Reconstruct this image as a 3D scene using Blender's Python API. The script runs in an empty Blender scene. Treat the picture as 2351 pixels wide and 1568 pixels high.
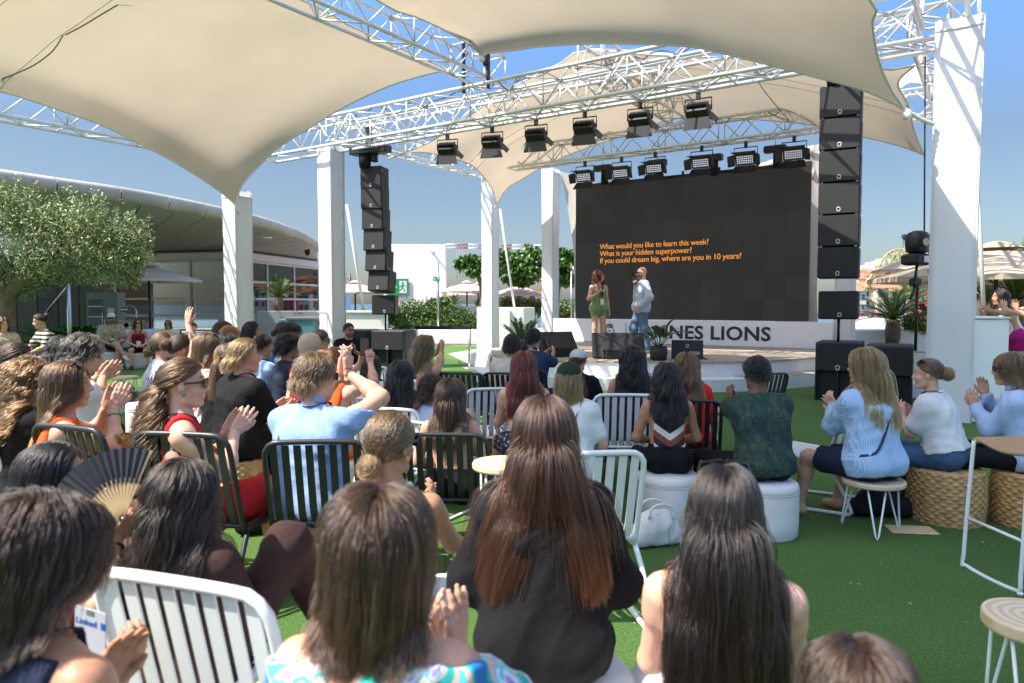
import bpy, math, random
import numpy as np
from mathutils import Vector, Matrix
R = math.radians
random.seed(7); rng = np.random.default_rng(7)
scene = bpy.context.scene
COL = scene.collection
# ---------------------------------------------------------------- camera
FPX, CAMH, PITCH = 1650.0, 1.55, math.atan(87/1650.0)
cam_d = bpy.data.cameras.new('camera'); cam = bpy.data.objects.new('camera', cam_d); COL.objects.link(cam)
cam.location = (0, 0, CAMH); cam.rotation_euler = (R(90)-PITCH, 0, 0)
cam_d.sensor_width = 36; cam_d.lens = FPX/2351*36; cam_d.clip_start = .05; cam_d.clip_end = 20000
cam_d.dof.use_dof = True; cam_d.dof.focus_distance = 6.5; cam_d.dof.aperture_fstop = 3.2
scene.camera = cam
# ---------------------------------------------------------------- sky, sun, exposure
SUN_EL, SUN_AZ = R(53), R(249)          # azimuth clockwise from +Y, where the sun stands
world = bpy.data.worlds.new('World'); scene.world = world; world.use_nodes = True
wn = world.node_tree.nodes; wl = world.node_tree.links
sky = wn.new('ShaderNodeTexSky'); sky.sky_type = 'NISHITA'; sky.sun_disc = False
sky.sun_elevation = SUN_EL; sky.sun_rotation = SUN_AZ
sky.altitude = 300; sky.air_density = 1.0; sky.dust_density = 1.6; sky.ozone_density = 3.0
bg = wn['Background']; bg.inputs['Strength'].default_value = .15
_tc = wn.new('ShaderNodeTexCoord'); _sp = wn.new('ShaderNodeSeparateXYZ'); _rp = wn.new('ShaderNodeValToRGB'); _mx = wn.new('ShaderNodeMix')   # ramp dims the low sky to blue grey, high sky left bright for fill
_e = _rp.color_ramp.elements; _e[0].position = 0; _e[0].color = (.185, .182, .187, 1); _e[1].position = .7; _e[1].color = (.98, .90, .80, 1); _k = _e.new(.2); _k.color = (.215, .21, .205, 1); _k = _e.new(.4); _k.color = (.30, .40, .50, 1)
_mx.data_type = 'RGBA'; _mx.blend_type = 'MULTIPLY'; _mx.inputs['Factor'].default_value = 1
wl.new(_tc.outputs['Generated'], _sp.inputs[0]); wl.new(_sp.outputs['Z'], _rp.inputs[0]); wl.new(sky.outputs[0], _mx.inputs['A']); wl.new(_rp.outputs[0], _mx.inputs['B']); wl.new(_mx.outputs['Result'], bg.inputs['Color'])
sun_d = bpy.data.lights.new('sun', 'SUN'); sun = bpy.data.objects.new('sun', sun_d); COL.objects.link(sun)
sun_d.energy = 2.25; sun_d.angle = R(.5); sun_d.color = (1, .95, .87)
_dir = Vector((-math.sin(SUN_AZ)*math.cos(SUN_EL), -math.cos(SUN_AZ)*math.cos(SUN_EL), -math.sin(SUN_EL)))
sun.rotation_euler = _dir.to_track_quat('-Z', 'Y').to_euler(); sun.location = (-20, -5, 30)
vs = scene.view_settings; vs.view_transform = 'Standard'; vs.look = 'None'; vs.gamma = 1; vs.exposure = 2.15
vs.use_curve_mapping = False
scene.render.engine = 'CYCLES'
scene.cycles.use_denoising = True; scene.cycles.max_bounces = 7; scene.cycles.diffuse_bounces = 3
scene.cycles.glossy_bounces = 3; scene.cycles.transmission_bounces = 4; scene.cycles.transparent_max_bounces = 8
scene.cycles.caustics_reflective = False; scene.cycles.caustics_refractive = False
scene.cycles.sample_clamp_indirect = 6
scene.cycles_curves.shape = 'RIBBONS'; scene.cycles_curves.subdivisions = 2
# ---------------------------------------------------------------- measuring: photograph (2351 wide) -> place
_fw = Vector((0, math.cos(PITCH), -math.sin(PITCH))); _up = Vector((0, math.sin(PITCH), math.cos(PITCH)))
def ray(x, y):
    d = _fw + Vector((1, 0, 0))*((x-1175.5)/FPX) + _up*((784-y)/FPX)
    return d/d.y
def at(x, y, Y): return Vector((0, 0, CAMH)) + ray(x, y)*Y
def gnd(x, y, z=0.0):
    d = ray(x, y); return Vector((0, 0, CAMH)) + d*((z-CAMH)/d.z)
UA = math.atan2(-.558, .83)                       # the stage's axes: u along the screen, v towards it
U = Vector((math.cos(UA), math.sin(UA), 0)); V = Vector((-math.sin(UA), math.cos(UA), 0))
def uv(u, v, z=0.0): return U*u + V*v + Vector((0, 0, z))
def onv(x, y, v):
    d = ray(x, y); return Vector((0, 0, CAMH)) + d*(v/d.dot(V))
def onu(x, y, u):
    d = ray(x, y); return Vector((0, 0, CAMH)) + d*(u/d.dot(U))
def resample(pts, n):
    P = [Vector(p) for p in pts]; Q = []                     # Catmull-Rom through the points, then even steps
    for i in range(len(P)-1):
        p0, p1, p2, p3 = P[max(i-1, 0)], P[i], P[i+1], P[min(i+2, len(P)-1)]
        for k in range(12):
            t = k/12; Q.append(.5*((2*p1)+(p2-p0)*t+(2*p0-5*p1+4*p2-p3)*t*t+(3*p1-p0-3*p2+p3)*t**3))
    Q.append(P[-1]); d = [0]
    for i in range(1, len(Q)): d.append(d[-1]+(Q[i]-Q[i-1]).length)
    out = []; j = 0
    for k in range(n):
        s = d[-1]*k/(n-1)
        while j < len(Q)-2 and d[j+1] < s: j += 1
        L = d[j+1]-d[j]; out.append(Q[j].lerp(Q[j+1], (s-d[j])/L if L > 1e-9 else 0))
    return out
# ---------------------------------------------------------------- objects
def props(o, label=None, cat=None, group=None, kind=None):
    if label: o['label'] = label
    if cat: o['category'] = cat
    if group: o['group'] = group
    if kind: o['kind'] = kind
    return o
def thing(name, label, cat, loc=(0, 0, 0), rz=0.0, group=None):
    o = bpy.data.objects.new(name, None); COL.objects.link(o); o.empty_display_size = .1
    o.location = loc; o.rotation_euler = (0, 0, rz)
    return props(o, label, cat, group)
def mw(o):
    m = Matrix.Translation(o.location) @ o.rotation_euler.to_matrix().to_4x4()
    return (mw(o.parent) @ o.matrix_parent_inverse @ m) if o.parent else m
def adopt(o, parent, world_space=True):
    o.parent = parent
    if world_space: o.matrix_parent_inverse = mw(parent).inverted()
    return o
def kids(o): return [c for c in ALLKIDS.get(o.name, [])]
def copy_tree(o, loc=None, rz=None, parent=None):
    c = o.copy(); COL.objects.link(c)
    if parent is not None: c.parent = parent
    if loc is not None: c.location = loc
    if rz is not None: c.rotation_euler = (0, 0, rz)
    for ch in list(o.children): copy_tree(ch, parent=c)
    return c
class MB:
    def __init__(s): s.v = []; s.f = []; s.m = []; s.sm = []; s.mi = 0
    def add(s, vs, fs, smooth=False):
        n = len(s.v); s.v += [tuple(p) for p in vs]; s.f += [tuple(i+n for i in f) for f in fs]
        s.m += [s.mi]*len(fs); s.sm += [smooth]*len(fs); return s
    def box(s, c, d, M=None, bev=0.0):
        x, y, z = [a/2 for a in d]
        if bev <= 0:
            P = [Vector((sx*x, sy*y, sz*z)) for sz in (-1, 1) for sx, sy in ((-1, -1), (1, -1), (1, 1), (-1, 1))]
            F = [(3, 2, 1, 0), (4, 5, 6, 7), (0, 1, 5, 4), (1, 2, 6, 5), (2, 3, 7, 6), (3, 0, 4, 7)]
        else:
            b = min(bev, x*.9, y*.9, z*.9); P = []; F = []
            for sz, ins in ((-z, b), (-z+b, 0), (z-b, 0), (z, b)):
                a, e = x-ins, y-ins
                P += [Vector(q) for q in ((-a+b, -e, sz), (a-b, -e, sz), (a, -e+b, sz), (a, e-b, sz), (a-b, e, sz), (-a+b, e, sz), (-a, e-b, sz), (-a, -e+b, sz))]
            F = [tuple(range(7, -1, -1)), tuple(range(24, 32))]
            for k in range(3):
                for i in range(8):
                    F.append((k*8+i, k*8+(i+1) % 8, k*8+8+(i+1) % 8, k*8+8+i))
        c = Vector(c); P = [(M @ p if M else p)+c for p in P]
        return s.add(P, F)
    def obox(s, c, d, rz=0.0, bev=0.0): return s.box(c, d, Matrix.Rotation(rz, 3, 'Z'), bev)
    def bar(s, a, b, w, h, up=(0, 0, 1), bev=0.0):
        a, b = Vector(a), Vector(b); t = (b-a); L = t.length; t = t/L; up = Vector(up)
        x = t.cross(up)
        if x.length < 1e-4: x = t.cross(Vector((1, 0, 0)))
        x.normalize(); y = x.cross(t)
        M = Matrix((x, t, y)).transposed()
        return s.box((a+b)/2, (w, L, h), M, bev)
    def tube(s, pts, r, n=8, closed=False, caps=True, smooth=True):
        P = [Vector(p) for p in pts]; m = len(P)
        rs = r if hasattr(r, '__len__') else [r]*m
        vs = []; prev = None
        for i in range(m):
            if closed: t = P[(i+1) % m]-P[i-1]
            else: t = P[min(i+1, m-1)]-P[max(i-1, 0)]
            if t.length < 1e-9: t = Vector((0, 0, 1))
            t.normalize()
            if prev is None:
                a = Vector((0, 0, 1)) if abs(t.z) < .9 else Vector((1, 0, 0))
                x = t.cross(a).normalized()
            else:
                x = prev - t*prev.dot(t)
                x = x.normalized() if x.length > 1e-6 else t.orthogonal().normalized()
            prev = x; y = t.cross(x)
            for k in range(n):
                a = 2*math.pi*k/n; vs.append(P[i]+(x*math.cos(a)+y*math.sin(a))*rs[i])
        fs = []
        for i in range(m if closed else m-1):
            j = (i+1) % m
            for k in range(n): fs.append((i*n+k, i*n+(k+1) % n, j*n+(k+1) % n, j*n+k))
        s.add(vs, fs, smooth)
        if caps and not closed:
            b = len(s.v)-len(vs)
            s.f += [tuple(b+k for k in range(n-1, -1, -1)), tuple(b+(m-1)*n+k for k in range(n))]
            s.m += [s.mi]*2; s.sm += [False]*2
        return s
    def lathe(s, prof, c=(0, 0, 0), n=24, smooth=True, M=None):
        c = Vector(c); vs = []; fs = []
        for r, z in prof:
            for k in range(n):
                a = 2*math.pi*k/n; p = Vector((r*math.cos(a), r*math.sin(a), z)); vs.append((M @ p if M else p)+c)
        for i in range(len(prof)-1):
            for k in range(n): fs.append((i*n+k, i*n+(k+1) % n, (i+1)*n+(k+1) % n, (i+1)*n+k))
        s.add(vs, fs, smooth)
        b = len(s.v)-len(vs)
        for i, rev in ((0, True), (len(prof)-1, False)):
            if prof[i][0] > 1e-5:
                f = [b+i*n+k for k in range(n)]
                s.f.append(tuple(reversed(f)) if rev else tuple(f)); s.m.append(s.mi); s.sm.append(False)
        return s
    def prism(s, poly, a, b=None):
        """polygon (list of points) extruded by vector a"""
        P = [Vector(p) for p in poly]; n = len(P); a = Vector(a)
        vs = P+[p+a for p in P]
        fs = [tuple(range(n-1, -1, -1)), tuple(range(n, 2*n))]+[(i, (i+1) % n, n+(i+1) % n, n+i) for i in range(n)]
        return s.add(vs, fs)
    def grid(s, rows, smooth=True, closed_u=False):
        n = len(rows[0]); vs = [p for r in rows for p in r]; fs = []
        for i in range(len(rows)-1):
            for k in range(n if closed_u else n-1):
                fs.append((i*n+k, i*n+(k+1) % n, (i+1)*n+(k+1) % n, (i+1)*n+k))
        return s.add(vs, fs, smooth)
    def mesh(s, name, mats):
        me = bpy.data.meshes.new(name); me.from_pydata(s.v, [], s.f)
        for m in (mats if isinstance(mats, (list, tuple)) else [mats]): me.materials.append(m)
        if len(s.f):
            me.polygons.foreach_set('material_index', s.m); me.polygons.foreach_set('use_smooth', s.sm)
        me.update(); return me
    def build(s, name, mat, parent=None, local=False):
        o = bpy.data.objects.new(name, s.mesh(name, mat)); COL.objects.link(o)
        if parent is not None: adopt(o, parent, not local)
        return o
def np_mesh(name, V_, F_, mat, smooth=True):
    me = bpy.data.meshes.new(name); nv, nf = len(V_), len(F_); k = F_.shape[1]
    me.vertices.add(nv); me.vertices.foreach_set('co', np.ascontiguousarray(V_, np.float32).ravel())
    me.loops.add(nf*k); me.loops.foreach_set('vertex_index', np.ascontiguousarray(F_, np.int32).ravel())
    me.polygons.add(nf); me.polygons.foreach_set('loop_start', np.arange(0, nf*k, k, dtype=np.int32))
    me.polygons.foreach_set('use_smooth', np.full(nf, smooth, bool))
    for m in (mat if isinstance(mat, (list, tuple)) else [mat]): me.materials.append(m)
    me.update(calc_edges=True); return me
def link(name, me, parent=None, local=True):
    o = bpy.data.objects.new(name, me); COL.objects.link(o)
    if parent is not None: adopt(o, parent, not local)
    return o
# ---------------------------------------------------------------- materials
_mats = {}
def mat(name, col, rough=.6, metal=0.0, spec=.5, var=0.0, vscale=6.0, bump=0.0, bscale=40.0, emit=0.0, sheen=0.0, coat=0.0, dirt=None):
    if name in _mats: return _mats[name]
    m = bpy.data.materials.new(name); m.use_nodes = True; nt = m.node_tree; b = nt.nodes['Principled BSDF']
    b.inputs['Base Color'].default_value = (*col, 1); b.inputs['Roughness'].default_value = rough
    b.inputs['Metallic'].default_value = metal; b.inputs['Specular IOR Level'].default_value = spec
    if coat: b.inputs['Coat Weight'].default_value = coat
    if sheen: b.inputs['Sheen Weight'].default_value = sheen
    if emit: b.inputs['Emission Color'].default_value = (*col, 1); b.inputs['Emission Strength'].default_value = emit
    if var or bump or dirt: tc = nt.nodes.new('ShaderNodeTexCoord')
    if var or dirt:
        n = nt.nodes.new('ShaderNodeTexNoise'); n.inputs['Scale'].default_value = vscale; n.inputs['Detail'].default_value = 5
        nt.links.new(tc.outputs['Object'], n.inputs['Vector'])
        mx = nt.nodes.new('ShaderNodeMix'); mx.data_type = 'RGBA'
        mr = nt.nodes.new('ShaderNodeMapRange'); mr.inputs[1].default_value = .3; mr.inputs[2].default_value = .7
        nt.links.new(n.outputs['Fac'], mr.inputs[0]); nt.links.new(mr.outputs[0], mx.inputs['Factor'])
        d = dirt or tuple(c*(1-var) for c in col)
        mx.inputs['A'].default_value = (*d, 1); mx.inputs['B'].default_value = (*(min(1, c*(1+var*.5)) for c in col), 1)
        nt.links.new(mx.outputs['Result'], b.inputs['Base Color'])
    if bump:
        n2 = nt.nodes.new('ShaderNodeTexNoise'); n2.inputs['Scale'].default_value = bscale; n2.inputs['Detail'].default_value = 4
        nt.links.new(tc.outputs['Object'], n2.inputs['Vector'])
        bp = nt.nodes.new('ShaderNodeBump'); bp.inputs['Strength'].default_value = bump; bp.inputs['Distance'].default_value = .01
        nt.links.new(n2.outputs['Fac'], bp.inputs['Height']); nt.links.new(bp.outputs[0], b.inputs['Normal'])
    _mats[name] = m; return m
def nodes(m): return m.node_tree.nodes, m.node_tree.links, m.node_tree.nodes['Principled BSDF']
def ramp(nt, stops):
    r = nt.nodes.new('ShaderNodeValToRGB'); e = r.color_ramp.elements
    while len(e) < len(stops): e.new(.5)
    for k, (p, c) in enumerate(stops): e[k].position = p; e[k].color = (*c, 1)
    return r
def pattern(name, kind, cols, scale=10.0, rough=.8, rot=(0, 0, 0)):
    """woven or printed cloth"""
    if name in _mats: return _mats[name]
    m = mat(name, cols[0], rough, bump=.25, bscale=60); N, L, b = nodes(m); nt = m.node_tree
    tc = N.new('ShaderNodeTexCoord'); mp = N.new('ShaderNodeMapping'); mp.inputs['Rotation'].default_value = rot
    L.new(tc.outputs['Object'], mp.inputs['Vector'])
    if kind == 'stripe':
        t = N.new('ShaderNodeTexWave'); t.wave_type = 'BANDS'; t.bands_direction = 'X'; t.inputs['Scale'].default_value = scale
        t.inputs['Distortion'].default_value = .15; t.inputs['Detail Scale'].default_value = .4
        r = ramp(nt, [(.45, cols[0]), (.55, cols[1])]); L.new(t.outputs['Fac'], r.inputs[0])
    elif kind == 'chevron':
        s = N.new('ShaderNodeSeparateXYZ'); L.new(mp.outputs[0], s.inputs[0])
        ab = N.new('ShaderNodeMath'); ab.operation = 'ABSOLUTE'; L.new(s.outputs['X'], ab.inputs[0])
        mu = N.new('ShaderNodeMath'); mu.operation = 'MULTIPLY_ADD'; mu.inputs[1].default_value = -.7; L.new(ab.outputs[0], mu.inputs[0]); L.new(s.outputs['Z'], mu.inputs[2])
        md = N.new('ShaderNodeMath'); md.operation = 'MULTIPLY'; md.inputs[1].default_value = scale; L.new(mu.outputs[0], md.inputs[0])
        fr = N.new('ShaderNodeMath'); fr.operation = 'FRACT'; L.new(md.outputs[0], fr.inputs[0])
        r = ramp(nt, [(i/len(cols), c) for i, c in enumerate(cols)]); r.color_ramp.interpolation = 'CONSTANT'; L.new(fr.outputs[0], r.inputs[0])
    elif kind == 'spots':
        t = N.new('ShaderNodeTexVoronoi'); t.inputs['Scale'].default_value = scale
        r = ramp(nt, [(0, cols[1]), (.28, cols[2] if len(cols) > 2 else cols[1]), (.36, cols[0])]); L.new(t.outputs['Distance'], r.inputs[0])
    elif kind == 'leaf':
        mp.inputs['Scale'].default_value = (1, 1, .55)
        t = N.new('ShaderNodeTexVoronoi'); t.inputs['Scale'].default_value = scale
        t2 = N.new('ShaderNodeTexVoronoi'); t2.feature = 'DISTANCE_TO_EDGE'; t2.inputs['Scale'].default_value = scale
        L.new(mp.outputs[0], t2.inputs['Vector'])
        w = N.new('ShaderNodeTexWave'); w.inputs['Scale'].default_value = scale*2.2; w.inputs['Distortion'].default_value = 3; L.new(mp.outputs[0], w.inputs['Vector'])
        r0 = ramp(nt, [(0, cols[0]), (.5, cols[1]), (1, cols[2])]); 
        sp = N.new('ShaderNodeSeparateColor'); L.new(t.outputs['Color'], sp.inputs[0]); L.new(sp.outputs[0], r0.inputs[0])
        rw = ramp(nt, [(.35, (0, 0, 0)), (.5, (.5, .5, .5))]); L.new(w.outputs['Fac'], rw.inputs[0])
        mx0 = N.new('ShaderNodeMix'); mx0.data_type = 'RGBA'; L.new(rw.outputs[0], mx0.inputs['Factor']); L.new(r0.outputs[0], mx0.inputs['A']); mx0.inputs['B'].default_value = (*cols[0], 1)
        r1 = ramp(nt, [(.03, (0, 0, 0)), (.10, (1, 1, 1))]); L.new(t2.outputs['Distance'], r1.inputs[0])
        mx = N.new('ShaderNodeMix'); mx.data_type = 'RGBA'; mx.inputs['A'].default_value = (*cols[0], 1)
        L.new(r1.outputs[0], mx.inputs['Factor']); L.new(mx0.outputs['Result'], mx.inputs['B'])
        L.new(mp.outputs[0], t.inputs['Vector']); L.new(mx.outputs['Result'], b.inputs['Base Color']); return m
    elif kind == 'floral':
        t = N.new('ShaderNodeTexNoise'); t.inputs['Scale'].default_value = scale; t.inputs['Detail'].default_value = 1.5; t.inputs['Distortion'].default_value = 1.2
        n = len(cols); r = ramp(nt, [(.28+.44*i/n, c) for i, c in enumerate(cols)]); r.color_ramp.interpolation = 'CONSTANT'
        L.new(t.outputs['Fac'], r.inputs[0])
    L.new(mp.outputs[0], t.inputs['Vector']) if kind != 'chevron' else None
    L.new(r.outputs[0], b.inputs['Base Color'])
    return m
def fabric_mat(name, col, rough=.85): return mat('cloth '+name, col, rough, spec=.25, bump=.35, bscale=35, var=.08, vscale=9)
WHITE = mat('white paint', (.78, .78, .77), .5); BLACK = mat('black plastic', (.009, .009, .010), .45)
METAL = mat('aluminium tube', (.74, .74, .73), .42, .35, var=.14, vscale=3)
CHAIRW = mat('white powder coat', (.76, .78, .76), .42); CHAIRD = mat('anthracite powder coat', (.019, .020, .022), .4)
WOOD = mat('pale wood', (.62, .47, .29), .55, var=.15, vscale=5); STEEL = mat('brushed steel', (.5, .5, .5), .3, .9)
GLASSDARK = mat('dark lens', (.01, .01, .012), .12)
# ================================================================ ground, water
def turf_mat():
    m = mat('turf', (.035, .13, .03), .85, spec=.2); N, L, b = nodes(m); nt = m.node_tree
    tc = N.new('ShaderNodeTexCoord')
    a = N.new('ShaderNodeTexNoise'); a.inputs['Scale'].default_value = 70; a.inputs['Detail'].default_value = 6; a.inputs['Roughness'].default_value = .75; L.new(tc.outputs['Object'], a.inputs['Vector'])
    c = N.new('ShaderNodeTexNoise'); c.inputs['Scale'].default_value = .7; c.inputs['Detail'].default_value = 4; L.new(tc.outputs['Object'], c.inputs['Vector'])
    r = ramp(nt, [(.30, (.032, .086, .018)), (.5, (.088, .182, .042)), (.70, (.19, .30, .085))]); L.new(a.outputs['Fac'], r.inputs[0])
    r2 = ramp(nt, [(.35, (.78, .82, .8)), (.65, (1.05, 1.0, .95))]); L.new(c.outputs['Fac'], r2.inputs[0])
    mx = N.new('ShaderNodeMix'); mx.data_type = 'RGBA'; mx.blend_type = 'MULTIPLY'; mx.inputs['Factor'].default_value = 1
    L.new(r.outputs[0], mx.inputs['A']); L.new(r2.outputs[0], mx.inputs['B']); L.new(mx.outputs['Result'], b.inputs['Base Color'])
    bp = N.new('ShaderNodeBump'); bp.inputs['Strength'].default_value = .9; bp.inputs['Distance'].default_value = .02
    L.new(a.outputs['Fac'], bp.inputs['Height']); L.new(bp.outputs[0], b.inputs['Normal']); return m
def flat(name, pts, z, m, thick=0.0):
    b = MB()
    if thick: b.prism([(p[0], p[1], z-thick) for p in pts], (0, 0, thick))
    else: b.add([(p[0], p[1], z) for p in pts], [tuple(range(len(pts)))])
    o = b.build(name, m); props(o, kind='structure'); return o
PAVE = mat('warm paving', (.42, .34, .26), .85, var=.18, vscale=1.2, bump=.2, bscale=20)
SEA = mat('sea water', (.035, .10, .17), .18, bump=.5, bscale=.25)
flat('sea', [(-9000, -3000), (9000, -3000), (9000, 15000), (-9000, 15000)], -9, SEA)
flat('terrace', [(-45, -12), (45, -12), (45, 46), (-45, 46)], -.012, PAVE, 1.2)
TURF = turf_mat()
_tl = [gnd(x, y) for x, y in ((640, 790), (900, 791), (1110, 793), (1290, 800))]
_tr = [gnd(x, y) for x, y in ((1900, 825), (2060, 838), (2351, 846))]
flat('artificial_turf', [(-30, -3), (12, -3), (11, 14.5)]+[(p.x, p.y) for p in reversed(_tr)]+[(p.x, p.y) for p in reversed(_tl)]+[(-17, 26), (-30, 22)], 0, TURF)
_y = mat('yellow line paint', (.62, .40, .03), .7, var=.2)
a0, a1 = gnd(640, 788), gnd(1110, 791)
b = MB(); b.obox(((a0.x+a1.x)/2, (a0.y+a1.y)/2+.35, -.006), ((a1-a0).length, .22, .004), math.atan2((a1-a0).y, (a1-a0).x)); props(b.build('road_marking', _y), kind='structure')
a0, a1 = gnd(2030, 833), gnd(2351, 841)
b = MB(); b.obox(((a0.x+a1.x)/2+.1, (a0.y+a1.y)/2+.35, -.006), ((a1-a0).length, .18, .004), math.atan2((a1-a0).y, (a1-a0).x)); props(b.build('road_marking', _y), kind='structure')

# ================================================================ trusses
_brace_me = {}
def unit_tube(r, m):
    k = (round(r, 4), m.name)
    if k not in _brace_me:
        b = MB(); b.tube([(0, 0, 0), (0, 0, 1)], r, 6); _brace_me[k] = b.mesh('brace', m)
    return _brace_me[k]
def brace(a, b, r, m, parent, name='brace'):
    o = bpy.data.objects.new(name, unit_tube(r, m)); COL.objects.link(o)
    d = b-a; inv = mw(parent).inverted()
    o.parent = parent
    M = Matrix.Translation(inv @ a) @ (inv.to_3x3() @ d).to_track_quat('Z', 'Y').to_matrix().to_4x4()
    o.location = M.to_translation(); o.rotation_euler = M.to_euler(); o.scale = (1, 1, d.length); return o
def truss(label, A, B, w, h, step=.55, rc=.034, rb=.0155, name='truss', down=False):
    """box truss from A to B; A, B: the middle of the bottom"""
    A, B = Vector(A), Vector(B); root = thing(name, label, 'truss', A, 0, 'aluminium box trusses of the stage roof')
    t = (B-A).normalized(); s = t.cross(Vector((0, 0, 1))).normalized(); L = (B-A).length
    up = Vector((0, 0, 1)) if not down else s.cross(t).normalized()
    if down: up = s.cross(t)
    C = [A - s*w/2, A + s*w/2, A + s*w/2 + up*h, A - s*w/2 + up*h]
    for c in C: MB().tube([c, c+t*L], rc, 10).build('chord', METAL, root)
    n = max(2, round(L/step)); d = L/n
    for f, (p, q) in enumerate(((0, 1), (1, 2), (2, 3), (3, 0))):
        for i in range(n):
            a, b_ = (p, q) if (i+f) % 2 == 0 else (q, p)
            brace(C[a]+t*d*i, C[b_]+t*d*(i+1), rb, METAL, root)
            if i % 3 == 0: brace(C[p]+t*d*i, C[q]+t*d*i, rb, METAL, root)
        brace(C[p]+t*L, C[q]+t*L, rb, METAL, root)
    return root
ZF = 5.12
truss('long aluminium truss across the stage front with black barn door lights under it', uv(-15.2, 11.62, ZF), uv(-.3, 11.62, ZF), .62, .64)
truss('thinner aluminium truss tucked close behind the front light truss', uv(-13.4, 12.45, ZF+.3), uv(-1.2, 12.45, ZF+.3), .4, .4)
truss('aluminium truss over the audience meeting the front truss at a black clamp', uv(-8.55, 1.2, 5.93), uv(-8.55, 12.1, 5.93), .52, .56)
truss('aluminium truss running below the rear canopy from front truss to rear truss', uv(-6.45, 12.2, 5.92), uv(-6.45, 17.0, 5.92), .5, .55, .4)
truss('aluminium truss above the screen carrying lit LED floodlights', uv(-11.3, 16.8, 5.3), uv(-1.0, 16.8, 5.3), .45, .52, .5)
truss('aluminium truss along the far side edge of the left canopy', uv(-15.0, -1.5, 4.9), uv(-15.0, 9.0, 4.9), .5, .55)
truss('aluminium truss between the two slim white columns left of the stage', uv(-13.1, 11.9, 5.42), uv(-13.1, 17.9, 5.42), .42, .48, .45)
truss('aluminium truss on top of the big white column by the audience', uv(-.66, 3.0, 5.22), uv(-.66, 11.25, 5.22), .52, .6)
truss('short aluminium truss behind the screen to the far right column', uv(-.9, 12.0, 5.3), uv(-.9, 17.2, 5.3), .45, .5)

# ================================================================ white fabric columns, the truss inside showing through
def fabric(name, dcol, tcol, mix, rough=.8, bump=.15):
    m = bpy.data.materials.new(name); m.use_nodes = True; N, L = m.node_tree.nodes, m.node_tree.links
    N.remove(N['Principled BSDF']); out = N['Material Output']
    d = N.new('ShaderNodeBsdfDiffuse'); t = N.new('ShaderNodeBsdfTranslucent'); mx = N.new('ShaderNodeMixShader')
    tc = N.new('ShaderNodeTexCoord'); n = N.new('ShaderNodeTexNoise'); n.inputs['Scale'].default_value = 1.1; n.inputs['Detail'].default_value = 6
    L.new(tc.outputs['Object'], n.inputs['Vector'])
    for s, c in ((d, dcol), (t, tcol)):
        r = ramp(m.node_tree, [(.3, tuple(k*.93 for k in c)), (.7, c)]); L.new(n.outputs['Fac'], r.inputs[0]); L.new(r.outputs[0], s.inputs['Color'])
    bp = N.new('ShaderNodeBump'); bp.inputs['Strength'].default_value = bump; bp.inputs['Distance'].default_value = .03; L.new(n.outputs['Fac'], bp.inputs['Height'])
    L.new(bp.outputs[0], d.inputs['Normal'])
    mx.inputs[0].default_value = mix; L.new(d.outputs[0], mx.inputs[1]); L.new(t.outputs[0], mx.inputs[2]); L.new(mx.outputs[0], out.inputs[0]); return m
COLFAB = fabric('stretch column fabric', (.90, .90, .91), (.88, .88, .92), .25, bump=.1)
def column(label, c, w, h, n=9):
    root = thing('column', label, 'column', (c.x, c.y, 0), UA, 'white fabric wrapped columns')
    b = MB(); rows = []; bulge = [0, .008, -.012, -.016, -.012, -.014, -.006, .004, 0]
    pr = []
    for i in range(25):
        z = h*i/24; k = w/2 + .0025*math.sin(i*1.3+c.x) - .008*math.sin(math.pi*i/24)
        pts = []
        for sx, sy, ex, ey in ((-1, -1, 1, -1), (1, -1, 1, 1), (1, 1, -1, 1), (-1, 1, -1, -1)):
            for q in range(6):
                f = q/6; ins = .018*math.sin(math.pi*f)
                x = sx+(ex-sx)*f; y = sy+(ey-sy)*f
                x -= ins*(sx if sx == ex else 0)*2; y -= ins*(sy if sy == ey else 0)*2
                pts.append(Vector((x*k, y*k, z)))
        rows.append(pts)
    b.grid(rows, True, True); b.build('fabric_wrap', COLFAB, root, local=True)
    for sx, sy in ((-1, -1), (1, -1), (1, 1), (-1, 1)):
        q = MB(); q.tube([(sx*(w/2-.003-.008*math.sin(math.pi*i/16)), sy*(w/2-.003-.008*math.sin(math.pi*i/16)), h*i/16) for i in range(17)], .007, 5); q.build('corner_seam', COLFAB, root, local=True)
    q = MB(); q.box((0, 0, h-.12), (w+.012, w+.012, .03), None, .006); q.build('tie_band', mat('white strap', (.66, .66, .68), .6), root, local=True)
    m = w/2-.05; r = .024
    f = MB()
    for sx, sy in ((-1, -1), (1, -1), (1, 1), (-1, 1)): f.tube([(sx*m, sy*m, .02), (sx*m, sy*m, h+.02)], r, 8)
    nz = int(h/.5)
    for fx in range(4):
        e = [(-m, -m), (m, -m), (m, m), (-m, m)]; p, q = e[fx], e[(fx+1) % 4]
        for i in range(nz):
            a, b2 = (p, q) if i % 2 else (q, p)
            f.tube([(a[0], a[1], h*i/nz), (b2[0], b2[1], h*(i+1)/nz)], .014, 6)
    f.build('inner_frame', METAL, root, local=True)
    p = MB(); p.box((0, 0, .012), (w*.98, w*.98, .02)); p.build('base_plate', METAL, root, local=True)
    return root
_c1 = onv(551, 784, 9.7); column('white column under the low tip of the left canopy', _c1, .44, 3.95)
_c2 = onv(765, 784, 11.75); column('white column beside the black hanging speakers left of stage', _c2, .44, 5.2)
_c3 = onv(1126, 784, 17.75); column('slim white column with a canopy tip tied to it', _c3, .385, 5.4)
_c4 = onv(1263, 784, 18.45); column('slim white column just beside the black screen edge', _c4, .385, 5.5)
_c5 = onv(2183, 784, 11.25); column('broad white column with truss shadows near the audience', _c5, .54, 5.2)
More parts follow.
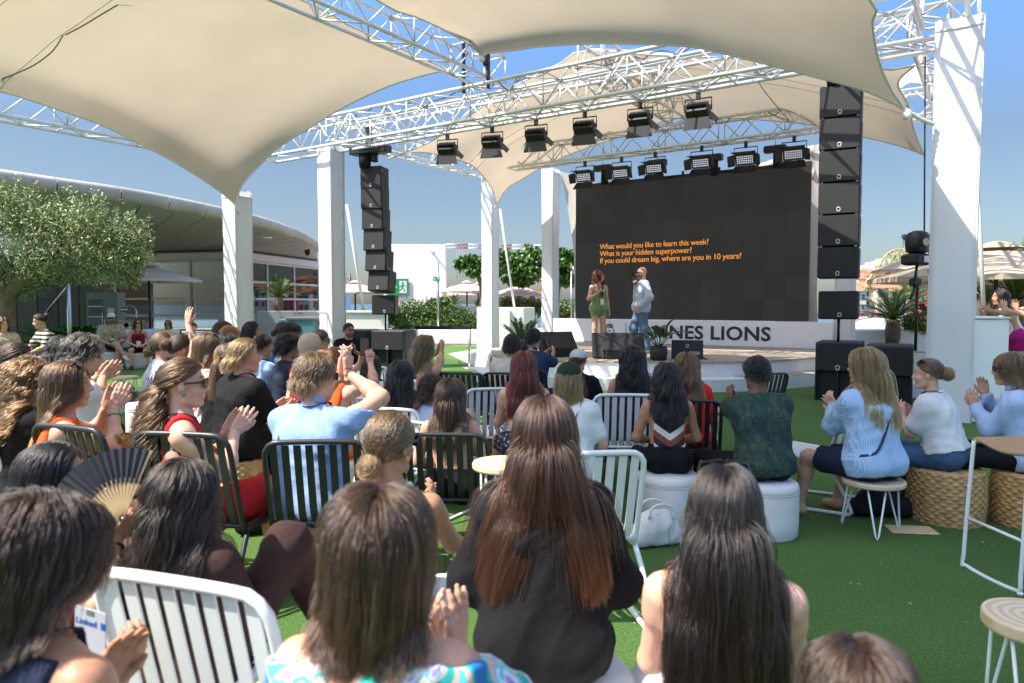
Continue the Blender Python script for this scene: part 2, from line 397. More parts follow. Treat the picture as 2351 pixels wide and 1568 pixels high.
_c6 = onv(1938, 784, 17.9); column('white column behind the pole mounted speaker right of the screen', _c6, .40, 5.3)

# ================================================================ canopies
CANV = fabric('canopy fabric', (.60, .575, .53), (.42, .335, .24), .45, bump=.05)
CANE = mat('canopy edge webbing', (.62, .62, .62), .7)
ROPE = mat('white rope', (.72, .70, .64), .8, bump=.4, bscale=80)
CORD = mat('grey steel cord', (.16, .16, .16), .5)
def canopy(label, e0, e1, e2, e3, lift=.25, n=40, cords=(), balls=()):
    """e0: from P00 to P10, e1: P10 to P11, e2: P01 to P11, e3: P00 to P01"""
    a, b_, c, d = resample(e0, n), resample(e1, n), resample(e2, n), resample(e3, n)
    rows = []
    for i in range(n):
        s = i/(n-1); row = []
        for k in range(n):
            t = k/(n-1)
            p = a[i]*(1-t)+c[i]*t + d[k]*(1-s)+b_[k]*s - (a[0]*(1-s)*(1-t)+a[-1]*s*(1-t)+c[0]*(1-s)*t+c[-1]*s*t)
            p = p + Vector((0, 0, lift*(16*s*(1-s)*t*(1-t))**.8)); row.append(p)
        rows.append(row)
    root = thing('canopy', label, 'canopy', rows[n//2][n//2], 0, 'cream stretch canopies over the terrace')
    m = MB(); m.grid(rows, True); m.build('fabric_sheet', CANV, root)
    for e in (a, b_, c, d): MB().tube([p+Vector((0, 0, -.006)) for p in e], .016, 6, caps=False).build('edge_cable', CANE, root)
    for k in (n*9//20, n*11//20): MB().tube([rows[i][k]+Vector((0, 0, -.004)) for i in range(n)], .009, 5, caps=False).build('seam', mat('seam tape', (.80, .73, .60), .7), root)
    allp = [p for r in rows for p in r]
    def onto(x, y):
        best = None
        for p in allp:
            q = p-Vector((0, 0, CAMH)); z = q.dot(_fw)
            if z <= .1: continue
            px = 1175.5+FPX*q.x/z; py = 784-FPX*q.dot(_up)/z; e = (px-x)**2+(py-y)**2
            if best is None or e < best[0]: best = (e, q.y)
        return at(x, y, best[1]-.03)
    for line in cords: MB().tube(resample([onto(*q) for q in line], 14), .011, 6).build('cord', CORD, root)
    for q in balls:
        MB().lathe([(.055*math.sin(math.pi*j/8), -.055*math.cos(math.pi*j/8)) for j in range(9)], q, 14).build('tie_ball', WHITE, root)
    return root
def L3(pts, f, a0, a1):
    n = len(pts); return [f(x, y, a0+(a1-a0)*i/(n-1)) for i, (x, y) in enumerate(pts)]
# left canopy
tipA = onv(540, 470, 8.95)
eA0 = L3([(540, 470), (549, 440), (562, 416), (590, 385), (640, 338), (700, 300), (783, 249), (883, 201), (967, 174), (1030, 160)], onv, 8.95, 11.0)
eA3 = [tipA]+L3([(515, 447), (470, 414), (400, 371), (345, 341), (240, 289), (150, 256), (60, 226), (0, 209)], onu, -13.0, -13.8)+[uv(-14.4, 3.5, 5.3), uv(-14.3, .3, 5.45)]
eA1 = [eA0[-1]]+L3([(960, 128), (880, 93), (783, 48), (700, 2)], onu, -8.95, -9.05)+[uv(-9.1, 3, 6.25), uv(-9, .2, 6.3)]
canopy('cream stretch canopy over the left with its low tip tied to a column', eA0, eA1, [eA3[-1], uv(-11.7, .5, 6.0), eA1[-1]], eA3, .10,
       cords=([(150, 80), (185, 62), (235, 32), (292, -2)], [(145, 80), (120, 118), (70, 154), (0, 183)]), balls=(onu(378, 318, -14.9), onv(1032, 162, 10.95)))
# right canopy
eB0 = L3([(1106, 131), (1114, 122), (1168, 116), (1252, 105), (1386, 99), (1568, 105), (1649, 119), (1767, 148), (1884, 179), (1968, 201), (2035, 228), (2080, 252)], onv, 11.05, 10.6)
eB3 = [eB0[0]]+L3([(1085, 107), (1018, 67), (950, 36), (873, 4)], onu, -8.35, -7.9)+[uv(-7.7, 5, 6.35), uv(-8.3, 1.2, 6.4)]
eB1 = [eB0[-1], onv(2052, 214, 10.45), onv(2028, 168, 10.2), onv(2011, 111, 9.85), onv(2003, 50, 9.4), onv(2000, 0, 8.9), uv(-1.9, 6, 5.6), uv(-1.0, 2.4, 6.1), uv(-.5, -.6, 6.2)]
canopy('broad pale canopy overhead on the right tied to the big column', eB0, eB1, [eB3[-1], uv(-5, .1, 6.3), uv(-2.9, -.8, 6.25), eB1[-1]], eB3, .12,
       balls=(eB0[0]+Vector((0, 0, -.03)), eB0[-1]+Vector((0, -.02, -.08)), onv(1232, 15, 10.9)))
b = MB(); P0, P1 = eB0[-1], onv(2143, 285, 10.93)
b.tube(resample([P0, P0.lerp(P1, .5)+Vector((0, 0, -.02)), P1], 12), [.018+.014*(i % 2) for i in range(12)], 7)
props(b.build('tie_rope', ROPE), 'knotted white rope from the right canopy tip to the big column', 'rope')
b = MB(); b.tube([tipA, tipA+Vector((.02, 0, -.1)), onv(548, 492, 9.02)], [.02, .012, .02], 6)
props(b.build('tie_rope', ROPE), 'short rope at the low tip of the left canopy', 'rope')
# rear canopy
eC3 = L3([(888, 365), (950, 349), (1001, 354), (1068, 372), (1095, 389), (1118, 416), (1132, 439), (1141, 470)], onv, 12.7, 17.45)
eC0 = L3([(888, 365), (1000, 318), (1150, 215), (1290, 143), (1326, 119), (1420, 118), (1570, 128), (1800, 140), (2030, 158), (2100, 150)], onv, 12.7, 13.0)
eC2 = L3([(1141, 470), (1162, 433), (1202, 409), (1252, 379), (1333, 344), (1420, 315), (1494, 288), (1565, 270), (1683, 271), (1800, 279), (1874, 288), (1968, 310), (2065, 334), (2122, 355)], lambda x, y, v: onv(x, y, v+1.6*math.sin(math.pi*max(0, min(1, (x-1141)/981)))**.7), 17.45, 15.0)
eC1 = [eC0[-1], onv(2062, 190, 13.4), onv(2085, 240, 13.9), onv(2100, 300, 14.5), eC2[-1]]
canopy('cream rear canopy seen behind the front light truss', eC0, eC1, eC2, eC3, .1, cords=([(1405, 150), (1440, 180), (1480, 215)], [(1730, 160), (1752, 205), (1810, 275)]))
b = MB(); P0, P1 = eC3[-1], onv(1134, 478, 17.5); b.tube([P0, P1], .02, 6); b.tube([P1, P1+Vector((0, 0, -.12))], .012, 6)
props(b.build('tie_rope', ROPE), 'rope knot tying the rear canopy tip to a slim column', 'rope')
# small scalloped canopy seen past the big column
e0 = L3([(2010, 160), (2050, 158), (2090, 152), (2122, 135)], onv, 15.2, 15.2); e2 = L3([(2030, 215), (2070, 200), (2085, 190), (2122, 190)], onv, 14.6, 14.6)
canopy('sunlit white canopy corner with small scallops behind the big column', e0, [e0[-1], onv(2108, 165, 14.9), e2[-1]], e2, [e0[0], e0[0].lerp(e2[0], .5), e2[0]], .02, 14, balls=(e2[-1], e2[2]))
# sail behind the screen
def sail(label, edge0, edge1, v0, v1):
    a, c = resample(L3(edge0, onv, v0, v1), 20), resample(L3(edge1, onv, v0, v1), 20)
    root = thing('fabric_sail', label, 'sail', a[0], 0)
    rows = [[a[i].lerp(c[i], k/9)+V*(.12*math.sin(k/9*math.pi*3+i*.2)) for k in range(10)] for i in range(20)]
    MB().grid(rows).build('fabric_sheet', CANV, root)
    for e in (0, 9): MB().tube([r[e] for r in rows], .012, 6).build('hem', CANE, root)
    return root
sail('pale fabric sail hanging behind the left edge of the screen', [(1284, 392), (1295, 440), (1304, 500), (1313, 570), (1318, 640), (1322, 735)], [(1400, 430), (1400, 470), (1400, 520), (1400, 580), (1400, 640), (1400, 735)], 18.6, 18.5)
sail('pale fabric sail hanging behind the right edge of the screen', [(1895, 325), (1890, 390), (1886, 460), (1880, 560), (1874, 650), (1878, 745)], [(1780, 350), (1780, 400), (1780, 470), (1780, 560), (1780, 650), (1780, 745)], 18.6, 18.5)
sail('low pale fabric peak showing above the screen top', [(1322, 432), (1450, 425), (1560, 418), (1660, 400), (1760, 372), (1870, 335)], [(1322, 460), (1450, 460), (1560, 460), (1660, 440), (1760, 430), (1870, 420)], 18.75, 18.65)
# guy poles behind
def guy(label, x0, y0, x1, y1, Y, r=.04):
    b = MB(); b.tube([at(x0, y0, Y), at(x1, y1, Y)], r, 8); o = b.build('guy_pole', mat('cream mast', (.66, .64, .58), .5)); props(o, label, 'pole'); return o
guy('slanted cream pole right of the white column by the hanging speakers', 796, 470, 836, 720, 20)
guy('thin slanted pole rising between the two slim columns', 1148, 480, 1182, 712, 23, .035)
guy('leaning pale pole right of the big column', 2240, 330, 2262, 790, 10.6, .03)

# ================================================================ stage
DECK = mat('stage deck boards', (.40, .33, .26), .7)
def deck_mat():
    N, L, b = nodes(DECK); nt = DECK.node_tree; tc = N.new('ShaderNodeTexCoord'); mp = N.new('ShaderNodeMapping'); mp.inputs['Rotation'].default_value = (0, 0, -UA)
    br = N.new('ShaderNodeTexBrick'); br.inputs['Scale'].default_value = 1; br.inputs['Brick Width'].default_value = 1.2; br.inputs['Row Height'].default_value = .18
    br.inputs['Mortar Size'].default_value = .006; br.inputs['Color1'].default_value = (.46, .38, .30, 1); br.inputs['Color2'].default_value = (.33, .27, .21, 1); br.inputs['Mortar'].default_value = (.12, .1, .08, 1)
    L.new(tc.outputs['Object'], mp.inputs[0]); L.new(mp.outputs[0], br.inputs['Vector']); L.new(br.outputs['Color'], b.inputs['Base Color'])
deck_mat()
SD = .5
front = [gnd(x, y, SD) for x, y in ((1128, 799), (1127, 806), (1134, 815), (1162, 823), (1212, 827), (1366, 829), (1568, 831), (1666, 830), (1767, 827), (1872, 820), (1990, 806))]
front = resample(front, 40)
back = [uv(-.9, 18.25, SD), uv(-9.6, 18.25, SD)]
stage = thing('stage', 'low rounded stage with pale board deck and white sides', 'stage', uv(-5, 15, 0))
poly = [(p.x, p.y) for p in front]+[(p.x, p.y) for p in back]
MB().prism([(x, y, SD-.03) for x, y in poly], (0, 0, .03)).build('deck', DECK, stage)
cx, cy = sum(p[0] for p in poly)/len(poly), sum(p[1] for p in poly)/len(poly)
def grow(p, d): v = Vector((p[0]-cx, p[1]-cy)); return (p[0]+v.x/v.length*d, p[1]+v.y/v.length*d)
MB().prism([(*grow(p, -.03), 0) for p in poly], (0, 0, SD-.032)).build('side_panel', WHITE, stage)
fr = [p for p in front]; stp = [grow((p.x, p.y), .42) for p in fr[6:34]]
MB().prism([(*p, 0) for p in stp]+[(*grow((p.x, p.y), -.1), 0) for p in reversed(fr[6:34])], (0, 0, .22)).build('step', WHITE, stage)
MB().prism([(*p, .222) for p in [grow((q.x, q.y), .40) for q in fr[24:34]]]+[(*grow((p.x, p.y), .0), .222) for p in reversed(fr[24:34])], (0, 0, .012)).build('step_tread', DECK, stage)
q0, q1, q2, q3 = gnd(1030, 812), gnd(1108, 800), front[0], front[3]
MB().add([q0, q1, (q1.x, q1.y+.3, .02), (q2.x, q2.y, SD-.04), (q3.x, q3.y, SD-.04), (q3.x-.05, q3.y-.05, 0), (q2.x, q2.y, 0)], [(0, 1, 3, 4), (0, 4, 5), (1, 2, 3)]).build('ramp', WHITE, stage)
# banner with lettering
ban0, ban1 = onv(1272, 784, 17.55), onv(1912, 784, 17.55)
banner = thing('banner', 'long white board under the screen lettered CANNES LIONS', 'banner', (ban0.x, ban0.y, SD))
bd = (ban1-ban0); bd.z = 0; BL = bd.length; bd.normalize(); ba = math.atan2(bd.y, bd.x)
mid = (ban0+ban1)/2
b = MB(); b.obox((mid.x, mid.y, SD+.32), (BL, .1, .62), ba, .01); b.build('board', mat('banner white', (.80, .80, .83), .6), banner)
NAVY = mat('navy print', (.012, .022, .05), .6)
def lettering(name, body, size, mtl, parent, origin, rz, width=None, bold=0.0, ext=.004, space=1.0):
    c = bpy.data.curves.new(name, 'FONT'); c.body = body; c.size = size; c.offset = bold; c.extrude = ext/2; c.space_character = space
    c.resolution_u = 3; c.materials.append(mtl)
    o = bpy.data.objects.new(name, c); COL.objects.link(o); bpy.context.view_layer.update()
    w = o.dimensions.x
    sc = width/w if width else 1
    dg = bpy.context.evaluated_depsgraph_get(); me = bpy.data.meshes.new_from_object(o.evaluated_get(dg)); bpy.data.objects.remove(o)
    me.transform(Matrix.Translation(origin) @ Matrix.Rotation(rz, 4, 'Z') @ Matrix.Rotation(R(90), 4, 'X') @ Matrix.Diagonal((sc, 1 if width else 1, 1, 1)))
    me.materials.clear(); me.materials.append(mtl); return link(name, me, parent, False)
def along(x, y, v, off=.056): return onv(x, y, 17.55-off)
p0 = along(1442, 786, 17.57); p1 = along(1768, 786, 17.5)
lettering('lettering', 'CANNES LIONS', .46, NAVY, banner, Vector((p0.x, p0.y, SD+.17)), ba, (p1-p0).length, .012, .004, 1.04)
pl = along(1437, 750, 17.58); b = MB(); b.obox((pl.x, pl.y, SD+.33), (.012, .004, .42), ba); b.build('divider_line', NAVY, banner)
lg = along(1399, 752, 17.59); b = MB(); T = Matrix.Rotation(ba, 3, 'Z')
def lion(pts, r): b.tube([Vector((lg.x, lg.y, SD+.35)) + T @ Vector((x, 0, z)) for x, z in pts], r, 5)
for k in range(13):
    a = R(35+k*24); r0, r1 = .10, .185+.02*(k % 2)
    if k == 12: continue
    lion([(math.cos(a)*r0, math.sin(a)*r0), (math.cos(a+.35)*(r0+r1)/2, math.sin(a+.35)*(r0+r1)/2), (math.cos(a+.5)*r1, math.sin(a+.5)*r1)], [.014, .016, .004])
lion([(.10, .05), (.12, .0), (.15, -.03), (.12, -.05), (.13, -.08), (.09, -.10), (.04, -.08)], .011); lion([(-.03, .06), (.03, .07), (.08, .05)], .012); lion([(-.05, -.05), (.0, -.02), (.05, -.04)], .01)
b.build('emblem', NAVY, banner)
# ================================================================ LED screen
sl, sr = onv(1322, 784, 17.95), onv(1855, 784, 17.95)
sd = sr-sl; sd.z = 0; SW = sd.length; sd.normalize(); sa = math.atan2(sd.y, sd.x); SN = Vector((sd.y, -sd.x, 0))
Z0, Z1 = 1.13, 4.78
screen = thing('led_screen', 'big black LED wall showing three lines of orange questions', 'screen', (sl.x, sl.y, Z0), sa)
pms = []
for k in range(5):
    m = mat('led panel %d' % k, tuple(c*(1+.02*k) for c in (.0042, .0039, .0039)), .55, spec=.25); N, L, bs = nodes(m)
    bs.inputs['Emission Color'].default_value = (1, .95, .93, 1); bs.inputs['Emission Strength'].default_value = .0045+.0003*k; pms.append(m)
nx_, nz_ = 12, 7; pw, ph = SW/nx_, (Z1-Z0)/nz_
pmesh = []
for m in pms:
    b = MB(); b.box((0, 0, 0), (pw-.0016, .08, ph-.0016)); pmesh.append(b.mesh('panel', m))
for i in range(nx_):
    for k in range(nz_):
        o = bpy.data.objects.new('panel', pmesh[random.choice((0, 1, 1, 2, 2, 3, 4))]); COL.objects.link(o); o.parent = screen
        o.location = ((i+.5)*pw, 0, (k+.5)*ph)
b = MB(); b.box((SW/2, .09, (Z1-Z0)/2), (SW-.05, .08, Z1-Z0-.06)); b.build('back_frame', BLACK, screen, True)
b = MB(); b.box((SW/2, .02, Z1-Z0+.045), (SW, .1, .085)); b.build('top_rail', BLACK, screen, True)
for i in range(7):
    b = MB(); b.box((.3+i*(SW-.6)/6, -.02, Z1-Z0+.12), (.07, .03, .1), None, .01); b.build('hanging_bracket', BLACK, screen, True)
ORANGE = mat('orange screen text', (.62, .22, .03), .6, emit=.30)
for i, (tx, yl, xr) in enumerate((('What would you like to learn this week?', 572.5, 1626), ('What is your hidden superpower?', 588.5, 1588), ('If you could dream big, where are you in 10 years?', 604.5, 1700))):
    p0 = onv(1377, yl, 17.95-.046); p1 = onv(xr, yl, 17.95-.046)
    lettering('lettering', tx, .205, ORANGE, screen, p0, sa, (p1-p0).length, 0, .003, .95)
# ================================================================ loudspeakers
SPK = mat('speaker paint', (.011, .011, .0125), .55, bump=.15, bscale=90); GRILL = mat('speaker grille', (.008, .008, .009), .6)
def grille_tex():
    N, L, b = nodes(GRILL); tc = N.new('ShaderNodeTexCoord'); v = N.new('ShaderNodeTexVoronoi'); v.inputs['Scale'].default_value = 120
    r = ramp(GRILL.node_tree, [(.25, (.003, .003, .003)), (.5, (.015, .015, .016))]); L.new(tc.outputs['Object'], v.inputs[0]); L.new(v.outputs['Distance'], r.inputs[0]); L.new(r.outputs[0], b.inputs['Base Color'])
grille_tex()
BADGE = mat('silver badge', (.75, .75, .75), .4, .3)
def badge(b, c, r=.026):
    c = Vector(c); b.tube([c+Vector((r*math.sin(a), 0, r*math.cos(a))) for a in [R(20+320*k/14)+math.pi for k in range(15)]], r*.22, 5)
    b.box(c+Vector((0, 0, -r*1.25)), (r*2, .004, r*.35))
def cabinet(label, p, rz, w=.6, h=.49, d=.46, tilt=0.0, name='speaker_cabinet', grp=None):
    r = thing(name, label, 'speaker', p, rz, grp); r.rotation_euler = (tilt, 0, rz)
    b = MB(); b.box((0, d/2, h/2), (w, d-.01, h-.012), None, .02); b.build('housing', SPK, r, True)
    b = MB(); b.box((0, -.004, h/2), (w-.02, .02, h-.03), None, .008); b.build('grille', GRILL, r, True)
    b = MB(); badge(b, (.0, -.018, h*.17)); b.build('badge', BADGE, r, True)
    for sx in (-1, 1):
        b = MB(); b.box((sx*(w/2+.001), d*.55, h*.75), (.012, .16, .05), None, .005); b.build('side_handle', BLACK, r, True)
        b = MB(); b.box((sx*(w/2-.05), .06, h+.004), (.03, .1, .02)); b.build('rigging_plate', STEEL, r, True)
    return r
spk_r = at(1919, 784, 11.4)
ordn = ['topmost', 'second from the top', 'third from the top', 'fourth from the top', 'fifth from the top', 'lowest']
for k in range(6):
    cabinet('black cabinet %s in the right hanging speaker stack' % ordn[k], (spk_r.x-.02+.004*k, spk_r.y, 4.46-.503*k), UA+R(5), .60, .508, .46, 0, grp='cabinets hanging right of the screen')
spk_l = [(851, 433, 0), (852, 480, 1), (854, 527, 2.5), (857, 575, 4.5), (861, 622, 6.5), (867, 668, 8.5)]
for k, (x, yb, tl) in enumerate(spk_l):
    q = at(x, yb, 16.9)
    cabinet('black cabinet %s in the left hanging speaker stack' % ordn[k], q, R(-14), .53, .53, .46, R(-tl), grp='cabinets hanging left of the stage')
def hoist(label, p, h, rz=0.0):
    r = thing('chain_hoist', label, 'hoist', p, rz, 'black chain hoists')
    b = MB(); b.lathe([(.02, 0), (.13, .03), (.15, .2), (.13, h*.6), (.1, h*.75), (.0, h*.78)], (0, 0, 0), 12); b.build('chain_bag', fabric_mat('black bag', (.012, .012, .014)), r, True)
    b = MB(); b.box((.22, 0, h*.45), (.16, .2, h*.5), None, .03); b.build('motor', BLACK, r, True)
    b = MB(); b.box((.22, -.105, h*.6), (.06, .01, .07)); b.build('label_plate', mat('orange label', (.6, .2, .03), .6), r, True)
    b = MB(); b.tube([(.2, 0, h*.6), (.2, 0, h*1.3)], .012, 6); b.build('chain', STEEL, r, True)
    return r
hoist('black hoist and chain bag above the right hanging speakers', (spk_r.x-.05, spk_r.y+.1, 4.95), .5, UA)
q = at(838, 384, 16.9); hoist('black hoist with long hanging bag above the left hanging speakers', (q.x, q.y, q.z-.03), .75)
q = at(850, 345, 16.8); b = MB(); b.obox(q, (1.0, .3, .18), UA+R(10), .02); b.obox(q+Vector((.0, -.1, .25)), (.12, .12, .5), UA); o = b.build('rigging_frame', BLACK); props(o, 'black steel rigging frame over the left hanging speakers', 'rigging')
for lab, pts in (('black cable looping down the side of the left hanging speakers', [(876, 390), (884, 420), (878, 450), (886, 480), (884, 520), (890, 545), (888, 575), (896, 595), (890, 620), (906, 640), (900, 665)]),):
    b = MB(); b.tube(resample([at(x, y, 16.7) for x, y in pts], 60), .011, 5); props(b.build('cable', BLACK), lab, 'cable')
def sub(label, p, rz, w=.7, h=.92, d=.8):
    r = thing('subwoofer', label, 'speaker', p, rz, 'subwoofers on the turf')
    b = MB(); b.box((0, d/2+.06, h/2), (w, d-.12, h), None, .02)
    b.box((0, .05, h-.24), (w, .12, .46), None, .012)
    for x in (-w/2+.012, 0, w/2-.012): b.box((x, .05, .24), (.024, .12, .46))
    b.box((0, .05, .012), (w, .12, .024)); b.build('housing', SPK, r, True)
    b = MB(); b.box((0, -.014, h-.24), (w-.03, .012, .43), None, .004); b.build('grille', GRILL, r, True)
    b = MB(); badge(b, (0, -.024, h-.40), .03); b.build('badge', BADGE, r, True)
    for sx in (-1, 1):
        b = MB(); b.box((sx*(w/2+.002), d*.6, h*.7), (.012, .2, .06), None, .005); b.build('side_handle', BLACK, r, True)
    return r
g = gnd(1921, 921); s1 = sub('black subwoofer under the pole mounted speaker right of stage', (g.x, g.y, 0), UA+R(4), .66, .94)
s2p = Vector((g.x, g.y, 0))+U*.70+V*.16; sub('black subwoofer set back beside the one with the right pole', (s2p.x, s2p.y, 0), UA+R(4), .66, .90)
g2 = gnd(890, 848); sub('black subwoofer under the pole mounted speaker left of stage', (g2.x, g2.y, 0), R(-14), .82, .92)
sub('black subwoofer behind the clapping man in sunglasses', (g2.x-.85, g2.y+.25, 0), R(-14), .7, .92)
def pole_speaker(label, base, z0, z1, w, h, rz):
    r = thing('pole_speaker', label, 'speaker', base, rz)
    b = MB(); b.tube([(0, .22, z0), (0, .22, z1+.05)], .022, 8); b.build('pole', BLACK, r, True)
    b = MB(); b.box((0, .2, z1+h/2), (w, .38, h), None, .02); b.build('housing', SPK, r, True)
    b = MB(); b.box((-.0, .005, z1+h/2), (w-.03, .02, h-.03), None, .01); b.build('grille', GRILL, r, True)
    b = MB(); badge(b, (0.03, -.008, z1+.08)); b.build('badge', BADGE, r, True)
    b = MB(); b.box((w/2-.005, .22, z1+h*.85), (.02, .16, .05)); b.build('handle', BLACK, r, True)
    return r
pole_speaker('black speaker on a pole with a shadow across its grille', (g.x, g.y+.05, 0), .94, 1.30, .58, .45, UA+R(4))
pole_speaker('black speaker on a pole before the white building', (g2.x-.1, g2.y+.05, 0), .92, 1.29, .56, .46, R(-4))

# ================================================================ lights
LED = mat('lit led', (.85, .85, 1), .4, emit=.16)
def flood(label, top, rz, tilt, lit, grp, s=1.0):
    r = thing('flood_light', label, 'stage light', top, rz, grp)
    w, h, d = .46*s, .27*s, .17*s; M = Matrix.Rotation(tilt, 3, 'X'); c = Vector((0, 0, -.36*s))
    b = MB(); b.box(c, (w, d, h), M, .02)
    for k in range(9): b.box(c+M @ Vector((-w/2+.03+k*(w-.06)/8, d/2+.03, 0)), (.012, .07, h*.8), M)
    b.build('housing', BLACK, r, True)
    b = MB(); b.tube([(-w/2-.03, 0, c.z), (-w/2-.03, 0, -.1), (w/2+.03, 0, -.1), (w/2+.03, 0, c.z)], .014, 6); b.box((0, 0, -.04), (.07, .06, .14)); b.build('yoke', BLACK, r, True)
    f = -d/2
    for nm, pts in (('bottom', [(-w/2, f, -h/2), (w/2, f, -h/2), (w*.62, f-.2*s, -h*.95), (-w*.62, f-.2*s, -h*.95)]), ('top', [(w/2, f, h/2), (-w/2, f, h/2), (-w*.62, f-.18*s, h*.8), (w*.62, f-.18*s, h*.8)]),
                ('left', [(-w/2, f, h/2), (-w/2, f, -h/2), (-w*.78, f-.15*s, -h*.45), (-w*.78, f-.15*s, h*.45)]), ('right', [(w/2, f, -h/2), (w/2, f, h/2), (w*.78, f-.15*s, h*.45), (w*.78, f-.15*s, -h*.45)])):
        P = [c+M @ Vector(p) for p in pts]; nrm = (P[1]-P[0]).cross(P[2]-P[1]).normalized()*.006
        MB().prism(P, nrm).build('barn_door', BLACK if lit else mat('grey flap', (.045, .047, .052), .5), r, True)
    fr = MB(); fr.box(c+M @ Vector((0, f-.003, 0)), (w*.94, .006, h*.9), M); fr.build('lamp_face', mat('lamp face', (.03, .03, .035), .3), r, True)
    if lit:
        b = MB()
        for i in range(9):
            for k in range(4):
                b.box(c+M @ Vector((-w*.36+i*w*.09, f-.010, -h*.26+k*h*.175)), (.022*s, .008, .024*s), M)
        o = b.build('led_lens', LED, r, True); o['kind'] = 'stuff'
    return r
seq = ['first', 'second', 'third', 'fourth', 'fifth', 'sixth', 'seventh']
for k, (x, y) in enumerate(((1027, 292), (1130, 268), (1231, 248), (1343, 226), (1470, 200), (1604, 178))):
    p = onv(x, y-12, 11.95)
    flood('%s barn door light from the left under the front truss' % seq[k], (p.x, p.y, ZF-.03), UA+math.pi+R(20-3*k), R(58), False, 'barn door lights under the front truss', .84)
for k, (x, y) in enumerate(((1343, 400), (1427, 391), (1504, 380), (1611, 367), (1712, 359), (1823, 347))):
    p = onv(x, y, 16.6)
    flood('%s lit LED floodlight from the left above the screen' % seq[k], (p.x, p.y, p.z+.30), UA+R(4), R(22), True, 'lit floodlights above the screen', .98)
for k, (x, y0, y1) in enumerate(((1384, 380, 425), (1635, 360, 405), (1779, 350, 387), (1508, 385, 415))):
    p0, p1 = onv(x, y0, 17.3), onv(x, y1, 17.5)
    r = thing('chain_hoist', ['black hoist over the screen between the first two floodlights', 'black hoist over the screen behind the fourth floodlight', 'black hoist over the screen left of the last floodlight', 'black hoist over the screen behind the third floodlight'][k], 'hoist', p1, UA, 'black chain hoists')
    b = MB(); b.box((0, 0, .45), (.5, .2, .16), None, .02); b.build('motor', BLACK, r, True)
    b = MB(); b.tube([(0.05, 0, .4), (.05, 0, .02)], [.09, .1], 10); b.build('chain_bag', fabric_mat('black bag', (.012, .012, .014)), r, True)
    b = MB(); b.tube([(0, 0, .5), (0, 0, .75)], .012, 6); b.build('chain', STEEL, r, True)
# black clamp where the audience truss meets the front truss
q = uv(-8.55, 11.45, 5.75); r = thing('truss_clamp', 'black steel clamp with strap where two trusses cross', 'clamp', q, UA)
for sx in (-.3, .3):
    b = MB(); b.box((sx, 0, .45), (.05, .08, 1.0), None, .01); b.build('upright', BLACK, r, True)
b = MB(); b.box((0, 0, .95), (.65, .08, .05), None, .01); b.build('cross_bar', BLACK, r, True)
b = MB(); b.box((.3, -.08, .5), (.12, .1, .3), None, .03); b.build('ratchet', BLACK, r, True)
# cables lying on the trusses
for lab, u0, u1, v, z in (('black cable lying loosely along the front truss', -13, -3, 11.8, ZF+.70), ('black cable draped along the truss above the screen', -10.5, -1.5, 16.7, 5.86)):
    b = MB(); b.tube(resample([uv(u0+(u1-u0)*i/40, v+random.uniform(-.12, .12), z+random.choice((0, 0, .02, .1, -.12))) for i in range(41)], 160), .012, 5)
    props(b.build('cable', BLACK), lab, 'cable')
# moving head light and clamp on the big column
p = at(2106, 580, 10.35)
r = thing('moving_head_light', 'black moving head light clamped on the big white column', 'stage light', p, R(20))
b = MB(); b.box((0, 0, -.10), (.34, .3, .16), None, .03); b.build('base', BLACK, r, True)
b = MB(); b.lathe([(.09, -.02), (.15, .02), (.16, .16), (.13, .28), (.06, .31)], (0, 0, 0), 14); b.build('head', BLACK, r, True)
b = MB(); b.lathe([(.05, 0), (.055, .02)], (-.03, -.15, .14), 12, M=Matrix.Rotation(R(90), 3, 'X')); b.build('lens', mat('pale lens', (.5, .45, .3), .1), r, True)
b = MB(); b.tube([(.1, 0, .22), (.5, .1, .22)], .03, 8); b.box((.42, .1, .22), (.12, .1, .14), None, .01); b.build('clamp_arm', BLACK, r, True)
b = MB(); b.tube([(0, 0, -.18), (0, .02, -.38)], .02, 6); b.box((0, .02, -.42), (.16, .1, .12), None, .02); b.tube([(-.02, 0, -.46), (-.16, -.05, -.66)], .02, 6); b.build('bracket', BLACK, r, True)
b = MB(); b.box((.05, -.152, -.1), (.18, .004, .09)); b.build('sticker', WHITE, r, True)
b = MB(); b.tube(resample([(.15, 0, .05), (.3, -.05, -.1), (.22, .0, -.25), (.34, .05, -.35), (.3, .08, -.42)], 24), .01, 5); b.build('cable', BLACK, r, True)
b = MB(); b.tube([at(2124, 130, 10.75), at(2122, 540, 10.75)], .012, 5); props(b.build('cable', BLACK), 'thin black cable running straight down beside the big column', 'cable')
# confidence monitors on the stage front, small wedge
def monitor(label, x, yb, Y, w, h, rz, lean):
    p = at(x, yb, Y); r = thing('stage_monitor', label, 'monitor', (p.x, p.y, SD), rz, 'tilted stage monitors')
    M = Matrix.Rotation(lean, 3, 'X')
    b = MB(); b.box(Vector((0, 0, h/2*math.cos(lean)+.02)), (w, .05, h), M, .01); b.build('display', BLACK, r, True)
    b = MB(); b.box(Vector((0, -.05, h*.42)), (w*.62, .09, h*.5), M, .02); b.build('rear_housing', mat('matte black', (.012, .012, .013), .4), r, True)
    b = MB(); b.box((0, -.04, .1), (w*.5, .4, .2), None, .02); b.build('foot', BLACK, r, True)
    for sx in (-1, 1):
        b = MB(); b.bar((sx*w*.3, -.24, .02), (sx*w*.3, .0, h*.55), .03, .03); b.build('strut', BLACK, r, True)
    return r
monitor('big black stage monitor seen from behind below the speakers', 1419, 826, 13.75, 1.0, .58, R(-4), R(-38))
monitor('big black stage monitor angled away beside the two dark haired men', 1278, 820, 14.3, .86, .58, R(24), R(-38))
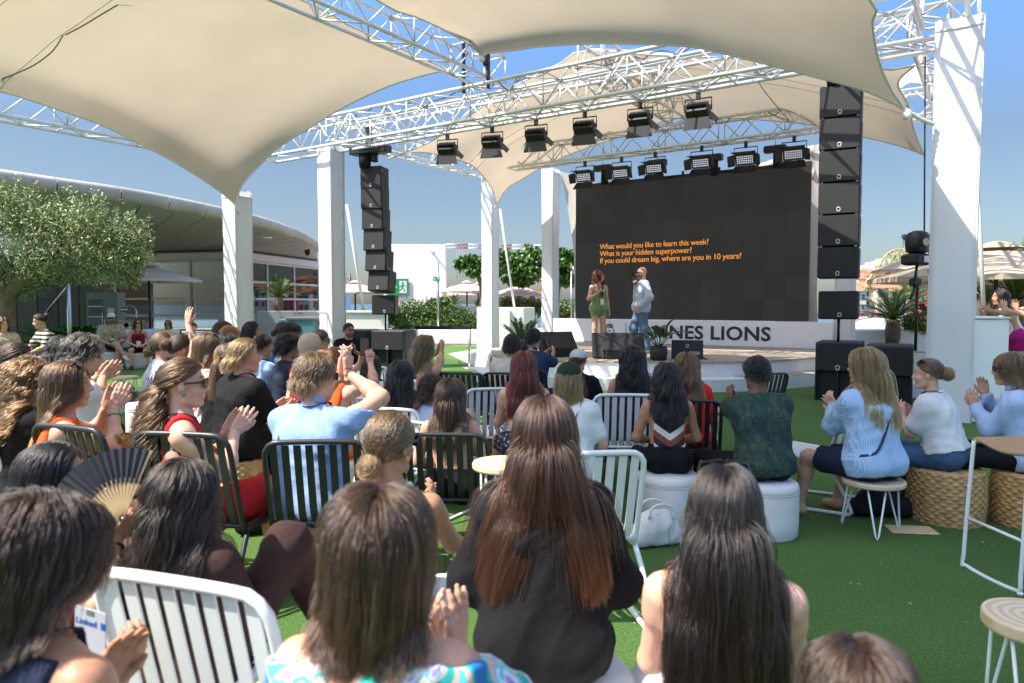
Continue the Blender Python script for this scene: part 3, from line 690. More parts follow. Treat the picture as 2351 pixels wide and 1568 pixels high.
p = at(1577, 826, 13.7); r = thing('wedge_speaker', 'small black wedge speaker at the stage front by the plant pot', 'speaker', (p.x, p.y, SD), R(-12))
b = MB(); b.prism([(-.29, -.2, 0), (-.29, .2, 0), (-.29, .26, .18), (-.29, -.12, .36)], (.58, 0, 0)); b.build('housing', SPK, r, True)
b = MB(); badge(b, (0, -.185, .26)); b.build('badge', BADGE, r, True)
b = MB(); b.box((.14, -.19, .12), (.18, .02, .06)); b.build('connector_plate', STEEL, r, True)
b = MB(); b.tube([(.28, -.2, .05), (.36, -.26, 0)], .012, 6); b.build('foot', BLACK, r, True)
# ================================================================ pavilion with the sweeping roof
CONC = mat('weathered concrete', (.46, .42, .36), .85, var=.25, vscale=.8, bump=.25, bscale=8)
SOFF = mat('soffit panel', (.46, .43, .385), .7, var=.06, vscale=.3)
pav = thing('pavilion', 'glazed restaurant pavilion under a sweeping concrete roof edge', 'building', at(480, 740, 30))
RZ = 4.45
edge = [(-260, 352), (-120, 370), (0, 386), (60, 395), (168, 411), (250, 423), (335, 437), (420, 454), (516, 475), (584, 491), (640, 508), (690, 528), (722, 546), (738, 562)]
ep = []
for x, y in edge: ep.append(gnd(x, y, RZ) if y < 545 else gnd(x, y, RZ))
ep = resample(ep, 60)
pav_roof_r = .30
tang = [(ep[min(i+1, 59)]-ep[max(i-1, 0)]).normalized() for i in range(60)]
nrm = [Vector((-t.y, t.x, 0)) for t in tang]                # points away from the camera side (to the left / behind)
nrm = [n if n.x < .3 else -n for n in nrm]
seg = 15
for s in range(seg):
    rows = []
    for i in range(s*4, min(s*4+5, 60)):
        c = ep[i]+nrm[i]*.17; ring = []
        for k in range(10):
            a = R(-100+k*22); ring.append(c - nrm[i]*(.19*math.cos(a)) + Vector((0, 0, -.18+.19*math.sin(a))))
        rows.append(ring)
    if len(rows) > 1:
        if s < seg-1: rows[-1] = [a.lerp(b, .06) for a, b in zip(rows[-1], rows[-2])]
        MB().grid(rows).build('roof_edge', CONC, pav)
# soffit in strips, small dark joints left open between them
wallA, wallB, wallC = at(120, 740, 31.5), at(552, 740, 29), at(731, 740, 36)
b = MB(); b.add([ep[0]+Vector((-6, 0, -.1)), ep[0]+nrm[0]*.5+Vector((0, 0, -.06))]+[p+n*.5+Vector((0, 0, -.06)) for p, n in zip(ep, nrm)][1:]+[at(700, 600, 37)*1 + Vector((0, 0, 1.0)), wallA+Vector((-12, 6, 4.3))], [tuple(range(63))])
b.build('roof_slab', mat('dark joint', (.05, .05, .05), .9), pav)
def inner(i):
    f = i/59; return wallA.lerp(wallB, min(1, f*1.45)) if f < .69 else wallB.lerp(wallC, (f-.69)/.31)
n_strip = 17
for s in range(n_strip):
    i0, i1 = s*59/n_strip, (s+1)*59/n_strip
    def E(f): i = int(min(58, f)); return ep[i].lerp(ep[i+1], f-i)+nrm[i]*.20+Vector((0, 0, -.36))
    def I(f): p = inner(f); return Vector((p.x, p.y, 3.75))
    g = .02
    a0, a1 = i0+(i1-i0)*g, i1-(i1-i0)*g
    P = [E(a0), E((a0+a1)/2), E(a1), I(a1), I(a0)]
    MB().prism(P, (0, 0, .04)).build('soffit_panel', SOFF, pav)
for x, y in ((75, 464), (614, 547)):
    b = MB(); b.lathe([(.14, 0), (.15, .03)], gnd(x, y, 4.0 if x < 200 else 3.72), 14); b.build('ceiling_lamp', WHITE, pav)
FRAME = mat('pale window frame', (.62, .60, .56), .5); INT = mat('interior wall', (.55, .53, .48), .8, var=.2, vscale=.5)
GLASS = bpy.data.materials.new('pavilion glass'); GLASS.use_nodes = True
_n, _l = GLASS.node_tree.nodes, GLASS.node_tree.links; _n.remove(_n['Principled BSDF'])
_t = _n.new('ShaderNodeBsdfTransparent'); _t.inputs[0].default_value = (.74, .80, .78, 1); _g = _n.new('ShaderNodeBsdfGlossy'); _g.inputs['Roughness'].default_value = .02; _g.inputs[0].default_value = (.9, .93, .95, 1)
_m = _n.new('ShaderNodeMixShader'); _fz = _n.new('ShaderNodeFresnel'); _fz.inputs[0].default_value = 1.5; _l.new(_fz.outputs[0], _m.inputs[0]); _l.new(_t.outputs[0], _m.inputs[1]); _l.new(_g.outputs[0], _m.inputs[2]); _l.new(_m.outputs[0], _n['Material Output'].inputs[0])
ZW = 3.32
def facade(P, Q, xs, zs, name_post='mullion'):
    d = (Q-P); d.z = 0; L = d.length; d.normalize(); a = math.atan2(d.y, d.x)
    for f in xs:
        b = MB(); c = P+d*L*f; b.obox((c.x, c.y, ZW/2), (.09, .12, ZW-.002), a); b.build(name_post, FRAME, pav)
    for z in zs:
        for i in range(len(xs)-1):
            p, q = P+d*L*xs[i], P+d*L*xs[i+1]; w = (q-p).length-.092
            b = MB(); b.obox(((p.x+q.x)/2, (p.y+q.y)/2, z), (w, .09, .08), a); b.build('transom', FRAME, pav)
    for i in range(len(xs)-1):
        for k in range(len(zs)-1):
            p, q = P+d*L*xs[i], P+d*L*xs[i+1]; w = (q-p).length-.10
            b = MB(); b.obox(((p.x+q.x)/2, (p.y+q.y)/2, (zs[k]+zs[k+1])/2), (w, .015, zs[k+1]-zs[k]-.085), a); b.build('pane', GLASS, pav)
    for i in range(len(xs)-1):
        p, q = P+d*L*xs[i], P+d*L*xs[i+1]; w = (q-p).length-.12; n_ = Vector((-d.y, d.x, 0)); c = (p+q)/2+n_*.12; hb = (.85, .95, .7, 1.3)[i % 4] if P.x < wallB.x-.5 else (1.5, 2.3, 1.9)[i % 3]
        b = MB(); b.obox((c.x, c.y, ZW-.06-hb/2), (w, .01, hb), a); b.build('pane_brightener', mat('pane brightener', (.62, .62, .57), .8, var=.05), pav)  # pale sheets added behind the panes to brighten the glazing
    b = MB(); c = (P+Q)/2; b.obox((c.x, c.y, ZW+.16), (L+.1, .3, .3), a, .02); b.build('fascia', FRAME, pav)
fa = at(200, 740, 31)
def frac(x, P, Q):
    r = ray(x, 700); d = Q-P; return (P.y*r.x-P.x)/(d.x-d.y*r.x)
facade(fa, wallB, [0.0]+[frac(x, fa, wallB) for x in (268, 347, 439)]+[1.0], [.45, 1.05, 1.75, 2.45, ZW-.04])
facade(wallB, wallC, [0.03]+[frac(x, wallB, wallC) for x in (613, 675)]+[1.0], [.45, 1.05, 1.75, 2.45, ZW-.04])
b = MB(); bk = [fa+Vector((-.5, 5, 0)), wallB+Vector((-1, 5.5, 0))]; b.prism([bk[0], bk[1], bk[1]+Vector((0, 0, 3.3)), bk[0]+Vector((0, 0, 3.3))], (0, .2, 0)); b.build('interior_wall', INT, pav)
b = MB(); b.prism([(fa.x, fa.y+.2, .01), (wallB.x, wallB.y+.2, .01), (wallC.x, wallC.y+.1, .01), (wallC.x-7, wallC.y+3, .01), (fa.x, fa.y+6, .01)], (0, 0, .02)); b.build('interior_floor', mat('interior floor', (.25, .22, .18), .6), pav)
b = MB(); b.prism([(p.x, p.y, 3.5) for p in (wallA, wallB, wallC)]+[(wallC.x-6, wallC.y+4, 3.5), (wallA.x, wallA.y+6, 3.5)], (0, 0, .3)); b.build('upper_band', mat('dark band', (.06, .06, .065), .6), pav)
for x0, x1, yb, yt, dd in ((290, 340, 720, 668, 2.5), (352, 420, 722, 690, 3), (455, 500, 720, 700, 3.2), (590, 640, 715, 690, 3.5)):
    p, q = at(x0, yb, 30+dd), at(x1, yt, 30+dd); b = MB(); b.box(((p.x+q.x)/2, p.y, (p.z+q.z)/2), (q.x-p.x, .5, max(.2, q.z-p.z)), None, .03); b.build('counter', mat('dark counter', (.09, .08, .07), .6), pav)
p = at(476, 674, 31.5); b = MB(); b.lathe([(.0, -.2), (.14, -.12), (.19, 0), (.14, .12), (0, .2)], p, 14); b.build('globe_lamp', mat('globe glass', (.75, .66, .45), .4), pav)
b = MB(); p = at(706, 577, 33); b.lathe([(.0, -.2), (.1, -.17), (.14, 0), (.12, .08), (.05, .12), (.05, .3)], p, 12); o = b.build('security_camera', BLACK, pav)
# dark wall behind the olive tree
w = thing('service_wall', 'dark grey wall panels behind the olive tree', 'wall', at(150, 740, 24))
for i in range(6):
    x0 = -60+i*48; p, q = at(x0, 740, 24), at(x0+46, 740, 24)
    b = MB(); b.box(((p.x+q.x)/2, 24.2, 1.6), (q.x-p.x, .2, 3.2)); b.build('panel', mat('dark wall %d' % (i % 3), (.05+.015*(i % 3), .05+.015*(i % 3), .055), .5), w)
# fridge and notice board cabinet
p = gnd(222, 808); p.y = 22.5; p = at(222, 740, 22.5); fr_ = thing('drinks_fridge', 'grey glass door drinks fridge under the olive branches', 'fridge', (p.x, p.y, 0), R(6))
GREY = mat('grey cabinet', (.22, .225, .23), .5)
b = MB(); b.box((0, .3, .95), (.56, .6, 1.9), None, .02); b.build('body', GREY, fr_, True)
b = MB(); b.box((0, -.02, 1.0), (.46, .03, 1.35), None, .01); b.build('glass_door', mat('fridge glass', (.06, .085, .085), .08), fr_, True)
for k in range(4):
    b = MB(); b.box((0, -.04, .5+.32*k), (.42, .012, .02)); b.build('shelf', STEEL, fr_, True)
b = MB(); b.box((.2, -.05, 1.0), (.02, .03, .5)); b.build('handle', STEEL, fr_, True)
p = at(254, 740, 22.4); cb = thing('metal_locker', 'grey metal locker with a white notice beside the fridge', 'locker', (p.x, p.y, 0), R(6))
b = MB(); b.box((0, .3, .95), (.42, .6, 1.9), None, .01); b.build('body', GREY, cb, True); b = MB(); b.box((.02, -.006, 1.2), (.2, .012, .42)); b.build('notice', WHITE, cb, True); b = MB(); b.box((-.15, -.02, 1.0), (.02, .04, .14)); b.build('handle', STEEL, cb, True)
# serving table with cloth, plates and wooden stands, desk lamp
p0, p1 = at(300, 770, 20.5), at(425, 770, 20.5); tb = thing('serving_table', 'long serving table under a white cloth below the parasol', 'table', ((p0.x+p1.x)/2, 20.5, 0))
L = p1.x-p0.x; b = MB(); b.box((0, 0, .80), (L, .8, .03)); b.build('tabletop', WOOD, tb, True)
b = MB(); rows = []
for k in range(6): rows.append([Vector((-L/2-.02+(L+.04)*i/40, -.41-.02*k*.3-.025*math.sin(i*1.1)*k/5, .822-k*.13)) for i in range(41)])
rows.insert(0, [Vector((v.x, .41, .824)) for v in rows[0]]); b.grid(rows); b.build('tablecloth', mat('white cloth', (.75, .75, .78), .8), tb, True)
for sx in (-1, 1): MB().tube([(sx*L*.42, 0, 0), (sx*L*.42, 0, .78)], .03, 8).build('leg', STEEL, tb, True)
for x in (258, 291):
    p = at(x+32 if x < 270 else x+24, 722, 20.4); p.z = .83; r = thing('wooden_stand', 'small crossed wooden stand on the serving table, %s' % ('nearer the fridge' if x < 270 else 'nearer the parasol pole'), 'stand', p, 0, 'crossed wooden stands')
    for sx in (-1, 1): MB().bar((-.13*sx, 0, 0), (.13*sx, 0, .22), .03, .12).build('cross_bar', WOOD, r, True)
    MB().box((0, 0, .235), (.34, .2, .02)).build('top_board', WOOD, r, True)
p = at(318, 724, 20.6); p.z = .83
for k, x in enumerate((300, 310, 322)):
    p = at(x, 724, 20.7); b = MB()
    for j in range(7): b.lathe([(.05, .012*j), (.12, .012*j+.01)], (p.x, p.y, .83), 14)
    o = b.build('plate', WHITE); props(o, 'low pile of white plates on the serving table, %s of three' % ('first', 'middle', 'last')[k], 'plates', 'piles of plates')
p = at(312, 725, 21.2); dl = thing('desk_lamp', 'small silver desk lamp with curved arm by the serving table', 'lamp', (p.x, p.y, .83))
b = MB(); b.tube(resample([(0, 0, 0), (.02, 0, .5), (-.12, 0, .66), (-.3, 0, .62)], 16), .018, 6); b.build('arm', STEEL, dl, True)
b = MB(); b.lathe([(.05, .14), (.1, 0)], (-.34, 0, .48), 12); b.build('lamp_shade', STEEL, dl, True)
# ================================================================ foliage
def leaf_mat(name, c0, c1, c2, rough=.5):
    m = mat(name, c1, rough, spec=.4); N, L, b = nodes(m); tc = N.new('ShaderNodeNewGeometry')
    r = ramp(m.node_tree, [(0, c0), (.5, c1), (1, c2)]); L.new(tc.outputs['Random Per Island'], r.inputs[0]); L.new(r.outputs[0], b.inputs['Base Color'])
    b.inputs['Transmission Weight'].default_value = 0
    return m
OLIVE = leaf_mat('olive leaves', (.08, .115, .04), (.23, .29, .11), (.52, .56, .33)); HEDGE = leaf_mat('hedge leaves', (.03, .065, .012), (.08, .14, .022), (.16, .23, .045))
PLANE = leaf_mat('broad leaves', (.03, .08, .012), (.07, .15, .025), (.14, .24, .05)); FERN = leaf_mat('fern green', (.05, .13, .03), (.10, .22, .05), (.17, .32, .09))
PALM = leaf_mat('palm green', (.03, .065, .012), (.07, .12, .02), (.13, .18, .04)); BARK = mat('bark', (.16, .12, .085), .9, var=.35, vscale=9, bump=.6, bscale=18)
def leaves(P, size, aspect=.35, droop=0.0, r=None, bias=None):
    """one small bent leaf (two quads) at every point; returns V, F"""
    r = r or rng; n = len(P); a = r.normal(size=(n, 3)); a[:, 2] -= droop
    if bias is not None: a += bias
    a /= np.linalg.norm(a, axis=1)[:, None]; q = r.normal(size=(n, 3)); s = np.cross(a, q); s /= np.linalg.norm(s, axis=1)[:, None]
    L = (size*r.uniform(.6, 1.3, n))[:, None]; w = L*aspect*.5; up = np.cross(s, a)
    V_ = np.stack([P, P+a*L*.5+s*w+up*L*.06, P+a*L, P+a*L*.5-s*w+up*L*.06], 1).reshape(-1, 3)
    F_ = np.arange(n*4).reshape(n, 4); return V_, F_
def clumps(centers, radii, n, r=None, shell=.55):
    r = r or rng; k = r.integers(0, len(centers), n); d = r.normal(size=(n, 3)); d /= np.linalg.norm(d, axis=1)[:, None]
    rad = (shell+(1-shell)*r.random(n))**1.0; return np.array(centers)[k]+d*(np.array(radii)[k]*rad[:, None])
def crown(name, m, P, size, aspect, parent, droop=0.0, bias=None):
    V_, F_ = leaves(P, size, aspect, droop, bias=bias); me = np_mesh(name, V_, F_, m, False); o = link(name, me, parent, False); return o
# olive tree
ot = thing('olive_tree', 'big silvery olive tree with dark twisted trunk', 'tree', at(10, 760, 15.5))
tr = ot.location
b = MB(); base = at(5, 735, 15.5); base.z = 0
b.tube(resample([base, at(15, 690, 15.4), at(38, 655, 15.3), at(60, 632, 15.2), at(100, 612, 15.1), at(126, 580, 15.0), at(135, 556, 14.9)], 22), [.26-.009*i for i in range(22)], 9)
b.tube(resample([at(38, 655, 15.3), at(75, 645, 15.6), at(120, 640, 15.8), at(180, 620, 16)], 12), [.13-.008*i for i in range(12)], 7)
b.tube(resample([at(15, 690, 15.4), at(0, 640, 15.2), at(-20, 580, 15), at(0, 520, 14.8)], 12), [.16-.009*i for i in range(12)], 7)
b.tube(resample([at(60, 632, 15.2), at(60, 590, 14.8), at(90, 540, 14.6), at(100, 500, 14.5)], 10), [.1-.008*i for i in range(10)], 6)
b.build('trunk', BARK, ot)
cs, rs = [], []
for x, y, Y, rad in ((-40, 560, 15, 1.0), (10, 520, 14.5, .8), (30, 590, 15.2, .9), (70, 540, 14.6, .8), (110, 560, 15.4, .8), (150, 540, 14.6, .75), (190, 545, 15.2, .75), (230, 555, 14.8, .7), (265, 575, 15.2, .62), (295, 590, 15, .5), (315, 575, 15.3, .35), (320, 550, 15.3, .22), (262, 540, 15, .4), (215, 520, 15, .4), (160, 505, 15, .4), (110, 510, 15, .45), (60, 500, 15, .45), (20, 480, 14.8, .5), (-10, 460, 14.8, .4), (240, 620, 15.4, .55), (190, 610, 15.6, .55), (140, 625, 15.8, .4), (280, 625, 15.3, .4), (60, 650, 15.6, .45), (20, 630, 15.4, .5), (90, 610, 14.8, .45), (300, 640, 15.2, .22), (30, 670, 15.7, .3)):
    c = at(x, y, Y); cs.append(c); rs.append((rad, rad, rad*.8))
P = clumps(cs, rs, 21000, shell=.45)
sp = []                                                     # upright sprigs breaking the outline
for k in range(420):
    i = rng.integers(0, len(cs)); d = rng.normal(size=3); d /= np.linalg.norm(d); d[2] = abs(d[2])
    o_ = np.array(cs[i])+d*np.array(rs[i])*.95; g_ = np.array([rng.normal(0, .25), rng.normal(0, .25), 1.0]); L = rng.uniform(.15, .5)
    t = rng.random((22, 1)); sp.append(o_+g_*t*L+rng.normal(0, .02, (22, 3)))
crown('crown', OLIVE, np.vstack([P]+sp), .085, .3, ot)
b = MB()
for _ in range(60):
    i, j = rng.integers(0, len(cs), 2)
    if (cs[i]-cs[j]).length < 1.4: b.tube(resample([cs[i], (cs[i]+cs[j])/2+Vector((0, 0, .1)), cs[j]], 6), .018, 5)
b.build('branch', BARK, ot)['kind'] = 'stuff'
# ferns below it: each clump a plant
def fern(label, c, h, n, name='fern', m=None, wid=.16, arch=.8, seg=7, ln=(.7, 1.1), grp='ferns and low plants'):
    root = thing(name, label, 'plant', c, random.uniform(0, 6), grp); b = MB()
    for k in range(n):
        a = random.uniform(0, 2*math.pi); L = h*random.uniform(*ln); e = random.uniform(.5, 1.25); d = Vector((math.cos(a), math.sin(a), 0)); s = Vector((-d.y, d.x, 0))
        prev = Vector((0, 0, 0)); pts = []
        for i in range(seg+1):
            t = i/seg; pts.append(d*(L*math.cos(e)*t + L*.25*t*t) + Vector((0, 0, L*math.sin(e)*t - L*arch*.5*t*t)))
        for i in range(1, seg+1):
            w = wid*L*math.sin(math.pi*min(1, i/seg*.9+.08))
            for sg in (-1, 1):
                q = pts[i]; b.add([pts[i-1], q, q+s*sg*w+(q-pts[i-1])*.6+Vector((0, 0, -.1*w)), pts[i-1].lerp(q, .4)+s*sg*w*.95+(q-pts[i-1])*.3], [(0, 1, 2, 3)])
    o = b.build('frond', m or FERN, root, True); o['kind'] = 'stuff'; return root
k = 0
for x, y, Y, h in ((60, 800, 18.5, 1.3), (110, 800, 17.8, 1.4), (150, 800, 18, 1.5), (185, 800, 17.9, 1.5), (212, 800, 18.6, 1.2), (170, 770, 20, 1.9), (130, 760, 20, 1.8), (95, 780, 19.5, 1.3), (30, 780, 19, 1.3), (205, 760, 20, 1.4), (272, 790, 17.9, 1.0), (345, 795, 18.0, .9), (405, 790, 18.2, .8)):
    p = at(x, y, Y); p.z = 0
    fern('green fern clump %s' % ['low beside the striped top woman', 'behind the striped top woman', 'left of the grey tent pole', 'right of the grey tent pole', 'just left of the capped man', 'tall behind the grey tent pole', 'tall below the olive branches', 'between trunk and striped woman', 'at the foot of the olive trunk', 'in front of the fridge', 'between the capped man and the red top woman', 'behind the red top woman', 'beside the woman in yellow'][k], p, h, 34); k += 1
b = MB(); p = at(160, 790, 17.2); b.tube([(p.x, p.y, 0), at(157, 655, 17.2)], .05, 8); b.tube([at(158, 655, 17.2), at(105, 720, 18.5)], .035, 8); props(b.build('tent_pole', STEEL), 'grey steel pole with slanted brace among the ferns', 'pole')
def parasol(label, top, R_, drop, pole_z, m, sides=8, grp='cafe parasols', square=False):
    root = thing('parasol', label, 'parasol', (top.x, top.y, 0), 0, grp); b = MB(); rows = []
    for i in range(5):
        t = i/4; rows.append([Vector((R_*t*math.cos(2*math.pi*(k+.3)/sides), R_*t*math.sin(2*math.pi*(k+.3)/sides), top.z-drop*t*(.85+.15*t))) for k in range(sides)])
    rows.append([v+Vector((0, 0, -.06*R_/1.5)) for v in rows[-1]])
    b.grid(rows, False, True); b.build('canopy', m, root, True)
    b = MB(); b.lathe([(R_*.22, -drop*.1), (R_*.05, .06)], (0, 0, top.z+.02), 8, False); b.build('vent', m, root, True)
    b = MB(); b.tube([(0, 0, 0), (0, 0, top.z)], .035, 8); b.build('pole', BLACK, root, True)
    for k in range(sides):
        a = 2*math.pi*(k+.3)/sides; MB().tube([(0, 0, top.z-drop*.2), (R_*.97*math.cos(a), R_*.97*math.sin(a), top.z-drop-.03)], .012, 5).build('rib', BLACK, root, True)
    MB().lathe([(.28, 0), (.28, .06), (.05, .09)], (0, 0, 0), 12).build('base', BLACK, root, True); return root
PINK = fabric('parasol cloth pink', (.60, .47, .43), (.6, .42, .36), .3); BEIGE = fabric('parasol cloth beige', (.55, .46, .36), (.5, .38, .26), .3)
parasol('pink beige parasol in front of the glazed pavilion', at(341, 610, 21.0), 1.45, .42, 0, fabric('parasol cloth rose lit', (.80, .66, .60), (.75, .55, .48), .35))  # rose cloth lightened to stand in for sun falling on it
cafe = [(1072, 648, 31, 'pale pink parasol between the hedge and a slim column'), (1040, 660, 36, 'pale parasol just right of the white building'), (1190, 655, 29, 'brown pink parasol behind the slim columns'), (815, 648, 27, 'pale parasol half behind the left speaker pole'), (1098, 652, 34, 'pale parasol touching the left edge of a slim column')]
for x, y, Y, lab in cafe: parasol(lab, at(x, y, Y), 1.2, .38, 0, PINK, grp='cafe parasols by the sea')
rp = parasol('large beige parasol behind the big column on the right', at(2290, 566, 13.0), 2.1, .56, 0, BEIGE, 8, 'beige parasols right'); parasol('beige parasol behind the moving head light', at(2108, 588, 17), 1.05, .34, 0, BEIGE, 8, 'beige parasols right')
# cycads
def palm(label, base, trunk_h, n, L, m=PALM, name='palm', grp='small palms in planters'):
    root = thing(name, label, 'palm', base, 0, grp)
    b = MB(); b.lathe([(L*.12, 0), (L*.15, trunk_h*.5), (L*.12, trunk_h)], (0, 0, 0), 10); b.build('trunk', BARK, root, True)
    for k in range(n):
        a = k*2.399; e = R(82-70*(k/n)+random.uniform(-6, 6)); d = Vector((math.cos(a), math.sin(a), 0)); s = Vector((-d.y, d.x, 0)); l = L*random.uniform(.85, 1.1); pts = []
        for i in range(9):
            t = i/8; pts.append(Vector((0, 0, trunk_h))+d*(l*math.cos(e)*t)+Vector((0, 0, l*math.sin(e)*t-l*.35*t*t)))
        b = MB(); b.tube(pts, [.012*L*(1-i/9)+.003 for i in range(9)], 4)
        for i in range(1, 9):
            for h_ in (0, .5):
                p = pts[i-1].lerp(pts[i], h_); t = (pts[i]-pts[i-1]).normalized(); w = l*.2*math.sin(math.pi*min(1, (i+h_)/9*.85+.12))
                for sg in (-1, 1):
                    q = p+(s*sg+t*.8+Vector((0, 0, .25))).normalized()*w; b.add([p, p+t*l*.028, q], [(0, 1, 2)])
        b.build('frond', m, root, True)
    return root
p = at(641, 712, 21); palm('short cycad palm on the grey counter by the glass pavilion', p, .38, 34, .95)
p = at(2050, 752, 18.2); p.z = .5; palm('short cycad palm in the white planter right of the stage', p, .65, 40, 1.25)
p = at(1044, 705, 30); palm('small yellow green palm beyond the hedge', p, .1, 20, .7)
# grey counters left of stage
cn = thing('bar_counter', 'grey counter block under the cycad palm', 'counter', at(680, 765, 20.2))
for x0, x1, yt, yb, Y, m in ((590, 760, 714, 790, 20.5, GREY), (640, 720, 733, 790, 19.4, mat('teal box', (.06, .17, .23), .4)), (500, 595, 722, 800, 21, GREY), (655, 745, 728, 734, 19.35, mat('grey top', (.12, .125, .13), .5))):
    p, q = at(x0, yt, Y), at(x1, yt, Y); zt = p.z; zb = max(0, at(x0, yb, Y).z); b = MB(); b.box(((p.x+q.x)/2, Y+.4, (zt+zb)/2), (q.x-p.x, .8, zt-zb), None, .01); b.build('block', m, cn)
p, q = at(800, 718, 19), at(872, 790, 19); wl_ = thing('white_parapet', 'low white wall behind the left subwoofers', 'wall', (p.x, 19, 0))
b = MB(); b.box(((p.x+q.x)/2-.3, 19.2, (p.z)/2), (q.x-p.x+.9, .4, p.z)); b.build('wall_body', WHITE, wl_); b = MB(); b.box(((p.x+q.x)/2-.3, 19.2, p.z+.03), (q.x-p.x+1.0, .5, .05)); b.build('coping', WHITE, wl_)
# ================================================================ white building with the exit sign
PLASTER = mat('white plaster', (.82, .78, .73), .85, var=.06, vscale=.7, bump=.25, bscale=6)
YB = 31
p, q = at(880, 561, YB), at(1024, 563, YB); zt = p.z
wb = thing('white_building', 'plain white plaster block carrying a green exit sign', 'building', ((p.x+q.x)/2, YB, 0))
b = MB(); b.box(((p.x+q.x)/2, YB+.2, zt/2), (q.x-p.x, .4, zt), None, .03); b.build('wall', PLASTER, wb)
b = MB(); b.tube([at(1005-14, 577, YB-.01), at(1005-14, 577, YB-.3)+Vector((.1, 0, -.05))], .04, 6); b.build('spout', STEEL, wb)
GREEN = mat('exit sign green', (.01, .27, .07), .5); 
def exit_sign(label, x0, x1, y0, y1, Y, parent=None):
    a, c = at(x0, y0, Y), at(x1, y1, Y); w, h = c.x-a.x, a.z-c.z; r = thing('exit_sign', label, 'sign', ((a.x+c.x)/2, Y, (a.z+c.z)/2), 0, 'green exit signs')
    b = MB(); b.box((0, .02, 0), (w, .04, h)); b.build('sign_board', GREEN, r, True)
    f = -.004; H = h; b = MB()
    def poly(pts): b.prism([(x*h, f, z*h) for x, z in pts], (0, .004, 0))
    ox = -w/2/h
    poly([(ox+.12, 0), (ox+.34, .20), (ox+.34, .08), (ox+.62, .08), (ox+.62, -.08), (ox+.34, -.08), (ox+.34, -.20)]); b.build('arrow', WHITE, r, True)
    b = MB(); dx = w/2/h-.32; poly([(dx-.24, -.38), (dx+.2, -.38), (dx+.2, .36), (dx-.24, .36)]); b.build('door_symbol', WHITE, r, True)
    b = MB(); f = -.009; dx -= .05
    b.lathe([(0.001, 0), (.07*h, 0.0), (.07*h, .004)], ((dx+.02)*h, f, .24*h), 12, M=Matrix.Rotation(R(90), 3, 'X'))
    for l, wd in (([(.02, .14), (-.02, -.04)], .10), ([(0, -.05), (.12, -.16), (.08, -.30)], .055), ([(-.02, -.05), (-.10, -.17), (-.24, -.20)], .055), ([(0, .12), (-.14, .06), (-.18, -.04)], .04), ([(.02, .12), (.14, .04), (.2, .08)], .04)):
        for i in range(len(l)-1): b.bar(((dx+l[i][0])*h, f, l[i][1]*h), ((dx+l[i+1][0])*h, f, l[i+1][1]*h), wd*h, .006, (0, 1, 0))
    b.build('running_figure', GREEN, r, True); return r
exit_sign('large green running figure exit sign on the white wall', 887, 938, 640, 677, YB-.08)
b = MB(); g_ = gnd(1007, 800); p = at(1005, 602, 27.5); b.tube([(p.x, 27.5, 0), (p.x, 27.5, p.z)], .05, 8); props(b.build('sign_post', STEEL), 'thin grey post before the white building carrying a small exit sign', 'pole')
exit_sign('small green exit sign on a thin grey post', 994, 1010, 635, 645, 27.42)
# planter wall, hedge, parapets
pw0, pw1 = at(895, 790, 27.0), at(1108, 790, 27.0)
pl_ = thing('planter_wall', 'low white curved planter wall below the hedge', 'planter', (pw0.x, 27, 0)); zt = at(900, 757, 27).z
b = MB(); b.box(((pw0.x+pw1.x)/2, 27.4, zt/2), (pw1.x-pw0.x, .6, zt), None, .06); b.build('wall_body', WHITE, pl_)
b = MB(); b.box(((pw0.x+pw1.x)/2, 28.2, zt-.15), (pw1.x-pw0.x, 1.2, .1)); b.build('soil', mat('soil', (.07, .045, .03), .9), pl_)
def bush(label, boxes, n, size, m, aspect=.5, name='hedge', cat='hedge', Y=None):
    root = thing(name, label, cat, at(boxes[0][0], boxes[0][1], boxes[0][2])); cs = [at(x, y, Y) for x, y, Y, r in boxes]; rs = [(r, r, r*.8) for *_, r in boxes]
    crown('foliage', m, clumps(cs, rs, n, shell=.6), size, aspect, root)
    b = MB()
    for c, r in zip(cs, rs):
        base = Vector((c.x, c.y, max(0, c.z-r[2]*1.1))); b.tube([base, c], [.03, .015], 5)
        b.lathe([(0.01, -r[2]*.62), (r[0]*.5, -r[2]*.4), (r[0]*.62, 0), (r[0]*.45, r[2]*.45), (.01, r[2]*.62)], c, 8)
    b.build('stem', mat('dark twigs', (.018, .03, .012), .95), root); return root
bush('rounded green hedge in the planter before the white building', [(915, 728, 28.2, .75), (945, 722, 28.2, .8), (980, 722, 28.3, .8), (1015, 725, 28.2, .75), (1045, 728, 28, .7), (1072, 740, 28, .5), (1085, 752, 28, .35), (930, 745, 27.9, .5), (965, 748, 27.9, .5), (1000, 748, 27.9, .5), (1035, 748, 27.9, .5), (995, 700, 28.3, .3), (1018, 695, 28.3, .3)], 16000, .10, HEDGE)
bush('far green hedge seen between the two slim columns', [(1160, 700, 30, .5), (1185, 705, 30, .5), (1210, 705, 30, .5), (1235, 706, 30, .5), (1290, 712, 30, .6), (1312, 712, 30, .6), (1110, 700, 31, .4)], 7000, .1, HEDGE)
pb = at(1085, 760, 25); p, q = at(1095, 706, 22.5), at(1228, 706, 22.5); pb = thing('white_parapet', 'white parapet block right of the slim column', 'wall', ((p.x+q.x)/2, 22.5, 0))
b = MB(); b.box(((p.x+q.x)/2, 23.2, p.z/2), (q.x-p.x, 1.4, p.z), None, .015); b.build('wall_body', WHITE, pb); b = MB(); b.box(((p.x+q.x)/2+.1, 22.45, p.z/2-.02), (.05, .08, p.z-.1)); b.build('corner_trim', WHITE, pb)
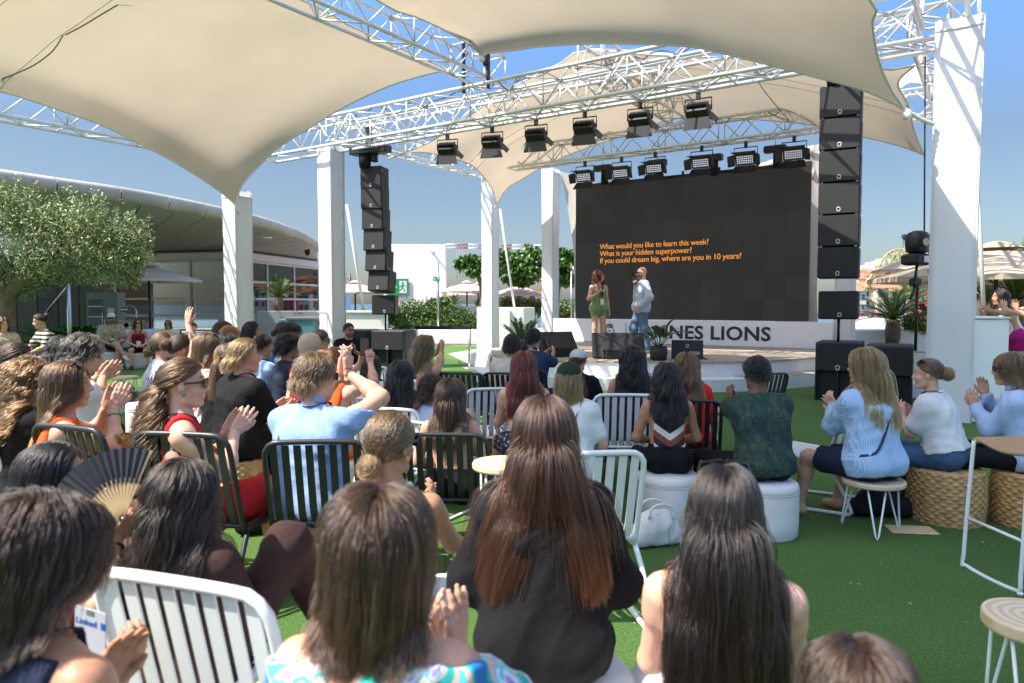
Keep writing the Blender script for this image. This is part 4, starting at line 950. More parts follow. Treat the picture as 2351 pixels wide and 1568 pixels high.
gb = thing('grey_cabinet', 'dark grey outdoor cabinet at the end of the hedge', 'cabinet', at(1083, 740, 29)); p, q = at(1060, 702, 29), at(1107, 770, 29)
b = MB(); b.box(((p.x+q.x)/2, 29.4, p.z/2), (q.x-p.x, .8, p.z)); b.build('body', GREY, gb); b = MB(); b.box(((p.x+q.x)/2-.05, 28.98, p.z*.55), (.7, .02, p.z*.6)); b.build('door', mat('dark grey door', (.1, .105, .11), .5), gb)
# stanchions with belt
def stanchion(label, x, yb, yt, Y):
    p = at(x, yt, Y); r = thing('stanchion', label, 'barrier post', (p.x, Y, 0), 0, 'steel queue posts'); MB().tube([(0, 0, 0), (0, 0, p.z-.03)], .035, 10).build('post', STEEL, r, True)
    MB().lathe([(.19, 0), (.18, .02), (.04, .04)], (0, 0, 0), 16).build('base', STEEL, r, True); MB().lathe([(.04, 0), (.045, .09), (.03, .1)], (0, 0, p.z-.09), 12).build('head', BLACK, r, True); return p
pa = stanchion('steel queue post nearer the left subwoofers', 956, 830, 747, 18.0); pc = stanchion('steel queue post nearer the slim column', 1078, 838, 747, 17.2)
b = MB(); b.bar((pa.x, pa.y, pa.z-.06), (pc.x, pc.y, pc.z-.06), .006, .09); props(b.build('barrier_belt', BLACK), 'black belt stretched between two steel queue posts', 'belt')
# plane trees
def tree(label, trunk, blobs, n, size, m, base):
    r = thing('tree', label, 'tree', base); b = MB()
    for pts, r0, r1 in trunk: 
        q = resample([at(*t) for t in pts], 10); b.tube(q, [r0+(r1-r0)*i/9 for i in range(10)], 7)
    b.build('trunk', BARK, r); cs = [at(x, y, Y) for x, y, Y, _ in blobs]; rs = [(k, k, k*.6) for *_, k in blobs]
    crown('crown', m, clumps(cs, rs, n, shell=.3), size, .7, r, .3); return r
g_ = at(1108, 790, 27.6); g_.z = 0
tree('flat crowned green tree behind the slim columns', [([(1110, 760, 27.6), (1108, 700, 27.6), (1104, 650, 27.6), (1085, 610, 27.5)], .14, .07), ([(1104, 650, 27.6), (1150, 620, 27.6), (1200, 605, 27.6)], .09, .04), ([(1280, 700, 28), (1285, 660, 28), (1300, 630, 28)], .07, .04)],
     [(1062, 605, 27.5, .3), (1080, 600, 27.5, .35), (1085, 620, 27.3, .3), (1105, 610, 27.4, .4), (1130, 600, 27.6, .6), (1150, 590, 27.6, .6), (1165, 620, 27.4, .6), (1190, 600, 27.6, .65), (1215, 590, 27.6, .6), (1220, 625, 27.5, .6), (1240, 605, 27.6, .6), (1180, 640, 27.6, .4), (1200, 645, 27.6, .3), (1290, 600, 28, .6), (1310, 610, 28, .6), (1318, 640, 28, .4), (1295, 640, 28, .4), (1330, 600, 28, .5), (1300, 585, 28, .4)], 9000, .2, PLANE, g_)
# crane, railing, yacht radar domes, street mast
cr = thing('tower_crane', 'far red and white crane jib above the trees', 'crane', at(1130, 573, 120)); REDP = mat('crane red', (.45, .03, .05), .6)
xs = [1025, 1050, 1075, 1100, 1125, 1150, 1175, 1200, 1225, 1250]
for i in range(9):
    a, c = at(xs[i], 569+.3*i, 120), at(xs[i+1], 569.3+.3*i, 120); b = MB(); up = Vector((0, 0, .6))
    b.tube([a, c], .09, 5); b.tube([a+up, c+up], .09, 5)
    for k in range(3): b.tube([a.lerp(c, k/3), a.lerp(c, (k+.5)/3)+up, a.lerp(c, (k+1)/3)], .06, 4)
    b.build('jib_section', REDP if i % 2 else WHITE, cr)
b = MB()
for dx in (0, .5, 1): b.tube([at(1049, 574, 120)+Vector((dx, 0, 0)), at(1049, 640, 120)+Vector((dx, 0, 0))], .03, 4)
b.build('hook_cable', mat('cable grey', (.3, .3, .32), .6), cr)
rl = thing('white_railing', 'white railing along the sea edge behind the slim columns', 'railing', at(1250, 700, 34))
for z in (1.0, .75, .5): p, q = at(1170, 700, 34), at(1325, 700, 34); b = MB(); b.tube([(p.x, 34, z+.5), (q.x, 34, z+.5)], .035, 6); b.build('rail', WHITE, rl)
for k in range(6): x = p.x+(q.x-p.x)*k/5; MB().tube([(x, 34, 0), (x, 34, 1.55)], .03, 6).build('post', WHITE, rl)
yc = thing('yacht_mast', 'dark radar domes of a yacht moored behind the hedge', 'yacht', at(1205, 690, 60)); DK = mat('dark navy', (.03, .035, .045), .4)
for x, y, r in ((1187, 682, .5), (1254, 668, .4)): MB().lathe([(.05, -r*1.3), (r, -r*.8), (r, r*.3), (r*.7, r*.9), (.02, r*1.1)], at(x, y, 60), 12).build('radar_dome', DK, yc)
b = MB()
b.bar(at(1150, 704, 60), at(1240, 701, 60), .5, .3); b.bar(at(1222, 706, 60), at(1222, 672, 60), .4, .4); b.build('mast_deck', DK, yc); b = MB(); b.bar(at(1236, 700, 60), at(1236, 660, 60), .25, .25); b.build('orange_mast', mat('orange steel', (.5, .22, .05), .6), yc)
yb = thing('yacht', 'white yacht superstructure beyond the pavilion glass', 'yacht', at(742, 640, 70))
b = MB(); p = at(757, 690, 70); b.box((p.x-1.2, 72, p.z), (4.5, 6, 3), None, .4); b.build('deckhouse', WHITE, yb); b = MB(); b.lathe([(.1, -1), (.55, -.6), (.6, .2), (.3, .6), (.02, .7)], at(745, 632, 70), 12); b.build('radar_dome', WHITE, yb); b = MB(); b.tube([at(716, 606, 70), at(716, 580, 70)], .1, 5); b.bar(at(708, 598, 70), at(724, 598, 70), .12, .12); b.build('antenna', WHITE, yb)
for k, (x, yt, Y) in enumerate(((803, 628, 90), (800, 645, 95), (1248, 640, 95))):
    b = MB(); b.tube([at(x, 697, Y), at(x, yt, Y)], .12, 5); b.bar(at(x-6, yt+12, Y), at(x+6, yt+12, Y), .1, .1); props(b.build('ship_mast', DK), ['thin dark ship mast left of the hanging speakers', 'shorter ship mast left of the hanging speakers', 'ship mast between tree and slim column'][k], 'mast', 'ship masts')
b = MB(); p = at(1312, 622, 27); b.lathe([(.02, -.02), (.17, .05), (.2, .1)], p, 12, M=Matrix.Rotation(R(80), 3, 'Y')); b.tube([p, (p.x, p.y, 0)], .03, 6); props(b.build('dish_lamp', STEEL), 'small silver dish on a pole in the tree by the screen', 'lamp')
# ================================================================ right side: counter, planter, town
p, q = at(2236, 733, 9.3), at(2322, 733, 9.3); zt = p.z; bc = thing('white_counter', 'white high counter block behind the big column', 'counter', ((p.x+q.x)/2, 9.5, 0))
b = MB(); b.box(((p.x+q.x)/2, 9.8, zt/2), (q.x-p.x, .95, zt), None, .012); b.build('counter_body', WHITE, bc); b = MB(); b.box(((p.x+q.x)/2, 9.8, zt+.02), (q.x-p.x+.03, 1.0, .03), None, .01); b.build('counter_top', WHITE, bc)
p = at(2210, 900, 9.4); b = MB(); b.tube([(p.x, 9.4, 0), at(2226, 700, 9.4), at(2228, 560, 9.6)], .02, 8); props(b.build('strap_pole', mat('cream mast', (.66, .64, .58), .5)), 'slim pale pole standing against the big column', 'pole')
b = MB(); p0, p1 = at(1955, 862, 11.8), at(2130, 862, 11.8); b.box(((p0.x+p1.x)/2+.2, 12.1, .12), (p1.x-p0.x+.4, .8, .24), None, .01); props(b.build('white_bench', WHITE), 'low white box bench beside the right subwoofers', 'bench')
lp = thing('low_white_planter', 'long low white planter wall right of the stage', 'planter', at(2050, 770, 19)); zt = at(2000, 757, 18.5).z
p0, p1 = at(1955, 790, 18.5), at(2130, 790, 18.5); b = MB(); b.box(((p0.x+p1.x)/2, 18.9, zt/2), (p1.x-p0.x, .8, zt), None, .03); b.build('wall_body', WHITE, lp)
p0, p1 = at(1960, 742, 24), at(2030, 742, 24); b = MB(); b.box(((p0.x+p1.x)/2, 24.2, .55), (p1.x-p0.x, .5, 1.1), None, .03); b.build('rear_wall', WHITE, lp)
bush('yellow flowering bush beside the cycad on the right', [(2090, 745, 18.6, .3), (2108, 738, 18.6, .35), (2118, 750, 18.6, .3)], 2500, .07, leaf_mat('yellow flowers', (.04, .1, .02), (.08, .17, .03), (.55, .45, .03)), name='bush', cat='bush')
bush('low bed of purple and orange flowers behind the white planter', [(1972, 728, 25, .28), (1990, 727, 25, .28), (2008, 727, 25, .28), (2022, 728, 25, .25)], 2500, .06, leaf_mat('flower bed', (.05, .12, .04), (.35, .18, .38), (.6, .2, .08)), name='flower_bed', cat='flowers')
PALLET = mat('plywood', (.50, .37, .22), .7, var=.2, vscale=2)
p = at(2000, 775, 16.5); pd = thing('wheel_dolly', 'pale plywood dolly leaning on another at the stage side', 'dolly', (p.x, p.y, .1), R(-30))
for k, (t, z) in enumerate(((R(0), .1), (R(10), .26))): MB().box((-.1+.1*k, 0, z), (1.0, .7, .04), Matrix.Rotation(t, 3, 'Y'), .01).build('board', PALLET, pd, True)
for sx, sy in ((-.4, -.3), (.4, -.3), (-.4, .3), (.4, .3)): MB().lathe([(.04, -.02), (.06, 0), (.04, .02)], (sx, sy, 0), 10, M=Matrix.Rotation(R(90), 3, 'X')).build('wheel', BLACK, pd, True)
big = at(2300, 720, 12.5)
for k, (x, y, Y, h, lab) in enumerate(((2330, 690, 13.5, 1.9, 'big spiky palm tuft above the right parasol edge'), (2345, 640, 15.5, 2.2, 'tall spiky palm at the right picture side behind the parasol'), (2265, 690, 16, 1.6, 'palm fronds seen under the beige parasol'), (2095, 690, 22, 1.9, 'grey green palm fronds behind the moving head light'))):
    palm(lab, Vector((at(x, y, Y).x, Y, .0)), at(x, y, Y).z, 34, h*.62, grp='taller palms on the right')
# drooping pale flower stalks
b = MB(); STK = mat('pale palm stalks', (.38, .36, .14), .7)
for pts in ([(1985, 668), (2010, 620), (2060, 602), (2098, 610)], [(1998, 660), (2030, 590), (2065, 572), (2100, 580)], [(2020, 640), (2060, 580), (2095, 566)], [(2235, 572), (2280, 556), (2320, 558), (2351, 570)]):
    q = resample([at(x, y, 21) for x, y in pts], 16); b.tube(q, [.03-.001*i for i in range(16)], 5)
    for c in q[3:]:
        for _ in range(5): e = Vector((random.gauss(0, .1), random.gauss(0, .1), -random.uniform(.1, .5))); b.tube([c, c+e], .008, 3)
props(b.build('palm_flower_stalks', STK), 'drooping yellow flower stalks of a palm above the far roofs', 'plant')
mast = thing('street_mast', 'thin dark mast with a camera behind the far roofs', 'mast', at(2077, 690, 60)); b = MB(); b.tube([at(2077, 700, 60), at(2077, 545, 60)], .12, 6); b.build('pole', DK, mast); b = MB(); b.box(at(2078, 543, 60), (.5, .3, .35), None, .05); b.build('camera_head', DK, mast)
# town on the hillside
hill = MB(); rows = []
for j in range(6):
    rows.append([Vector((x, 190+j*30, -2+[0, 3, 9, 14, 14, 8][j]*(.7+.3*math.sin(x*.03)))) for x in range(40, 260, 10)])
hill.grid(rows); props(hill.build('hillside', mat('hill scrub', (.10, .13, .06), .9, var=.3, vscale=.06)), kind='structure')
WALLC = [(.62, .52, .38), (.66, .60, .50), (.55, .42, .30), (.60, .10, .07), (.68, .66, .60)]; TILE = mat('terracotta roof', (.42, .17, .09), .85, var=.25, vscale=.8); SHUT = mat('window shutter', (.20, .30, .24), .7); WDARK = mat('far window', (.06, .07, .09), .25)
desc = {0: 'ochre', 1: 'cream', 2: 'sandy', 3: 'red', 4: 'white'}
town = [(1972, 628, 668, 26, 215, 1), (1990, 640, 690, 36, 200, 0), (2018, 628, 664, 34, 205, 3), (2050, 632, 700, 40, 190, 1), (2085, 640, 700, 36, 188, 0), (2022, 606, 640, 30, 240, 4), (2046, 598, 636, 34, 245, 1), (2000, 660, 712, 30, 180, 2), (2030, 662, 714, 32, 178, 0), (2066, 668, 712, 32, 176, 4), (1975, 668, 712, 26, 178, 1), (2106, 634, 700, 32, 186, 2), (2255, 650, 700, 46, 185, 0), (2300, 655, 700, 40, 180, 1), (2100, 606, 640, 36, 230, 2), (2130, 650, 710, 40, 184, 3), (2220, 660, 712, 40, 182, 4)]
for k, (x, yt, yb, w, Y, ci) in enumerate(town):
    p0, p1 = at(x-w/2, yt, Y), at(x+w/2, yb, Y); W, H = p1.x-p0.x, p0.z-p1.z+6; zb = p1.z-6
    where = ['near the speaker stack', 'under the drooping stalks', 'in the middle of the slope', 'behind the parasol tip', 'close to the big column'][min(4, k % 5)]
    o = thing('town_house', '%s far hillside house %s, %s' % (desc[ci], where, ('flat roofed' if yt < 610 else 'tile roofed') + [', low in the row', ', mid slope', ', upper row', ', far up'][k//5]), 'house', ((p0.x+p1.x)/2, Y, zb), 0, 'houses on the far hillside')
    b = MB(); b.box((0, 5, H/2), (W, 10, H)); b.build('wall', mat('town wall %d' % ci, WALLC[ci], .85, var=.1, vscale=.1), o, True)
    if yt >= 610:
        b = MB(); b.prism([(-W/2-.3, -.4, H), (-W/2-.3, 10.4, H), (-W/2-.3, 5, H+1.6)], (W+.6, 0, 0)); b.build('roof', TILE, o, True)
    else:
        b = MB(); b.box((0, 5, H+.4), (W*.6, 6, .8)); b.build('roof', mat('town wall 4', WALLC[4], .85), o, True)
    ncol = max(2, int(W/1.8)); nr = max(1, int((H-4)/2.6))
    b = MB(); b.box((0, -.03, 0), (.62, .08, 1.25)); wm = b.mesh('window', WDARK); b = MB(); b.box((0, -.05, 0), (.30, .08, 1.3)); sm_ = b.mesh('shutter', SHUT)
    for i in range(ncol):
        for j in range(nr):
            wo = link('window', wm, o); wo.location = (-W/2+W*(i+.5)/ncol, 0, H-1.5-2.5*j)
            for sx in (-.47, .47): so = link('shutter', sm_, wo); so.location = (sx, 0, 0)
# ================================================================ bodies: rounded limbs blended into one skin on a grid, then meshed
def _n(v): v = np.asarray(v, float); return v/(np.linalg.norm(v)+1e-12)
def field(prims, h, k=.025, cuts=(), pad=.03, noise=None):
    """prims: ('c', a, b, ra, rb) rounded cones, ('e', centre, R(3x3 rows=axes), radii). returns grid, origin"""
    lo = np.full(3, 1e9); hi = -lo
    for q in prims:
        if q[0] == 'c': m = max(q[3], q[4]); lo = np.minimum(lo, np.minimum(q[1], q[2])-m); hi = np.maximum(hi, np.maximum(q[1], q[2])+m)
        else: m = max(q[3]); lo = np.minimum(lo, q[1]-m); hi = np.maximum(hi, q[1]+m)
    lo -= pad; hi += pad; n = np.maximum(4, np.ceil((hi-lo)/h).astype(int)+1)
    F = np.full(n, .2, np.float32); ax = [(lo[i]+h*np.arange(n[i])).astype(np.float32) for i in range(3)]
    for q in prims:
        if q[0] == 'c': m = max(q[3], q[4])+k+h*2; a0 = np.minimum(q[1], q[2])-m; a1 = np.maximum(q[1], q[2])+m
        else: m = max(q[3])+k+h*2; a0 = q[1]-m; a1 = q[1]+m
        i0 = np.maximum(0, np.floor((a0-lo)/h).astype(int)); i1 = np.minimum(n, np.ceil((a1-lo)/h).astype(int)+1)
        if (i1 <= i0).any(): continue
        X = ax[0][i0[0]:i1[0]][:, None, None]; Y = ax[1][i0[1]:i1[1]][None, :, None]; Z = ax[2][i0[2]:i1[2]][None, None, :]
        if q[0] == 'c':
            a = np.asarray(q[1], np.float32); d = (np.asarray(q[2])-a).astype(np.float32); L2 = float(d @ d)+1e-12
            t = np.clip(((X-a[0])*d[0]+(Y-a[1])*d[1]+(Z-a[2])*d[2])/L2, 0, 1)
            D = np.sqrt((X-a[0]-t*d[0])**2+(Y-a[1]-t*d[1])**2+(Z-a[2]-t*d[2])**2)-(q[3]+(q[4]-q[3])*t)
        else:
            c = q[1]; A = q[2]; r = q[3]; x, y, z = X-c[0], Y-c[1], Z-c[2]
            u = [(x*A[i][0]+y*A[i][1]+z*A[i][2])/r[i] for i in range(3)]
            D = (np.sqrt(u[0]**2+u[1]**2+u[2]**2)-1)*min(r)
        S = F[i0[0]:i1[0], i0[1]:i1[1], i0[2]:i1[2]]
        hh = np.maximum(k-np.abs(S-D), 0)/k
        F[i0[0]:i1[0], i0[1]:i1[1], i0[2]:i1[2]] = np.minimum(S, D)-hh*hh*k*.25
    for q, nn in cuts:
        nn = _n(nn); P = ax[0][:, None, None]*nn[0]+ax[1][None, :, None]*nn[1]+ax[2][None, None, :]*nn[2]-float(np.dot(q, nn))
        np.maximum(F, P.astype(np.float32), out=F)
    return F, lo
def nets(F, lo, h):
    ins = F < 0; nx, ny, nz = F.shape
    c = np.zeros((nx-1, ny-1, nz-1), np.int8)
    for dx in (0, 1):
        for dy in (0, 1):
            for dz in (0, 1): c += ins[dx:nx-1+dx, dy:ny-1+dy, dz:nz-1+dz]
    act = (c > 0) & (c < 8); I = np.argwhere(act)
    idx = np.full(act.shape, -1, np.int32); idx[act] = np.arange(len(I))
    acc = np.zeros((len(I), 3)); cnt = np.zeros(len(I))
    cor = np.array([(x, y, z) for x in (0, 1) for y in (0, 1) for z in (0, 1)])
    for i in range(8):
        for j in range(i+1, 8):
            if np.abs(cor[i]-cor[j]).sum() != 1: continue
            f0 = F[tuple((I+cor[i]).T)]; f1 = F[tuple((I+cor[j]).T)]; m = (f0 < 0) != (f1 < 0)
            t = np.where(m, f0/np.where(np.abs(f0-f1) < 1e-9, 1, f0-f1), 0)
            acc += np.where(m[:, None], cor[i]+(cor[j]-cor[i])*t[:, None], 0); cnt += m
    Vx = lo+h*(I+acc/cnt[:, None]); Q = []
    for ax in range(3):
        s0 = [slice(None)]*3; s1 = [slice(None)]*3; s0[ax] = slice(0, -1); s1[ax] = slice(1, None)
        a = ins[tuple(s0)]; b = ins[tuple(s1)]; E = np.argwhere(a != b)
        o1, o2 = (ax+1) % 3, (ax+2) % 3
        E = E[(E[:, o1] > 0) & (E[:, o2] > 0) & (E[:, o1] < F.shape[o1]-1) & (E[:, o2] < F.shape[o2]-1)]
        if not len(E): continue
        def at_(d1, d2): e = E.copy(); e[:, o1] -= d1; e[:, o2] -= d2; return idx[tuple(e.T)]
        q = np.stack([at_(1, 1), at_(0, 1), at_(0, 0), at_(1, 0)], 1); fl = b[tuple(E.T)]
        q[fl] = q[fl][:, ::-1]; Q.append(q)
    return Vx, np.vstack(Q)
def smooth_n(Vx, Q):
    a = np.cross(Vx[Q[:, 2]]-Vx[Q[:, 0]], Vx[Q[:, 3]]-Vx[Q[:, 1]]); N = np.zeros_like(Vx)
    for i in range(4): np.add.at(N, Q[:, i], a)
    return N/(np.linalg.norm(N, axis=1)[:, None]+1e-12)
def folds(Vx, Q, amp, r, dirs=7, f=(18, 60), ridge=False):
    N = smooth_n(Vx, Q); d = np.zeros(len(Vx))
    for _ in range(dirs):
        w = _n(r.normal(size=3))*r.uniform(*f); wv = _n(r.normal(size=3))*r.uniform(6, 14)
        q_ = np.sin(Vx @ w+1.6*np.sin(Vx @ wv+r.uniform(0, 6))+r.uniform(0, 6)); d += q_ if not ridge else 1.3*(1-2*np.abs(q_))*(.5+.5*np.sin(Vx @ wv*.8+r.uniform(0, 6)))
    return Vx+N*(d/dirs*1.8*amp)[:, None]
def cone(a, b, ra, rb): return ('c', np.asarray(a, float), np.asarray(b, float), float(ra), float(rb))
def ell(c, r, A=np.eye(3)): return ('e', np.asarray(c, float), np.asarray(A, float), tuple(float(x) for x in r))
def rotz(a): c, s = math.cos(a), math.sin(a); return np.array([[c, -s, 0], [s, c, 0], [0, 0, 1.]])
def rotx(a): c, s = math.cos(a), math.sin(a); return np.array([[1., 0, 0], [0, c, -s], [0, s, c]])
def roty(a): c, s = math.cos(a), math.sin(a); return np.array([[c, 0, s], [0, 1., 0], [-s, 0, c]])
def limb(S, W, l1, l2, pole):
    S, W = np.asarray(S, float), np.asarray(W, float); d = W-S; L = np.linalg.norm(d); m = (l1+l2)*.995
    if L > m: W = S+d/L*m; d = W-S; L = m
    a = (l1*l1-l2*l2+L*L)/(2*L); hgt = math.sqrt(max(1e-6, l1*l1-a*a)); u = d/L; p = np.asarray(pole, float); p = _n(p-u*(p @ u))
    return S+u*a+p*hgt, W
def hand_prims(W, D, N, side, s, curl=.25, spread=.1, fist=False):
    """W wrist, D finger direction, N palm normal, side +1 right hand / -1 left"""
    D = _n(D); N = _n(np.asarray(N, float)-D*np.dot(N, D)); X = np.cross(D, N)*side      # X: thumb side
    X = -X
    P = lambda x, y, z: W+s*(X*x+D*y+N*z)
    out = []; xs = (.030, .010, -.011, -.030); ls = (.074, .084, .077, .060); cb = (0, .0, .08, .16)
    for i, x in enumerate(xs):
        out.append(cone(P(x*.55, .0, 0), P(x, .083-.006*(i == 3), 0), s*.0165, s*.0125))
        ang = 0; p = np.array([x, .083-.006*(i == 3), 0.0]); sp = -spread*(i-1.4)
        for j, fr in enumerate((.46, .30, .24)):
            ang += (curl+cb[i]*.5)*(.9 if j == 0 else 1.15) if not fist else (1.15, 1.45, .9)[j]
            q = p+ls[i]*fr*np.array([math.sin(sp)*math.cos(ang), math.cos(ang)*math.cos(sp), math.sin(ang)])
            out.append(cone(P(*p), P(*q), s*(.0098-.0011*j-.001*(i == 3)), s*(.0090-.0011*j-.001*(i == 3)))); p = q
    t = [(.018, .014, .006), (.044, .045, .016), (.056, .075, .022), (.058, .100, .024)] if not fist else [(.018, .014, .006), (.040, .05, .022), (.026, .075, .042), (.006, .085, .046)]
    for j in range(3): out.append(cone(P(*t[j]), P(*t[j+1]), s*(.0165, .0115, .0100)[j], s*(.012, .0105, .0085)[j]))
    out.append(cone(P(0, -.03, 0), P(0, .02, 0), s*.023, s*.021))
    return out
SKINS = {'fair': (.66, .385, .27), 'light': (.58, .325, .215), 'tan': (.46, .235, .135), 'olive': (.50, .275, .165), 'brown': (.19, .095, .055), 'dark': (.075, .038, .024)}
_skin = {}
def skin_mat():
    if 'm' in _skin: return _skin['m']
    m = mat('skin', (.5, .3, .22), .48, spec=.35); N, L, b = nodes(m); a = N.new('ShaderNodeAttribute'); a.attribute_name = 'tint'
    tc = N.new('ShaderNodeTexCoord'); n = N.new('ShaderNodeTexNoise'); n.inputs['Scale'].default_value = 30; n.inputs['Detail'].default_value = 4; L.new(tc.outputs['Object'], n.inputs['Vector'])
    r = ramp(m.node_tree, [(.3, (.88, .84, .83)), (.7, (1.04, 1.03, 1.02))]); L.new(n.outputs['Fac'], r.inputs[0])
    mx = N.new('ShaderNodeMix'); mx.data_type = 'RGBA'; mx.blend_type = 'MULTIPLY'; mx.inputs['Factor'].default_value = 1
    L.new(a.outputs['Color'], mx.inputs['A']); L.new(r.outputs[0], mx.inputs['B']); L.new(mx.outputs['Result'], b.inputs['Base Color'])
    b.inputs['Subsurface Weight'].default_value = .12; b.inputs['Subsurface Radius'].default_value = (.012, .005, .003); b.inputs['Subsurface Scale'].default_value = .6
    bp = N.new('ShaderNodeBump'); bp.inputs['Strength'].default_value = .12; bp.inputs['Distance'].default_value = .003; n3 = N.new('ShaderNodeTexNoise'); n3.inputs['Scale'].default_value = 240
    L.new(tc.outputs['Object'], n3.inputs['Vector']); L.new(n3.outputs['Fac'], bp.inputs['Height']); L.new(bp.outputs[0], b.inputs['Normal'])
    _skin['m'] = m; return m
EYEW = mat('eye white', (.62, .60, .58), .25); EYEI = mat('iris', (.03, .018, .012), .15); BROW = None
HAIRC = {'dark': ((.0105, .0052, .0034), (.025, .0125, .0075)), 'black': ((.006, .005, .005), (.010, .008, .008)), 'brown': ((.024, .012, .0065), (.068, .034, .017)), 'chestnut': ((.017, .0075, .0046), (.105, .034, .012)),
         'auburn': ((.060, .018, .008), (.15, .045, .016)), 'red': ((.07, .012, .008), (.14, .022, .012)), 'orange': ((.22, .065, .02), (.34, .11, .035)), 'lbrown': ((.065, .034, .016), (.17, .092, .040)), 'blond': ((.15, .075, .024), (.38, .205, .068)),
         'dblond': ((.075, .040, .017), (.30, .17, .068)), 'gold': ((.060, .027, .010), (.19, .090, .030)), 'darker': ((.0065, .0038, .0028), (.021, .011, .0070)), 'gbrown': ((.036, .017, .008), (.13, .060, .024)), 'grey': ((.012, .010, .009), (.045, .040, .036))}
def hair_mat(c):
    k = 'hair '+c
    if k in _mats: return _mats[k]
    m = bpy.data.materials.new(k); m.use_nodes = True; nt = m.node_tree; N, L = nt.nodes, nt.links; N.remove(N['Principled BSDF'])
    h = N.new('ShaderNodeBsdfHairPrincipled'); h.model = 'CHIANG'; h.parametrization = 'COLOR'; i = N.new('ShaderNodeHairInfo')
    h.inputs['Roughness'].default_value = .33; h.inputs['Radial Roughness'].default_value = .5; h.inputs['Coat'].default_value = .05
    a, b = [tuple(x*.68 for x in q) for q in HAIRC[c]]; mid = tuple((x+y)/2 for x, y in zip(a, b))
    r1 = ramp(nt, [(0, tuple(x*.45 for x in a)), (.35, a), (.7, mid), (1, tuple(min(1, x*1.35) for x in b))]); L.new(i.outputs['Random'], r1.inputs[0])
    r2 = ramp(nt, [(.45, (0, 0, 0)), (1, (.6, .6, .6))]); L.new(i.outputs['Intercept'], r2.inputs[0])
    mx = N.new('ShaderNodeMix'); mx.data_type = 'RGBA'; L.new(r2.outputs[0], mx.inputs['Factor']); L.new(r1.outputs[0], mx.inputs['A']); mx.inputs['B'].default_value = (*b, 1)
    L.new(mx.outputs['Result'], h.inputs['Color']); L.new(h.outputs[0], N['Material Output'].inputs[0]); _mats[k] = m; return m
def push_out(P, prims, margin):
    """moves points out of the prims to at least margin; returns new points"""
    for _ in range(2):
        best = np.full(len(P), 1e9); G = np.zeros_like(P)
        for q in prims:
            if q[0] == 'c':
                d = q[2]-q[1]; t = np.clip(((P-q[1]) @ d)/(d @ d+1e-12), 0, 1); v = P-q[1]-t[:, None]*d; l = np.linalg.norm(v, axis=1)+1e-9; D = l-(q[3]+(q[4]-q[3])*t); g = v/l[:, None]
            else:
                x = (P-q[1]) @ q[2].T; r = np.array(q[3]); l = np.linalg.norm(x/r, axis=1)+1e-9; D = (l-1)*min(r); g = (x/r/r) @ q[2]; g /= np.linalg.norm(g, axis=1)[:, None]+1e-12
            m = D < best; best = np.where(m, D, best); G[m] = g[m]
        need = margin-best; P = P+G*np.maximum(need, 0)[:, None]
    return P
def hair_curves(name, paths, rad, material, parent):
    N, K = paths.shape[:2]; hc = bpy.data.hair_curves.new(name); hc.add_curves([K]*N)
    hc.points.foreach_set('position', paths.reshape(-1).astype(np.float32))
    r = (rad*np.linspace(1, .45, K))[None, :]*np.ones((N, 1)); a = hc.attributes.get('radius') or hc.attributes.new('radius', 'FLOAT', 'POINT'); a.data.foreach_set('value', r.reshape(-1).astype(np.float32))
    hc.materials.append(material); o = bpy.data.objects.new(name, hc); COL.objects.link(o); o.parent = parent; return o
